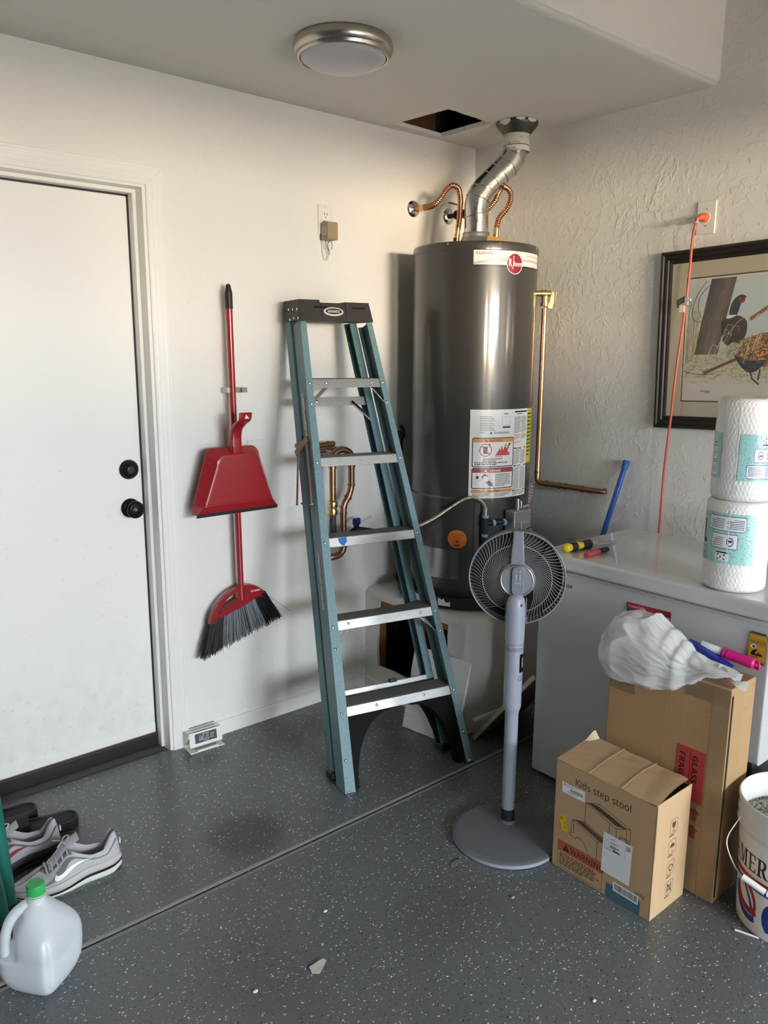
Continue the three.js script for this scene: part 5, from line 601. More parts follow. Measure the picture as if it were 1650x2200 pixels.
{
  const X0 = -0.854, X1 = -0.712, Z0 = 1.44, Z1 = 1.822, T = 0.655, cx = (X0 + X1) / 2, cz = (Z0 + Z1) / 2;
  const b = thing('tall_box', 'tall taped cardboard box with a red fragile glass sticker standing against the freezer', 'box', [cx, 0, cz]);
  const Mk = mat('#ffffff', 0.8, { map: kraft(512, 512, null, '#ad8c63') }); const W = X1 - X0, D = Z1 - Z0;
  part('carton', boxUV(rbox(W, T, D, 0, T / 2, 0, 0.005, 3)), Mk, b);
  const Mtape = phys([0.45, 0.30, 0.16], 0.22, { clearcoat: 0.5, transparent: true, opacity: 0.55 });
  part('tape', [rbox(0.0012, T - 0.01, 0.05, -W / 2 - 0.0005, T / 2, D / 2 - 0.026, 0.0005), rbox(0.0012, 0.05, 0.13, -W / 2 - 0.0006, T - 0.03, D / 2 - 0.066, 0.0005)], Mtape, b); part('tape', [rbox(0.0012, 0.06, 0.09, -W / 2 - 0.0008, 0.25, D / 2 - 0.046, 0.0005)], Mtape, b); part('tape', [rbox(0.0012, 0.11, 0.085, -W / 2 - 0.0006, T - 0.06, -D / 2 + 0.05, 0.0005)], Mtape, b);
  part('corner_gap', grid(3, 40, (u, v) => [-W / 2 + 0.004 + 0.0085 * u + 0.0015 * fbm(v * 9, 1, 2), 0.02 + (T - 0.04) * v, D / 2 + 0.0012]), mat([0.015, 0.012, 0.01], 0.9), b, 'dark open seam');
  part('tape_top', [rbox(W * 0.95, 0.0012, 0.15, 0, T + 0.0004, D / 2 - 0.078, 0.0005)], Mtape, b); part('red_marking', [rbox(0.008, 0.0008, 0.1, -0.02, T + 0.0014, D / 2 - 0.12, 0.0003), rbox(0.008, 0.0008, 0.08, 0.012, T + 0.0014, D / 2 - 0.1, 0.0003), rbox(0.06, 0.0008, 0.008, 0.01, T + 0.0014, D / 2 - 0.05, 0.0003)], mat([0.3, 0.05, 0.04], 0.8), b);
  const gl = canvasTex(420, 640, (g, w, h) => { g.fillStyle = '#b23a3a'; g.fillRect(0, 0, w, h); g.fillStyle = '#140806'; g.save(); g.translate(0, 0); g.rotate(PI / 2); g.font = 'bold 118px sans-serif'; g.fillText('GLASS', 70, -232); g.fillText('FRAGILE', 70, -38); g.restore(); g.fillRect(196, 30, 8, h - 60); });
  part('fragile_sticker', new THREE.PlaneGeometry(0.084, 0.16).rotateY(-PI / 2).translate(-W / 2 - 0.0018, 0.365, 1.724 - cz), mat('#ffffff', 0.6, { map: gl }), b, 'red fragile sticker');
  const ar = (y) => shapeOf([[0, y], [0.02, y + 0.02], [0.02, y + 0.008], [0.05, y + 0.008], [0.05, y - 0.008], [0.02, y - 0.008], [0.02, y - 0.02]]);
  part('red_arrow', [0.27, 0.215].map((y) => extrude(ar(0).clone(), 0.0006).scale(0.8, 0.8, 1).rotateZ(-PI / 2).rotateY(-PI / 2).translate(-W / 2 - 0.0012, y, 1.748 - cz)), mat([0.30, 0.05, 0.04], 0.85), b, 'faded red arrows');
  // white carrier bag slumped over the top of the box
  const bag = thing('carrier_bag', 'crumpled white plastic carrier bag slumped on top of the tall taped box', 'bag', [-0.83, 0.655, 1.56]);
  const key = (k, v) => { let i = 0; while (i < k.length - 2 && v > k[i + 1][0]) i++; const a = k[i], c = k[i + 1], t = smooth(0, 1, (v - a[0]) / (c[0] - a[0])); return a[1] + (c[1] - a[1]) * Math.min(1, Math.max(0, t)); };
  const top = [[0, 0.655], [0.05, 0.715], [0.14, 0.765], [0.27, 0.792], [0.4, 0.785], [0.53, 0.764], [0.62, 0.738], [0.7, 0.712], [0.8, 0.700], [0.92, 0.697], [1, 0.694]], bot = [[0, 0.64], [0.05, 0.60], [0.12, 0.578], [0.25, 0.572], [0.42, 0.578], [0.6, 0.60], [0.72, 0.632], [0.84, 0.668], [1, 0.686]], wd = [[0, 0.012], [0.06, 0.045], [0.2, 0.07], [0.45, 0.072], [0.62, 0.055], [0.72, 0.036], [0.88, 0.03], [1, 0.012]];
  const bagG = grid(190, 170, (u, v) => { const a = u * 2 * PI, yt = key(top, v), yb = key(bot, v), w = key(wd, v); const z = 1.388 + 0.43 * v; let c = Math.cos(a), s = Math.sin(a); const f = Math.abs(fbm(c * 2.2 + 3, s * 2.2 + v * 2.0, v * 2.2, 4)), ridge = 1 - Math.min(1, f * 5); const neck = smooth(0.5, 0.8, v); const big = 1 - Math.min(1, Math.abs(fbm(c * 0.9 + 7, s * 0.9 + v * 1.1, v * 1.5 + 2, 2)) * 4.5); const k = 1 + 0.14 * fbm(c * 1.3, s * 1.3, v * 3 + 5, 2) + 0.13 * Math.pow(big, 2) + 0.02 * Math.pow(1 - Math.min(1, Math.abs(fbm(c * 2.6 + 1, s * 2.6 + v * 3, v * 4.2, 2)) * 5), 2) + 0.03 * ridge * ridge + neck * 0.45 * fbm(c * 4.5 + 2, s * 4.5, v * 2.5, 3); let y = (yt + yb) / 2 + (yt - yb) / 2 * s * k, x = -0.83 - w * c * k + 0.012 * s; if (y < 0.6575 && x > -0.858) { x = x; y = Math.max(y, 0.6575 - smooth(-0.845, -0.862, x) * 0.09); } return [x + 0.83, y - 0.655, z - 1.56 + 0.003 * ridge]; }, true);
  part('film', bagG, phys([0.88, 0.89, 0.90], 0.26, { transmission: 0.36, thickness: 0, clearcoat: 0.5, clearcoatRoughness: 0.2, side: THREE.DoubleSide }), bag);
  for (const [o, l, h] of [[0, 0.085, 0.0], [0.012, 0.06, 0.012]]) part('handle', grid(14, 8, (u, v) => [-0.01 + o + 0.018 * (v - 0.5) + 0.006 * Math.sin(u * 7), 0.03 + h - 0.012 * u + 0.01 * Math.sin(u * 5 + v * 3) - 0.003 * u, 0.21 + l * u]), phys([0.86, 0.87, 0.88], 0.35, { transmission: 0.3, thickness: 0, side: THREE.DoubleSide }), bag);
  solo('bag_contents', (() => { const g = new THREE.IcosahedronGeometry(0.06, 5), p = g.attributes.position; for (let i = 0; i < p.count; i++) { const v = V3(p.getX(i), p.getY(i), p.getZ(i)); const k = 1 + 0.15 * fbm(v.x * 30, v.y * 30, v.z * 30, 2); p.setXYZ(i, v.x * k * 0.62, v.y * k * 0.62, v.z * k * 1.5); } g.computeVertexNormals(); return g.translate(-0.815, 0.7, 1.535); })(), mat([0.62, 0.42, 0.42], 0.8), 'pale pinkish bundle seen dimly inside the white carrier bag', 'bundle');
  const ice = thing('window_scraper', 'pink handled scraper brush with a dark blue blade beside the white bag', 'scraper', [-0.72, 0.70, 1.72]);
  const q = (z, r) => [r, z]; const dir = V3(0.01, -0.013, 0.108).normalize(), lg = (p, seg = 26) => lathe(p, seg).applyQuaternion(new THREE.Quaternion().setFromUnitVectors(V3(0, 1, 0), dir));
  part('grip', lg([[0, 0], [0.0115, 0], [0.0165, 0.004], [0.0165, 0.009], [0.0142, 0.011], [0.0142, 0.014], [0.0165, 0.0165], [0.0165, 0.021], [0.0148, 0.024], [0.015, 0.055], [0.0158, 0.085], [0.0135, 0.094], [0, 0.095]]), mat([0.62, 0.012, 0.20], 0.35), ice, 'bright pink grip'); part('hang_loop', ring(0.0098, 0.0042, 26).rotateY(0.9).translate(0.008, -0.0118, 0.1), mat([0.62, 0.012, 0.20], 0.35), ice);
  part('shaft', lg([[0, -0.06], [0.0115, -0.06], [0.012, 0.002], [0, 0.002]]), mat([0.82, 0.82, 0.84], 0.5), ice); part('blade', extrude(shapeOf([[-0.085, 0.012], [-0.05, 0.006], [0.05, -0.03], [0.046, -0.036], [-0.02, -0.026], [-0.06, -0.016]]), 0.026, 0.002, 1).rotateY(-PI / 2).translate(-0.008, 0.004, -0.006), mat([0.012, 0.03, 0.28], 0.4), ice, 'dark blue blade'); part('blade_rest', rbox(0.02, 0.03, 0.04, -0.012, -0.024, -0.02, 0.006), mat([0.012, 0.03, 0.28], 0.4), ice);
}
// ---------------------------------------------------------------- ceiling lamp (switched off)
{
  const l = thing('ceiling_lamp', 'round flush ceiling lamp with a brushed nickel rim and frosted white dome', 'ceiling lamp', [-1.248, 2.48, 0.622]);
  part('rim', lathe([[0.10, 0], [0.149, 0], [0.153, -0.006], [0.1555, -0.016], [0.1545, -0.026], [0.150, -0.034], [0.1455, -0.0365], [0.144, -0.039], [0.1435, -0.045], [0.1405, -0.049], [0.136, -0.050], [0.134, -0.046], [0.134, -0.02]], 96), metal([0.50, 0.46, 0.40], 0.27), l);
  part('dome', lathe([[0.134, -0.040], [0.131, -0.049], [0.118, -0.0585], [0.095, -0.0675], [0.065, -0.0745], [0.032, -0.0785], [0, -0.0798]], 72), phys([0.72, 0.71, 0.76], 0.35, { transmission: 0.35, thickness: 0 }), l); part('pan', lathe([[0, -0.012], [0.13, -0.012], [0.13, -0.001]], 40), mat([0.7, 0.7, 0.7], 0.6), l);
  for (const [x, z] of [[0.04, 0.03], [-0.05, -0.02]]) part('bulb', lathe([[0, -0.055], [0.018, -0.05], [0.025, -0.037], [0.02, -0.022], [0.012, -0.012]], 20).translate(x, 0.0, z), mat([0.55, 0.55, 0.6], 0.4), l);
}
// ---------------------------------------------------------------- wall plates, plug-in transformer, extension cord
{
  const Mplate = mat([0.78, 0.76, 0.73], 0.35);
  const a = thing('wall_outlet', 'white outlet plate on the left wall above the ladder with a beige plug-in adapter', 'outlet', [-0.872, 2.075, 0.0]);
  part('plate', rbox(0.07, 0.115, 0.006, 0, 0, 0.003, 0.0025), Mplate, a); part('receptacle', rbox(0.034, 0.066, 0.004, 0, 0, 0.0055, 0.0015), mat([0.82, 0.8, 0.77], 0.4), a);
  for (const s of [-1, 1]) part('slot', box(0.0024, 0.009, 0.001, s * 0.0065, 0.021, 0.0078), Mblack, a); part('slot', lathe([[0, 0.001], [0.0026, 0]], 14).rotateX(PI / 2).translate(0, 0.0085, 0.0076), Mblack, a); part('screw', lathe([[0, 0.0012], [0.003, 0]], 14).rotateX(PI / 2).translate(0, 0.047, 0.006), Msteel, a);
  const t = thing('plug_in_transformer', 'beige plug-in transformer block with loose wires hanging from the left wall outlet', 'adapter', [-0.874, 2.026, 0.0085]);
  part('case', rbox(0.052, 0.068, 0.05, 0, 0, 0.026, 0.005, 3), mat([0.33, 0.25, 0.165], 0.5), t); part('tab', rbox(0.03, 0.008, 0.012, -0.001, 0.037, 0.007, 0.002), mat([0.25, 0.18, 0.11], 0.5), t);
  part('rating_label', new THREE.PlaneGeometry(0.026, 0.03).rotateY(-PI / 2).translate(-0.0263, 0, 0.026), mat('#ffffff', 0.5, { map: canvasTex(128, 148, (g, w, h) => { g.fillStyle = '#b9bbb8'; g.fillRect(0, 0, w, h); greek(g, 14, 14, 100, 60, 4, '#555'); g.fillStyle = '#222'; g.fillRect(50, 70, 22, 60); }) }), t);
  const Mw = mat([0.1, 0.06, 0.035], 0.6), Mwh = mat([0.72, 0.7, 0.65], 0.6);
  part('brown_wire', tube([[0.006, -0.034, 0.02], [-0.002, -0.045, 0.018], [-0.004, -0.052, 0.014], [0.003, -0.063, 0.012], [0.009, -0.075, 0.01], [0.009, -0.089, 0.008]], 0.0014, 30, 6), Mw, t); part('brown_wire', tube([[-0.014, -0.034, 0.02], [-0.013, -0.048, 0.016], [-0.003, -0.062, 0.012], [0.007, -0.072, 0.01]], 0.0012, 20, 6), Mw, t); part('brown_wire', tube([[0.01, -0.034, 0.02], [0.018, -0.046, 0.018], [0.02, -0.06, 0.015], [0.02, -0.067, 0.013]], 0.0013, 20, 6), Mw, t);
  part('white_wire', tube([[-0.018, -0.03, 0.01], [-0.017, -0.06, 0.004], [-0.014, -0.09, 0.003], [-0.008, -0.107, 0.003], [0.002, -0.109, 0.003], [0.008, -0.104, 0.004], [0.009, -0.089, 0.007]], 0.0016, 40, 6), Mwh, t); part('white_wire', tube([[0.02, -0.067, 0.013], [0.016, -0.075, 0.01], [0.012, -0.083, 0.008], [0.005, -0.107, 0.003]], 0.0013, 20, 6), Mwh, t);
  const bp = thing('blank_wall_plate', 'blank painted wall plate half hidden behind the red dustpan', 'wall plate', [-1.224, 1.143, 0]); part('plate', rbox(0.076, 0.118, 0.004, 0, 0, 0.002, 0.0015), MwallL, bp);
  const b = thing('wall_outlet', 'white single outlet plate on the right wall above the framed print', 'outlet', [0, 2.036, 1.172]);
  part('plate', rbox(0.006, 0.116, 0.072, -0.003, 0, 0, 0.0025).rotateX(0.0), Mplate, b); part('receptacle', lathe([[0, 0.004], [0.0165, 0.004], [0.0175, 0]], 32).rotateZ(PI / 2).translate(-0.0055, 0, 0), mat([0.8, 0.78, 0.75], 0.4), b); for (const s of [-1, 1]) part('screw', lathe([[0, 0.0014], [0.003, 0]], 12).rotateZ(PI / 2).translate(-0.006, s * 0.03, 0), Msteel, b);
  const Mor = mat([0.56, 0.105, 0.06], 0.45);
  const c = thing('extension_cord', 'orange extension cord hanging from the right wall outlet down behind the freezer', 'cord', [0, 2.036, 1.172]);
  const K = (p) => [p[0], p[1] - 2.036, p[2] - 1.172];
  part('plug', [rod(K([-0.009, 2.035, 1.174]), K([-0.032, 2.035, 1.172]), 0.0155, 0.0135, 20), rod(K([-0.03, 2.036, 1.172]), K([-0.046, 2.03, 1.168]), 0.0125, 0.0085, 18), tube([[-0.04, 2.033, 1.17], [-0.053, 2.027, 1.166], [-0.056, 2.012, 1.163]].map(K), 0.0068, 14, 12)], mat([0.68, 0.13, 0.045], 0.4), c);
  part('cable_tie', [ring(0.0075, 0.0018, 18).rotateX(PI / 2).translate(...K([-0.0555, 2.014, 1.1635])), bar(K([-0.058, 2.018, 1.168]), K([-0.06, 2.004, 1.177]), 0.005, 0.0018, [1, 0, 0])], mat([0.75, 0.74, 0.7], 0.3), c);
  part('cable', tube([[-0.056, 2.02, 1.1635], [-0.056, 1.99, 1.158], [-0.053, 1.95, 1.152], [-0.05, 1.85, 1.149], [-0.05, 1.75, 1.145], [-0.05, 1.63, 1.137], [-0.05, 1.513, 1.127], [-0.05, 1.40, 1.1215], [-0.05, 1.301, 1.1175], [-0.05, 1.18, 1.1105], [-0.05, 1.064, 1.106], [-0.05, 0.94, 1.1055], [-0.05, 0.80, 1.105], [-0.05, 0.4, 1.12], [-0.06, 0.02, 1.14]].map(K), 0.0048, 160, 10), Mor, c, 'orange cable');
  const d = part('cable_clip', [rbox(0.012, 0.028, 0.015, ...K([-0.056, 1.738, 1.152]), 0.002), rbox(0.008, 0.012, 0.012, ...K([-0.058, 1.742, 1.163]), 0.002)], metal([0.6, 0.6, 0.6], 0.3), c, 'silver cable clip'); part('clip_wing', [bar(K([-0.055, 1.748, 1.143]), K([-0.055, 1.733, 1.112]), 0.022, 0.004, [1, 0, 0], 0.001), bar(K([-0.055, 1.738, 1.112]), K([-0.055, 1.716, 1.116]), 0.008, 0.004, [1, 0, 0], 0.001)], mat([0.14, 0.11, 0.1], 0.35, { metalness: 0.4 }), d); part('clip_tag', rbox(0.004, 0.026, 0.02, ...K([-0.058, 1.712, 1.134]), 0.001), mat([0.74, 0.73, 0.72], 0.3), d, 'pale tag');
}
// ---------------------------------------------------------------- framed print on the right wall
{
  const W = 0.90, H = 0.664, FW = 0.047, pic = thing('framed_print', 'dark framed print of two pheasants among dry grass hanging on the right wall', 'picture', [0, 1.605, 1.007 + W / 2 + 0.012]);
  pic.rotation.x = -0.0262; // hangs slightly out of level
  const prof = shapeOf([[0, 0], [0, 0.02], [0.006, 0.027], [0.013, 0.028], [0.017, 0.0225], [0.023, 0.0235], [0.03, 0.0205], [0.034, 0.0155], [0.04, 0.0165], [0.047, 0.012], [0.047, 0]]);
  const Mfr = mat([0.012, 0.008, 0.006], 0.5);
  const side = (L, name, m4) => { const g = extrude(prof, L), p = g.attributes.position; for (let i = 0; i < p.count; i++) { const x = p.getX(i), z = p.getZ(i); p.setZ(i, z < L / 2 ? x : L - x); } g.computeVertexNormals(); part(name, g.applyMatrix4(m4), Mfr, pic); };
  side(H, 'frame_side', basis([0, 0, 1], [-1, 0, 0], [0, -1, 0], [0, H / 2, -W / 2])); side(H, 'frame_side', basis([0, 0, -1], [-1, 0, 0], [0, 1, 0], [0, -H / 2, W / 2]));
  side(W, 'frame_top', basis([0, -1, 0], [-1, 0, 0], [0, 0, -1], [0, H / 2, W / 2])); side(W, 'frame_bottom', basis([0, 1, 0], [-1, 0, 0], [0, 0, 1], [0, -H / 2, -W / 2]));
  const rectRing = (w, h, b, x, t) => { const s = rrShape(w, h, 0.0005), q = new THREE.Path(); const a = w / 2 - b, c = h / 2 - b; q.moveTo(-a, -c); q.lineTo(-a, c); q.lineTo(a, c); q.lineTo(a, -c); q.closePath(); s.holes.push(q); return extrude(s, t).rotateY(-PI / 2).translate(x, 0, 0); };
  part('mat_board', rectRing(W - 2 * FW + 0.004, H - 2 * FW + 0.004, 0.058, -0.008, 0.003), mat([0.50, 0.44, 0.30], 0.85), pic, 'tan mat board'); part('mat_bevel', rectRing(W - 2 * FW - 0.112, H - 2 * FW - 0.112, 0.0045, -0.0065, 0.002), mat([0.06, 0.035, 0.022], 0.8), pic);
  const PW = W - 2 * FW - 0.118, PH = H - 2 * FW - 0.118;
  const art = canvasTex(1400, 930, (g, w, h) => {
    const sky = g.createLinearGradient(0, 0, 0, h); sky.addColorStop(0, '#c3ccc6'); sky.addColorStop(0.45, '#b3c3c6'); sky.addColorStop(0.75, '#bfb594'); sky.addColorStop(1, '#cfc9ba'); g.fillStyle = '#d2cdc0'; g.fillRect(0, 0, w, h); g.fillStyle = sky; g.fillRect(16, 16, w - 32, h - 150); const fade = g.createLinearGradient(0, 620, 0, 830); fade.addColorStop(0, 'rgba(202,196,180,0)'); fade.addColorStop(1, 'rgba(205,199,184,1)'); g.fillStyle = fade; g.fillRect(0, 620, w, 310);
    const blade = (x, y, dx, dy, bend, lw, c) => { g.strokeStyle = c; g.lineWidth = lw; g.beginPath(); g.moveTo(x, y); g.quadraticCurveTo(x + dx * 0.4, y + dy * 0.95, x + dx, y + dy + bend); g.stroke(); };
    for (let i = 0; i < 420; i++) blade(rr(0, w), rr(560, 760), rr(-40, 60), rr(-60, -10), rr(0, 30), rr(1, 4), ['#8d7b4e', '#a08a55', '#6d5c38', '#b7a474', '#58492c'][rnd() * 5 | 0]);
    for (let i = 0; i < 90; i++) blade(rr(10, 130), rr(480, 640), rr(-20, 50), rr(-380, -120), rr(0, 60), rr(1, 4), ['#a0905f', '#8c7d4c', '#c1b285'][rnd() * 3 | 0]);
    const tr = g.createLinearGradient(90, 300, 380, 360); tr.addColorStop(0, '#24211c'); tr.addColorStop(0.25, '#4a4034'); tr.addColorStop(0.6, '#75675a'); tr.addColorStop(0.85, '#4f453b'); tr.addColorStop(1, '#2d2822'); g.fillStyle = tr; g.beginPath(); g.moveTo(196, 16); g.lineTo(388, 16); g.lineTo(300, 420); g.lineTo(275, 575); g.lineTo(90, 575); g.lineTo(120, 400); g.closePath(); g.fill();
    for (let i = 0; i < 120; i++) { const t = rnd(), x = 200 + 180 * t; g.strokeStyle = `rgba(${rnd() < 0.5 ? '25,20,16' : '150,135,118'},${rr(0.1, 0.35)})`; g.lineWidth = rr(1, 4); const y = rr(16, 430); const sx = x - y * 0.2; g.beginPath(); g.moveTo(sx, y); g.lineTo(sx - 26, y + rr(50, 150)); g.stroke(); } g.strokeStyle = '#3a332b'; g.lineWidth = 4; g.beginPath(); g.arc(296, 85, 14, 0, 5); g.stroke();
    g.strokeStyle = '#5a5240'; g.lineWidth = 5; g.beginPath(); g.moveTo(160, 26); g.bezierCurveTo(70, 130, 40, 230, 62, 300); g.bezierCurveTo(84, 335, 120, 330, 140, 325); g.moveTo(190, 60); g.bezierCurveTo(100, 120, 70, 190, 130, 300); g.stroke();
    const bird = (x, y, s, body, wing, neckUp) => { g.save(); g.translate(x, y); g.scale(s, s); g.fillStyle = body; g.beginPath(); g.ellipse(0, 0, 100, 118, 0.25, 0, 7); g.fill(); g.beginPath(); g.moveTo(-20, -80); g.bezierCurveTo(0, -180, 40, -200, 70, -190); g.lineTo(96, -150); g.bezierCurveTo(70, -120, 60, -90, 50, -60); g.fill(); g.restore(); };
    // first bird, standing upright against the trunk
    g.fillStyle = '#2c1c16'; g.beginPath(); g.moveTo(285, 345); g.bezierCurveTo(330, 280, 440, 280, 480, 340); g.bezierCurveTo(500, 420, 470, 500, 400, 520); g.bezierCurveTo(350, 530, 310, 500, 300, 450); g.closePath(); g.fill(); g.fillStyle = '#3a231a'; g.beginPath(); g.ellipse(420, 370, 60, 62, 0.4, 0, 7); g.fill();
    g.fillStyle = '#e8e2d4'; g.beginPath(); g.ellipse(368, 296, 46, 14, -0.35, 0, 7); g.fill(); g.fillStyle = '#1b3038'; g.beginPath(); g.moveTo(345, 290); g.bezierCurveTo(345, 220, 370, 165, 420, 150); g.lineTo(440, 190); g.bezierCurveTo(420, 230, 420, 260, 405, 292); g.closePath(); g.fill(); g.fillStyle = '#8e2a22'; g.beginPath(); g.ellipse(436, 182, 24, 26, 0, 0, 7); g.fill(); g.fillStyle = '#20262a'; g.beginPath(); g.moveTo(388, 178); g.bezierCurveTo(400, 140, 450, 140, 470, 172); g.lineTo(452, 170); g.lineTo(410, 168); g.fill(); g.fillStyle = '#d8cfae'; g.beginPath(); g.moveTo(458, 182); g.lineTo(490, 202); g.lineTo(460, 204); g.fill(); g.fillStyle = '#111'; g.beginPath(); g.arc(440, 178, 5, 0, 7); g.fill();
    // second bird, bent forward with a long barred tail
    const feather = (x, y, n, rx, ry, cs) => { for (let i = 0; i < n; i++) { const a = rr(0, 6.3), q = Math.sqrt(rnd()); g.fillStyle = cs[rnd() * cs.length | 0]; g.beginPath(); g.ellipse(x + rx * q * Math.cos(a), y + ry * q * Math.sin(a), rr(5, 13), rr(3, 7), rr(-0.8, 0.4), 0, 7); g.fill(); } };
    g.strokeStyle = '#6b4c36'; g.lineWidth = 22; g.beginPath(); g.moveTo(430, 610); g.quadraticCurveTo(300, 660, 170, 720); g.stroke(); g.strokeStyle = '#2e2018'; g.lineWidth = 3; for (let i = 0; i < 22; i++) { const t = i / 22, x = 430 - 260 * t, y = 610 + 110 * t; g.beginPath(); g.moveTo(x, y - 10); g.lineTo(x - 9, y + 11); g.stroke(); }
    g.fillStyle = '#7a5a34'; g.beginPath(); g.moveTo(400, 600); g.bezierCurveTo(430, 470, 560, 420, 700, 430); g.bezierCurveTo(820, 440, 880, 520, 820, 600); g.bezierCurveTo(740, 680, 560, 690, 480, 650); g.closePath(); g.fill(); feather(600, 530, 420, 190, 90, ['#a8662c', '#5f4426', '#c08a44', '#3c2a1a', '#8c8f86', '#d9b36a']); g.fillStyle = '#1e2220'; g.beginPath(); g.moveTo(410, 590); g.bezierCurveTo(470, 620, 560, 640, 640, 620); g.bezierCurveTo(610, 690, 560, 720, 520, 715); g.bezierCurveTo(470, 690, 430, 650, 410, 590); g.fill(); feather(610, 585, 90, 120, 18, ['#c9792c', '#e09a3e', '#2a1a10']); g.fillStyle = '#9aa08a'; g.beginPath(); g.ellipse(385, 545, 46, 60, 0.7, 0, 7); g.fill(); feather(385, 545, 40, 40, 50, ['#b9bd9e', '#7c8468']);
    g.strokeStyle = '#3d382f'; g.lineWidth = 12; g.beginPath(); g.moveTo(530, 700); g.lineTo(545, 760); g.lineTo(600, 800); g.moveTo(600, 690); g.lineTo(590, 770); g.stroke(); g.fillStyle = '#1b3038'; g.beginPath(); g.ellipse(880, 470, 50, 80, 0.5, 0, 7); g.fill(); g.fillStyle = '#8e2a22'; g.beginPath(); g.arc(920, 410, 30, 0, 7); g.fill();
    g.strokeStyle = '#8c6a48'; g.lineWidth = 26; g.beginPath(); g.moveTo(500, 330); g.lineTo(660, 230); g.stroke(); g.strokeStyle = '#4a3524'; g.lineWidth = 4; for (let i = 0; i < 10; i++) { g.beginPath(); g.moveTo(510 + i * 16, 312 - i * 10); g.lineTo(522 + i * 16, 336 - i * 10); g.stroke(); }
    for (let i = 0; i < 38; i++) { const x = rr(200, 1300), y = rr(380, 600), dx = rr(-20, 120), dy = rr(-380, -80); g.lineCap = 'round'; g.strokeStyle = ['#b9ab90', '#cbbfa6', '#a3936f'][rnd() * 3 | 0]; g.lineWidth = rr(2, 5); g.beginPath(); g.moveTo(x - 60, y + 120); g.quadraticCurveTo(x, y + dy * 0.4, x + dx, y + dy * 0.7); g.quadraticCurveTo(x + dx + 40, y + dy * 0.75, x + dx + 34, y + dy * 0.55); g.stroke(); }
    for (let i = 0; i < 260; i++) blade(rr(60, w), rr(600, 790), rr(-70, 70), rr(-26, 12), rr(0, 14), rr(1, 3), ['#77653c', '#94814f', '#5b4b2d', '#b09a64'][rnd() * 4 | 0]);
    g.strokeStyle = '#5a4630'; g.lineWidth = 5; g.beginPath(); g.moveTo(10, 700); g.quadraticCurveTo(120, 740, 260, 720); g.stroke(); g.fillStyle = '#4a463e'; g.fillRect(150, 850, 80, 5); g.fillRect(190, 862, 42, 4);
  });
  const pg = new THREE.PlaneGeometry(PW, PH).rotateY(-PI / 2).translate(-0.0078, 0, 0); part('print', pg, mat('#ffffff', 0.7, { map: art }), pic, 'colour print of pheasants'); part('backing', box(0.005, H - 0.02, W - 0.02, -0.003, 0, 0), MblackSoft, pic);
  part('glass', new THREE.PlaneGeometry(W - 2 * FW + 0.004, H - 2 * FW + 0.004).rotateY(-PI / 2).translate(-0.0125, 0, 0), phys('#ffffff', 0.02, { transmission: 1, thickness: 0, ior: 1.5 }), pic, 'glass pane');
}
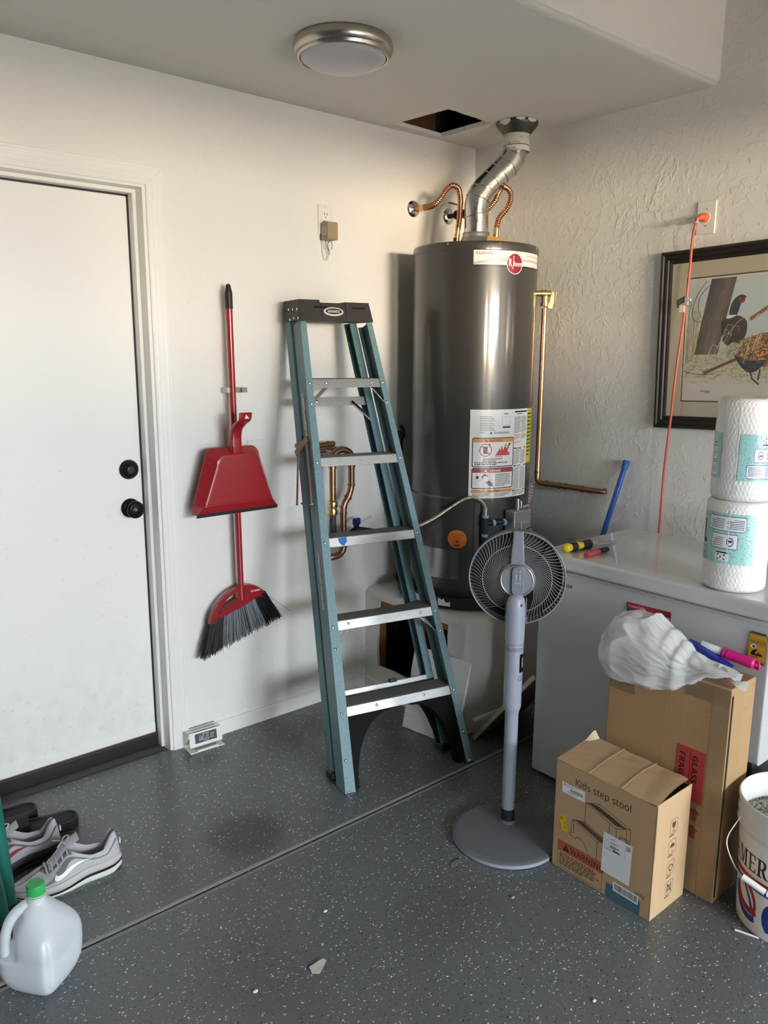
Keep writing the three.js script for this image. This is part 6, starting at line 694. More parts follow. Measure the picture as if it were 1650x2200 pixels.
// ---------------------------------------------------------------- broom, dustpan and their wall clip
{
  const Mred = phys([0.34, 0.012, 0.02], 0.3, { clearcoat: 0.4, clearcoatRoughness: 0.15 }), Mred2 = phys([0.30, 0.010, 0.018], 0.34, { clearcoat: 0.35 });
  const clip = thing('wall_clip', 'small clear and grey broom clip stuck on the left wall', 'clip', [-1.325, 1.403, 0]);
  part('back_plate', extrude(rrShape(0.07, 0.115, 0.015), 0.003, 0.001, 1).translate(0, 0.004, 0), mat([0.80, 0.785, 0.75], 0.3), clip); for (const s of [-1, 1]) { part('grip_arm', rbox(0.03, 0.02, 0.05, s * 0.03, 0, 0.027, 0.003), mat([0.62, 0.61, 0.59], 0.4), clip); part('grip_pad', rbox(0.022, 0.018, 0.012, s * 0.026, 0, 0.05, 0.002), mat([0.26, 0.26, 0.25], 0.7), clip, 'grey rubber pad'); }
  const br = thing('broom', 'red handled angle broom hanging head down on the left wall', 'broom', [-1.34, 0.62, 0.052]);
  const A = [-0.012, 1.17, -0.002], B = [0, 0.0, 0]; const lerp = (t) => [B[0] + (A[0] - B[0]) * t, B[1] + (A[1] - B[1]) * t, B[2] + (A[2] - B[2]) * t];
  part('handle', rod(lerp(0), lerp(0.935), 0.0122, 0.0122, 24), Mred, br); part('grip', [rod(lerp(0.925), lerp(0.975), 0.0142, 0.0142, 20), rod(lerp(0.975), lerp(0.995), 0.0142, 0.009, 20), new THREE.SphereGeometry(0.0092, 16, 10).translate(...lerp(0.995))], mat([0.014, 0.013, 0.012], 0.5), br, 'black grip');
  part('socket', rod([0.001, -0.045, 0.0], [0, 0.012, 0], 0.0165, 0.0145, 22), Mred2, br);
  const P = (p) => [p[0] + 1.34, p[1] - 0.62]; const hs = new THREE.Shape(); hs.moveTo(...P([-1.486, 0.503])); hs.bezierCurveTo(...P([-1.482, 0.545]), ...P([-1.43, 0.612]), ...P([-1.362, 0.628])); hs.bezierCurveTo(...P([-1.33, 0.637]), ...P([-1.29, 0.634]), ...P([-1.262, 0.612])); hs.lineTo(...P([-1.229, 0.584])); hs.lineTo(...P([-1.233, 0.572])); hs.bezierCurveTo(...P([-1.30, 0.565]), ...P([-1.4, 0.535]), ...P([-1.465, 0.500])); hs.closePath();
  const hole = new THREE.Path(); hole.moveTo(...P([-1.45, 0.534])); hole.bezierCurveTo(...P([-1.432, 0.572]), ...P([-1.40, 0.605]), ...P([-1.360, 0.612])); hole.lineTo(...P([-1.358, 0.578])); hole.bezierCurveTo(...P([-1.39, 0.568]), ...P([-1.42, 0.552]), ...P([-1.45, 0.534])); hs.holes.push(hole);
  part('head', extrude(hs, 0.022, 0, 1, 20).translate(0, 0, -0.011), Mred2, br);
  part('lettering', new THREE.PlaneGeometry(0.052, 0.016).rotateZ(-0.02).translate(0.062, -0.018, 0.0122), mat('#ffffff', 0.6, { transparent: true, alphaTest: 0.4, map: canvasTex(256, 80, (g) => { g.clearRect(0, 0, 256, 80); g.fillStyle = '#eee4e2'; g.font = 'italic bold 56px sans-serif'; g.translate(0, 8); g.rotate(-0.02); g.fillText('O-Cedar', 6, 50); }) }), br);
  const bottomAt = (t) => { const q = [[-1.478, 0.506], [-1.233, 0.578]], e = [[-1.53, 0.362], [-1.163, 0.464]]; return [[q[0][0] + (q[1][0] - q[0][0]) * t, q[0][1] + (q[1][1] - q[0][1]) * t - 0.012 * Math.sin(t * PI)], [e[0][0] + (e[1][0] - e[0][0]) * t, e[0][1] + (e[1][1] - e[0][1]) * t]]; };
  const bristles = (t0, t1, n, m, lab, c2) => { const gs = []; for (let i = 0; i < n; i++) { const t = t0 + (t1 - t0) * (i + rnd()) / n; const [a, e] = bottomAt(t); const z0 = rr(-0.012, 0.012), z1 = z0 * rr(1.1, 2.2) + rr(-0.004, 0.004), l = rr(0.95, 1.02); const p = P(a), q = P([e[0] + rr(-0.006, 0.006), e[1] + rr(-0.005, 0.007)]); gs.push(rod([p[0], p[1] + 0.012, z0], [p[0] + (q[0] - p[0]) * l, p[1] + (q[1] - p[1]) * l, z1], rr(0.0011, 0.0019), 0.0009, 5)); } const o = part('bristles', gs, m, br, lab); o.userData.kind = 'stuff'; };
  bristles(0.0, 0.235, 170, mat([0.03, 0.03, 0.032], 0.55), 'black bristles'); bristles(0.225, 0.8, 380, mat([0.23, 0.245, 0.265], 0.5), 'grey bristles'); bristles(0.235, 0.8, 70, mat([0.07, 0.075, 0.08], 0.5), 'dark grey bristles'); bristles(0.79, 1.0, 200, mat([0.010, 0.010, 0.011], 0.5), 'black bristles');
  part('stray_straw', [tube([[0.105, -0.04, 0.0], [0.16, -0.085, 0.01], [0.222, -0.137, 0.012]], 0.0007, 16, 4)], mat([0.1, 0.09, 0.08], 0.7), br); part('stray_straw', tube([[0.105, -0.045, 0.0], [0.15, -0.1, 0.01], [0.19, -0.163, 0.012]], 0.0007, 16, 4), mat([0.1, 0.09, 0.08], 0.7), br);
  // dustpan clipped to the handle, back outwards
  const dp = thing('dustpan', 'red dustpan with a black rubber lip clipped upside down onto the broom handle', 'dustpan', [-1.368, 0.98, 0.065]);
  const sec = (h) => { const k = h; return { hw: 0.176 - 0.052 * k, y: 0.215 * k }; };
  const rim = []; const outline = (ins, zz) => { const pts = []; const w0 = 0.172 - ins, w1 = 0.118 - ins, yt = 0.212 - ins, yb = 0.0, r = 0.04; pts.push([-w0, yb]); for (let i = 0; i <= 10; i++) { const a = PI - i / 10 * PI / 2 * 0.9; pts.push([-w1 + r + r * Math.cos(a), yt - r + r * Math.sin(a)]); } for (let i = 0; i <= 10; i++) { const a = PI / 2 * 0.95 - i / 10 * PI / 2 * 0.95; pts.push([w1 - r + r * Math.cos(a), yt - r + r * Math.sin(a)]); } pts.push([w0, yb]); return pts.map((p) => [p[0], p[1], zz]); };
  const rings = [outline(0, 0.0), outline(0.001, 0.006), outline(0.006, 0.012), outline(0.022, 0.045), outline(0.026, 0.0495), outline(0.032, 0.051)]; const nO = rings[0].length; const wallG = grid(nO - 1, rings.length - 1, (u, v) => { const i = Math.round(u * (nO - 1)), j = Math.round(v * (rings.length - 1)); const p = rings[j][i].slice(); if (i === 0 || i === nO - 1) p[1] = 0; return p; }); 
  const faceS = shapeOf(outline(0.030, 0).map((p) => [p[0], p[1]])); const face = new THREE.ShapeGeometry(faceS).translate(0, 0, 0.0508); { const p = face.attributes.position; for (let i = 0; i < p.count; i++) { p.setZ(i, 0.0508); } }
  const lip = merge([grid(20, 3, (u, v) => [(-0.1425 - 0.032 * v) + (0.285 + 0.064 * v) * u, 0.006 - 0.036 * v, 0.0508 - 0.012 * v]), grid(2, 3, (u, v) => [-(0.1425 + 0.032 * v) - 0.0295 * u * (1 - v), 0.006 - 0.036 * v - 0.004 * u * v, (0.0508 - 0.012 * v) * (1 - u)]), grid(2, 3, (u, v) => [(0.1425 + 0.032 * v) + 0.0295 * u * (1 - v), 0.006 - 0.036 * v - 0.004 * u * v, (0.0508 - 0.012 * v) * (1 - u)])]);
  for (const g of [wallG, face, lip]) { } const Mpan = phys([0.33, 0.012, 0.019], 0.32, { clearcoat: 0.35, clearcoatRoughness: 0.2, side: THREE.DoubleSide });
  part('pan', [toCreasedNormals(wallG, 0.5), face, lip], Mpan, dp); part('ridge', [rbox(0.29, 0.004, 0.004, 0, 0.006, 0.0505, 0.0015), rbox(0.003, 0.036, 0.003, -0.018, 0.195, 0.046, 0.001), rbox(0.003, 0.036, 0.003, 0.022, 0.195, 0.046, 0.001)], Mpan, dp);
  part('rubber_lip', grid(20, 2, (u, v) => [(-0.176 + 0.352 * u), -0.0285 - 0.0135 * v, 0.0395 - 0.005 * v]), mat([0.02, 0.018, 0.018], 0.7, { side: THREE.DoubleSide }), dp, 'black rubber lip');
  const hc = new THREE.CatmullRomCurve3([[0, 0.185, 0.03], [0, 0.215, 0.032], [0, 0.255, 0.034], [0, 0.285, 0.045], [0.0, 0.305, 0.075], [0.002, 0.318, 0.1], [0.003, 0.345, 0.108]].map((p) => V3(...p))); const hw = (t) => 0.0225 + 0.004 * smooth(0.6, 1, t);
  const hg = grid(20, 40, (u, v) => { const o = hc.getPointAt(v), d = hc.getTangentAt(v), x = V3(1, 0, 0), n = new THREE.Vector3().crossVectors(x, d).normalize(), a = u * 2 * PI, w = hw(v), th = 0.012 - 0.007 * smooth(0.55, 0.85, v); const c = Math.cos(a), s = Math.sin(a), e = (q) => Math.sign(q) * Math.pow(Math.abs(q), 0.6); return [o.x + w * e(c), o.y + n.y * th * e(s), o.z + n.z * th * e(s)]; }, true); part('handle', hg, Mpan, dp);
  const tri = shapeOf([[-0.010, -0.007], [0.010, -0.007], [0, 0.008]]); part('hang_hole', extrude(tri, 0.0012).rotateX(-0.35).translate(0.003, 0.331, 0.113), mat([0.78, 0.74, 0.68], 0.7), dp, 'triangular hanging hole');
}
// ---------------------------------------------------------------- insect trap against the casing
{
  const t = thing('door_pest_trap', 'small white box trap lettered MAX on the floor beside the door casing', 'trap', [-1.527, 0, 0.02]);
  t.rotation.y = -0.05; const Mw = mat([0.80, 0.79, 0.75], 0.4);
  part('sloped_top', extrude(shapeOf([[0, 0.0], [0.006, 0.0], [0.006, 0.068], [0.026, 0.074], [0.05, 0.064], [0.052, 0.058], [0.028, 0.068], [0.012, 0.062], [0, 0.072]]), 0.142).applyMatrix4(basis([0, 0, 1], [0, 1, 0], [-1, 0, 0], [0.071, 0, -0.002])), Mw, t);
  part('front_face', rbox(0.138, 0.058, 0.003, 0, 0.034, 0.0565, 0.001).rotateX(-0.14).translate(0, 0.006, 0.001), Mw, t); part('tray', [rbox(0.144, 0.004, 0.07, 0, 0.002, 0.035, 0.001), rbox(0.09, 0.008, 0.012, -0.0, 0.006, 0.066, 0.002)], Mw, t);
  part('name_panel', new THREE.PlaneGeometry(0.092, 0.038).translate(0, 0.037, 0.0585).rotateX(-0.14).translate(0, 0.006, 0.001), mat('#ffffff', 0.5, { map: canvasTex(384, 160, (g, w, h) => { g.fillStyle = '#44474c'; g.fillRect(0, 0, w, h); g.font = 'italic bold 96px sans-serif'; g.textAlign = 'center'; g.strokeStyle = '#d8dadc'; g.lineWidth = 10; g.lineJoin = 'round'; g.strokeText('M A X', w / 2, 116); g.fillStyle = '#34373c'; g.fillText('M A X', w / 2, 116); g.fillStyle = '#d8dadc'; g.fillRect(130, 20, 120, 9); g.fillRect(140, 134, 100, 8); }) }), t);
  for (const [y, z] of [[0.0728, 0.02], [0.0712, 0.034]]) part('vent_slot', box(0.1, 0.0008, 0.0025, 0.002, y + 0.001, z), mat([0.25, 0.25, 0.25], 0.8), t);
}
// ---------------------------------------------------------------- shoes
function shoeTex(o) { return canvasTex(1024, 512, (g, w, h) => {
  g.fillStyle = o.base; g.fillRect(0, 0, w, h); for (let i = 0; i < 9000; i++) { const k = rr(120, 220) | 0; g.fillStyle = `rgba(${k},${k},${k + 6},0.12)`; g.fillRect(rr(0, w), rr(0, h), 3, 2); }
  const S = (x) => Math.acos((0.15 - x) / 0.15) / (2 * PI) * w, Y = (t) => h - t * h;
  for (const side of [0, 1]) { const X = (x) => side ? w - S(x) : S(x);
    g.fillStyle = 'rgba(60,60,66,0.55)'; for (let i = 0; i < 26; i++) for (let j = 0; j < 8; j++) { g.beginPath(); g.ellipse(X(0.2 + i * 0.0036), Y(0.25 + j * 0.075), 3.2, 4.5, 0, 0, 7); g.fill(); }
    g.strokeStyle = o.band; g.lineWidth = 44; g.lineJoin = 'round'; g.beginPath(); g.moveTo(X(0.004), Y(0.62)); g.bezierCurveTo(X(0.03), Y(0.52), X(0.06), Y(0.42), X(0.09), Y(0.56)); g.bezierCurveTo(X(0.12), Y(0.70), X(0.15), Y(0.72), X(0.175), Y(0.45)); g.bezierCurveTo(X(0.2), Y(0.18), X(0.23), Y(0.12), X(0.297), Y(0.12)); g.stroke();
    g.fillStyle = o.lace; g.beginPath(); g.moveTo(X(0.135), Y(1)); g.lineTo(X(0.135), Y(0.80)); g.lineTo(X(0.165), Y(0.74)); g.lineTo(X(0.21), Y(0.72)); g.lineTo(X(0.225), Y(1)); g.fill();
    g.fillStyle = o.swoosh; g.strokeStyle = '#77787c'; g.lineWidth = 4; g.beginPath(); g.moveTo(X(0.065), Y(0.74)); g.bezierCurveTo(X(0.11), Y(0.40), X(0.15), Y(0.10), X(0.190), Y(0.16)); g.bezierCurveTo(X(0.2), Y(0.26), X(0.195), Y(0.45), X(0.184), Y(0.58)); g.bezierCurveTo(X(0.189), Y(0.4), X(0.18), Y(0.33), X(0.168), Y(0.34)); g.bezierCurveTo(X(0.14), Y(0.36), X(0.1), Y(0.55), X(0.065), Y(0.74)); g.fill(); g.stroke(); }
}); }
function makeShoe(name, label, o) {
  const t = thing(name, label, 'shoe', o.pos); t.rotation.y = o.turn;
  const W = (x) => 0.041 + 0.015 * smooth(0.1, 0.2, x) - 0.004 * smooth(0.22, 0.3, x) - 0.004 * (1 - Math.abs(x - 0.1) / 0.05) * (Math.abs(x - 0.1) < 0.05 ? 1 : 0), sp = (v, e) => Math.sign(v) * Math.pow(Math.abs(v), e);
  const bx_ = (s) => 0.15 - 0.15 * Math.cos(2 * PI * s), bz = (s, k = 1) => sp(Math.sin(2 * PI * s), 0.72) * W(bx_(s)) * k, yS = (x) => 0.046 - 0.014 * smooth(0.08, 0.24, x), yB = (x) => 0.010 * smooth(0.22, 0.3, x) * smooth(0.22, 0.3, x) + 0.008 * (1 - smooth(0.0, 0.03, x));
  const tx = (s) => { const x = bx_(s); return 0.014 + x * 0.955; }, ridge = (x) => 0.112 - 0.044 * smooth(0.145, 0.215, x) - 0.030 * smooth(0.21, 0.29, x) + 0.0, tyv = (s) => { const x = tx(s); return x < 0.15 ? 0.122 - 0.042 * smooth(0.015, 0.055, x) + 0.030 * smooth(0.08, 0.15, x) : ridge(x); }, tz = (s) => sp(Math.sin(2 * PI * s), 0.8) * (0.03 * (1 - smooth(0.125, 0.165, tx(s))) * (0.75 + 0.25 * smooth(0.01, 0.06, tx(s))) + 0.002);
  const up = grid(120, 26, (s, v) => { const X = bx_(s), B = V3(X, yS(X), bz(s, 0.97)), T = V3(tx(s), tyv(s), tz(s)), C = V3(X * 0.7 + T.x * 0.3, B.y * 0.28 + T.y * 0.72, B.z * 1.04 + T.z * 0.02); const q = 1 - v; return [q * q * B.x + 2 * q * v * C.x + v * v * T.x, q * q * B.y + 2 * q * v * C.y + v * v * T.y, q * q * B.z + 2 * q * v * C.z + v * v * T.z]; }, true);
  part('upper', up, mat('#ffffff', 0.75, { map: shoeTex(o) , side: THREE.DoubleSide }), t);
  part('lining', grid(120, 6, (s, v) => { const x = tx(s); if (x > 0.16) return [0.15, 0.07, 0]; return [x + 0.004 * v + (x < 0.05 ? 0.004 : 0), tyv(s) + 0.002 * Math.sin(v * PI) - 0.062 * v, tz(s) * (0.98 - 0.12 * Math.sin(v * PI))]; }), mat([0.42, 0.41, 0.43], 0.85, { side: THREE.DoubleSide }), t); part('insole', grid(20, 20, (u, v) => { const s = 0.5 * v, x = 0.02 + 0.17 * v; return [x, 0.05, (u - 0.5) * 0.062 * Math.sin(Math.min(1, v * 3 + 0.3) * PI / 2)]; }), mat(o.insole, 0.8, { side: THREE.DoubleSide }), t, 'dark red insole');
  const layer = (n, m, y0, y1, k0, k1, lab) => part(n, grid(110, 6, (s, v) => { const X = bx_(s), b = yB(X), h = yS(X) - b, f = y0(X) + (y1(X) - y0(X)) * v; const k = k0 + (k1 - k0) * Math.sin(v * PI); const ext = X < 0.03 ? -0.004 : 0; return [X + ext * Math.sin(v * PI) + (X > 0.28 ? 0.002 : 0), b + h * f, bz(s) * k]; }, true), m, t, lab);
  const line = (x) => 0.56 - 0.16 * smooth(0.06, 0.2, x) - 0.1 * smooth(0.2, 0.28, x);
  layer('midsole', mat(o.mid, 0.6), (x) => line(x), () => 1.02, 1.02, 1.07); layer('sole_stripe', mat([0.008, 0.008, 0.009], 0.3), (x) => line(x) - 0.17, (x) => line(x) + 0.02, 1.045, 1.05, 'black sole stripe'); layer('outsole', mat(o.out, 0.5), () => 0.0, (x) => line(x) - 0.15, 1.0, 1.05); part('sole_base', grid(60, 4, (s, v) => [0.15 + (bx_(s) - 0.15) * v, yB(bx_(s)), bz(s) * v]), mat([0.02, 0.02, 0.02], 0.8, { side: THREE.DoubleSide }), t);
  part('tongue', grid(10, 16, (u, v) => { const z = (u - 0.5) * (0.05 - 0.006 * v), x = 0.205 - 0.075 * v - 0.012 * v * v; return [x, ridge(Math.max(0.15, x)) + 0.004 + 0.026 * v * v - 8 * z * z * 0.9, z]; }), mat(o.tongue, 0.8, { side: THREE.DoubleSide }), t);
  for (let i = 0; i < 5; i++) { const x = 0.155 + i * 0.0145, y = ridge(x) + 0.006; part('lace', tube([[x - 0.002, y - 0.013, -0.026], [x, y + 0.002, -0.013], [x + 0.002, y + 0.005, 0], [x, y + 0.002, 0.013], [x - 0.002, y - 0.013, 0.026]], 0.0026, 24, 8), mat(o.laceC, 0.8), t); }
  part('lace_bow', [tube([[0.152, 0.122, 0], [0.14, 0.135, 0.018], [0.152, 0.128, 0.03], [0.16, 0.12, 0.012], [0.152, 0.124, 0]], 0.0024, 30, 7), tube([[0.152, 0.122, 0], [0.165, 0.138, -0.01], [0.178, 0.132, -0.022]], 0.0022, 18, 7), tube([[0.152, 0.122, 0], [0.168, 0.132, 0.012], [0.185, 0.133, 0.02]], 0.0022, 18, 7), tube([[0.15, 0.118, 0.004], [0.135, 0.108, 0.02], [0.128, 0.094, 0.03]], 0.0024, 16, 7)], mat(o.laceC, 0.8), t); part('eyelet', ring(0.0045, 0.0018, 18).translate(0.128, 0.093, 0.033), mat([0.62, 0.62, 0.62], 0.4), t); part('heel_tab', rbox(0.004, 0.016, 0.01, -0.002, 0.079, 0.004, 0.0015), mat([0.75, 0.75, 0.76], 0.5), t);
  return t;
}
makeShoe('running_shoe', 'light grey running shoe with a white swoosh, the one nearer the water jug', { pos: [-2.078, 0, 0.566], turn: PI - 0.135, base: '#b4b2b6', band: '#6c6f72', lace: '#6f7277', swoosh: '#f4f4f2', mid: [0.50, 0.475, 0.475], out: [0.62, 0.66, 0.62], tongue: [0.55, 0.55, 0.57], laceC: [0.36, 0.36, 0.38], insole: [0.09, 0.02, 0.025] });
makeShoe('running_shoe', 'grey running shoe with a red swoosh, standing behind its lighter mate', { pos: [-2.196, 0, 0.385], turn: PI - 0.1, base: '#a5a4a8', band: '#4d5054', lace: '#585b60', swoosh: '#8a2026', mid: [0.03, 0.03, 0.032], out: [0.03, 0.03, 0.03], tongue: [0.48, 0.48, 0.5], laceC: [0.5, 0.5, 0.52], insole: [0.08, 0.02, 0.025] });
function makeSandal(label, pos, turn) { const t = thing('slide_sandal', label, 'sandal', pos); t.rotation.y = turn; const s = new THREE.Shape(); const pts = [[0.0, 0.0], [0.006, 0.026], [0.03, 0.038], [0.08, 0.036], [0.14, 0.042], [0.2, 0.05], [0.255, 0.044], [0.282, 0.02], [0.285, 0], [0.28, -0.022], [0.25, -0.044], [0.2, -0.048], [0.14, -0.04], [0.08, -0.036], [0.03, -0.038], [0.006, -0.026]]; s.setFromPoints(new THREE.CatmullRomCurve3(pts.map((p) => V3(p[0], p[1], 0)), true).getPoints(70).map((p) => new THREE.Vector2(p.x, p.y)));
  part('sole', extrude(s, 0.03, 0.006, 3).rotateX(-PI / 2), MblackSoft, t); const rim = new THREE.CatmullRomCurve3(pts.map((p) => V3(p[0] * 0.97 + 0.004, 0.031, p[1] * 0.92)), true); part('footbed_rim', new THREE.TubeGeometry(rim, 90, 0.0045, 8, true), Mblack, t); part('strap', grid(20, 10, (u, v) => { const a = PI * u; return [0.15 + 0.09 * v, 0.028 + 0.05 * Math.sin(a) * (1 - 0.2 * v), 0.05 * Math.cos(a)]; }), mat([0.015, 0.015, 0.016], 0.7, { side: THREE.DoubleSide }), t); return t; }
makeSandal('black slide sandal behind the running shoes, the nearer of the pair', [-2.1, 0, 0.262], PI - 0.18); makeSandal('black slide sandal behind the running shoes, the one closer to the door sill', [-2.19, 0, 0.125], PI - 0.12);
// ---------------------------------------------------------------- water jug
{
  const j = thing('water_jug', 'translucent gallon water jug with a green cap on the floor', 'jug', [-2.402, 0, 0.876]); j.scale.set(1, 1.07, 1);
  const thD = Math.atan2(-0.02, -0.105), th0 = Math.atan2(0.105, -0.015); // handle corner, near corner
  const key = (k, v) => { let i = 0; while (i < k.length - 2 && v > k[i + 1][0]) i++; const n = k.length - 1, p = (q) => k[Math.max(0, Math.min(n, q))], m = (q) => (p(q + 1)[1] - p(q - 1)[1]) / Math.max(1e-6, p(q + 1)[0] - p(q - 1)[0]); const a = k[i], c = k[i + 1], h = c[0] - a[0], t = Math.min(1, Math.max(0, (v - a[0]) / h)), t2 = t * t, t3 = t2 * t; return (2 * t3 - 3 * t2 + 1) * a[1] + (t3 - 2 * t2 + t) * h * m(i) + (3 * t2 - 2 * t3) * c[1] + (t3 - t2) * h * m(i + 1); };
  const rad_ = [[0, 0.054], [0.006, 0.062], [0.03, 0.072], [0.06, 0.0765], [0.105, 0.0775], [0.135, 0.073], [0.158, 0.062], [0.176, 0.049], [0.19, 0.037], [0.2, 0.0265], [0.206, 0.0225], [0.222, 0.0215]];
  const body = grid(160, 90, (u, v) => { const y = 0.222 * v, a = u * 2 * PI, n = 2 + 4.2 * (1 - smooth(0.10, 0.185, y)), q = a - th0 + PI / 4, c = Math.abs(Math.cos(q)), s = Math.abs(Math.sin(q)); let r = key(rad_, y) / Math.pow(Math.pow(c, n) + Math.pow(s, n), 1 / n); r = Math.min(r, key(rad_, y) * 1.30); let d = Math.atan2(Math.sin(a - thD), Math.cos(a - thD)); const rec = Math.exp(-d * d / 0.2) * smooth(0.082, 0.104, y) * (1 - smooth(0.172, 0.196, y)); r *= 1 - 0.55 * rec; const dn = Math.atan2(Math.sin(a - th0), Math.cos(a - th0)); r *= 1 - 0.035 * Math.exp(-dn * dn / 0.004) * smooth(0.012, 0.03, y) * (1 - smooth(0.13, 0.15, y)); if (y < 0.03) r *= 1 + 0.012 * Math.cos(4 * q); return [r * Math.cos(a), y, r * Math.sin(a)]; }, true);
  const Mjug = phys([0.88, 0.92, 0.96], 0.42, { transmission: 0.42, thickness: 0, clearcoat: 0.25, clearcoatRoughness: 0.3, side: THREE.DoubleSide });
  part('bottle', body, Mjug, j); const D = (r, y, o = 0) => [r * Math.cos(thD + o), y, r * Math.sin(thD + o)];
  part('handle', tube([D(0.07, 0.07), D(0.0785, 0.088), D(0.0785, 0.115), D(0.0735, 0.145), D(0.062, 0.171), D(0.044, 0.189), D(0.02, 0.2)], 0.0125, 60, 14), Mjug, j); part('base', new THREE.CircleGeometry(0.058, 40).rotateX(-PI / 2).translate(0, 0.001, 0), Mjug, j);
  const cap = [lathe([[0, 0.247], [0.0185, 0.247], [0.0202, 0.2455], [0.0207, 0.2435], [0.0212, 0.223], [0.0195, 0.223]], 40)]; for (let i = 0; i < 40; i++) { const a = i / 40 * 2 * PI; cap.push(box(0.0012, 0.016, 0.0012, 0.0209 * Math.cos(a), 0.233, 0.0209 * Math.sin(a))); } part('cap', cap, mat([0.035, 0.40, 0.10], 0.4), j, 'green screw cap'); part('cap_ring', lathe([[0.0205, 0.2215], [0.0217, 0.2195], [0.0217, 0.217], [0.02, 0.216]], 36), mat([0.035, 0.40, 0.10], 0.4), j);
  part('water', grid(80, 40, (u, v) => { const y = 0.004 + 0.085 * v, a = u * 2 * PI, n = 6, q = a - th0 + PI / 4, c = Math.abs(Math.cos(q)), s = Math.abs(Math.sin(q)); let r = (key(rad_, y) - 0.003) / Math.pow(Math.pow(c, n) + Math.pow(s, n), 1 / n); r = Math.min(r, key(rad_, y) * 1.27); const d = Math.atan2(Math.sin(a - thD), Math.cos(a - thD)); r *= 1 - 0.42 * Math.exp(-d * d / 0.16) * smooth(0.085, 0.105, y); return [r * Math.cos(a), y, r * Math.sin(a)]; }, true), phys([0.86, 0.91, 0.97], 0.3, { transmission: 0.4, thickness: 0, side: THREE.DoubleSide }), j);
}
// ---------------------------------------------------------------- bucket of gravel
{
  const b = thing('plastic_bucket', 'white plastic bucket with bold black lettering and red and blue stripes, filled with grey gravel', 'bucket', [-0.757, 0, 1.99]);
  const Mb = phys([0.80, 0.80, 0.79], 0.35, { clearcoat: 0.3 }), r = (y) => 0.13 + 0.017 * y / 0.37;
  part('shell', lathe([[0, 0.004], [0.12, 0.003], [0.128, 0.0], [r(0.01), 0.008], [r(0.285), 0.285], [0.1495, 0.288], [0.151, 0.294], [0.1485, 0.302], [0.1485, 0.318], [0.151, 0.322], [0.151, 0.328], [0.1485, 0.333], [0.1485, 0.352], [0.1515, 0.357], [0.152, 0.366], [0.149, 0.37], [0.1465, 0.368], [0.143, 0.35], [0.127, 0.01], [0, 0.009]], 80), Mb, b);
  const tex = canvasTex(2048, 768, (g, w, h) => {
    g.fillStyle = '#f2f1ee'; g.fillRect(0, 0, w, h); const R = '#b0202c', B = '#1f3c92';
    const band = (c, lw, f) => { g.strokeStyle = c; g.lineWidth = lw; g.beginPath(); f(); g.stroke(); };
    band(R, 44, () => { g.moveTo(0, 372); g.bezierCurveTo(500, 332, 1200, 348, 2048, 430); }); band(B, 44, () => { g.moveTo(0, 440); g.bezierCurveTo(500, 400, 1200, 416, 2048, 498); });
    band(R, 44, () => { g.moveTo(560, 410); g.bezierCurveTo(700, 450, 760, 560, 730, 640); }); band(B, 40, () => { g.moveTo(500, 410); g.bezierCurveTo(600, 460, 680, 580, 690, 640); });
    band(R, 60, () => { g.moveTo(410, 470); g.bezierCurveTo(420, 620, 600, 690, 760, 650); }); band(B, 60, () => { g.moveTo(370, 500); g.bezierCurveTo(400, 690, 600, 760, 740, 715); });
    g.fillStyle = B; g.beginPath(); g.ellipse(990, 640, 150, 160, 0, 0, 7); g.fill(); g.fillStyle = '#f2f1ee'; g.font = 'bold 200px serif'; g.fillText('S', 930, 710);
    g.fillStyle = '#14110f'; g.font = 'bold 230px serif'; g.save(); g.translate(230, 290); g.scale(0.9, 1); g.fillText('A', 0, 0); g.fillText('MERICAN', 180, 0); g.restore();
  });
  const lbl = grid(60, 6, (u, v) => { const a = rad(-175 + 190 * u), y = 0.03 + 0.245 * v, q = r(y) + 0.0008; return [q * Math.sin(a), y, q * Math.cos(a)]; }); part('printed_wrap', lbl, phys('#ffffff', 0.35, { map: tex, clearcoat: 0.3 }), b);
  const gv = grid(60, 24, (u, v) => { const a = u * 2 * PI, q = 0.1405 * (1 - v); const x = q * Math.cos(a), z = q * Math.sin(a); return [x, 0.292 + 0.028 * (1 - (q / 0.14) ** 2) + 0.007 * fbm(x * 60, 3, z * 60, 3), z]; }, true); part('gravel', gv, mat([0.33, 0.33, 0.31], 0.95, { side: THREE.DoubleSide, bumpMap: bumpFloor, bumpScale: 0.01 }), b, 'grey gravel').userData.kind = 'stuff';
  const st = []; for (let i = 0; i < 520; i++) { const q = 0.136 * Math.sqrt(rnd()), a = rr(0, 6.28), s = rr(0.0022, 0.0055); const g = new THREE.IcosahedronGeometry(s, 0).scale(1, 0.7, rr(0.7, 1.2)).rotateY(a * 3); st.push(g.translate(q * Math.cos(a), 0.294 + 0.028 * (1 - (q / 0.14) ** 2) + 0.002, q * Math.sin(a))); } part('pebbles', st, mat([0.38, 0.375, 0.35], 0.9), b).userData.kind = 'stuff';
  const bail = [[-0.118, 0.318, -0.104], [-0.16, 0.262, -0.115], [-0.172, 0.215, -0.09], [-0.176, 0.19, -0.06], [-0.172, 0.175, -0.02], [-0.165, 0.165, 0.02], [-0.15, 0.16, 0.07], [-0.11, 0.18, 0.12], [-0.06, 0.24, 0.16], [0.0, 0.318, 0.155]]; part('wire_handle', tube(bail, 0.0018, 80, 8), Msteel, b);
  for (const [p, q] of [[[-0.1755, 0.188, -0.058], [-0.168, 0.17, 0.0]], [[-0.168, 0.17, 0.004], [-0.152, 0.16, 0.062]]]) part('handle_grip', rod(p, q, 0.0085, 0.0085, 16), mat([0.82, 0.82, 0.81], 0.4), b);
}
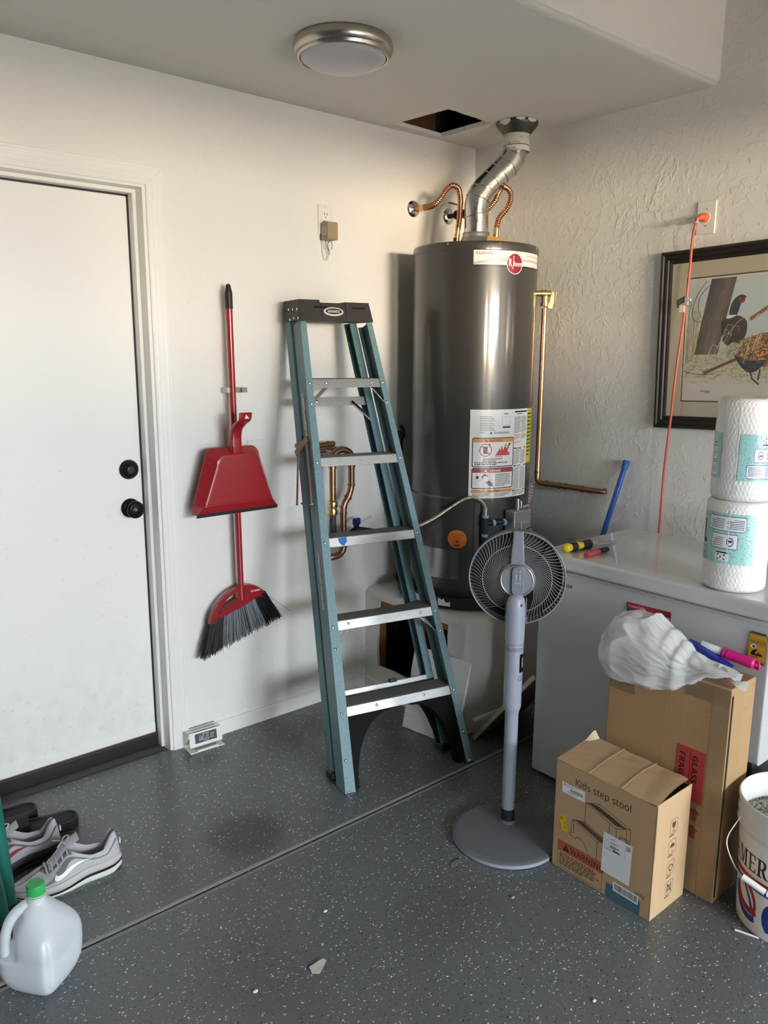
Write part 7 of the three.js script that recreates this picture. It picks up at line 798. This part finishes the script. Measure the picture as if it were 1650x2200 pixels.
// ---------------------------------------------------------------- green metal legs at the left edge
{
  const Mg = phys([0.012, 0.15, 0.115], 0.35, { clearcoat: 0.4 });
  const t = thing('green_metal_stand', 'dark green tubular metal legs with black feet at the left edge beside the shoes', 'stand', [-2.42, 0, 0.61]);
  const L = (p) => [p[0] + 2.42, p[1], p[2] - 0.61];
  part('leg', rod(L([-2.40, 0.02, 0.576]), L([-2.425, 0.62, 0.552]), 0.0205, 0.0205, 24), Mg, t); part('leg', rod(L([-2.437, 0.03, 0.66]), L([-2.485, 0.6, 0.64]), 0.0195, 0.0195, 24), Mg, t); part('foot', rod(L([-2.436, 0.0, 0.661]), L([-2.439, 0.042, 0.66]), 0.0215, 0.0215, 24), Mblack, t); part('foot', rod(L([-2.399, 0.0, 0.577]), L([-2.4015, 0.03, 0.576]), 0.0212, 0.0212, 24), Mblack, t); part('crossbar', rod(L([-2.425, 0.6, 0.552]), L([-2.485, 0.59, 0.64]), 0.012), Mg, t);
}
// ---------------------------------------------------------------- litter on the floor
{
  const flat = (pts, lift, m, label, cat, pos, name) => { const g = extrude(shapeOf(pts), 0.0012, 0.0003, 1).rotateX(-PI / 2); const p = g.attributes.position; for (let i = 0; i < p.count; i++) p.setY(i, p.getY(i) + lift * (0.5 + 0.5 * Math.sin(p.getX(i) * 120 + p.getZ(i) * 60))); g.computeVertexNormals(); return solo(name, g.translate(...pos), m, label, cat); };
  const Mcl = phys([0.72, 0.72, 0.68], 0.3, { transmission: 0.35, thickness: 0 });
  flat([[-0.028, -0.01], [-0.012, -0.022], [0.026, 0.002], [0.022, 0.012], [0.012, 0.014], [-0.022, 0.012]], 0.004, Mcl, 'crumpled scrap of clear plastic wrapper in the middle of the open floor', 'scrap', [-1.853, 0.0008, 1.295], 'plastic_scrap').rotation.y = 0;
  const chip = (s, pos, label, c = [0.75, 0.74, 0.7]) => { const g = new THREE.IcosahedronGeometry(s, 1).scale(1.2, 0.5, 0.8); const p = g.attributes.position; for (let i = 0; i < p.count; i++) { const k = 1 + 0.35 * fbm(p.getX(i) * 200 + pos[0] * 9, p.getY(i) * 200, p.getZ(i) * 200, 2); p.setXYZ(i, p.getX(i) * k, p.getY(i) * k, p.getZ(i) * k); } g.computeVertexNormals(); solo('paint_chip', g.translate(pos[0], s * 0.5, pos[2]), mat(c, 0.85), label, 'chip'); };
  chip(0.006, [-2.02, 0, 1.262], 'white paint chip on the floor left of the plastic scrap'); chip(0.005, [-1.404, 0, 1.813], 'white paint chip on the floor nearest the bottom centre of the photo'); chip(0.005, [-1.27, 0, 1.44], 'tan chip on the floor in front of the fan base', [0.5, 0.4, 0.22]); chip(0.005, [-1.72, 0, 1.14], 'white paint chip on the floor between the jug and the fan');
  flat([[-0.012, -0.006], [0.006, -0.01], [0.014, 0.004], [-0.004, 0.009]], 0.001, mat([0.42, 0.17, 0.15], 0.8), 'small reddish flake on the floor against the left wall baseboard', 'flake', [-1.078, 0.0008, 0.055], 'red_flake');
  flat([[-0.024, -0.005], [-0.008, -0.012], [0.016, -0.006], [0.026, 0.004], [0.004, 0.01], [-0.016, 0.008]], 0.003, mat([0.16, 0.155, 0.10], 0.8), 'dry olive leaf lying on the floor beside the fan base', 'leaf', [-1.285, 0.0008, 1.222], 'dry_leaf');
  solo('paper_stick', tube([[-0.905, 0.0035, 1.915], [-0.897, 0.003, 1.938], [-0.886, 0.003, 1.972]], 0.0028, 20, 8), mat([0.8, 0.79, 0.77], 0.6), 'thin white paper stick on the floor in front of the bucket', 'stick');
}
scene.traverse((o) => { if (o.isLight && o.shadow) o.castShadow = true; });
renderer.render(scene, camera);
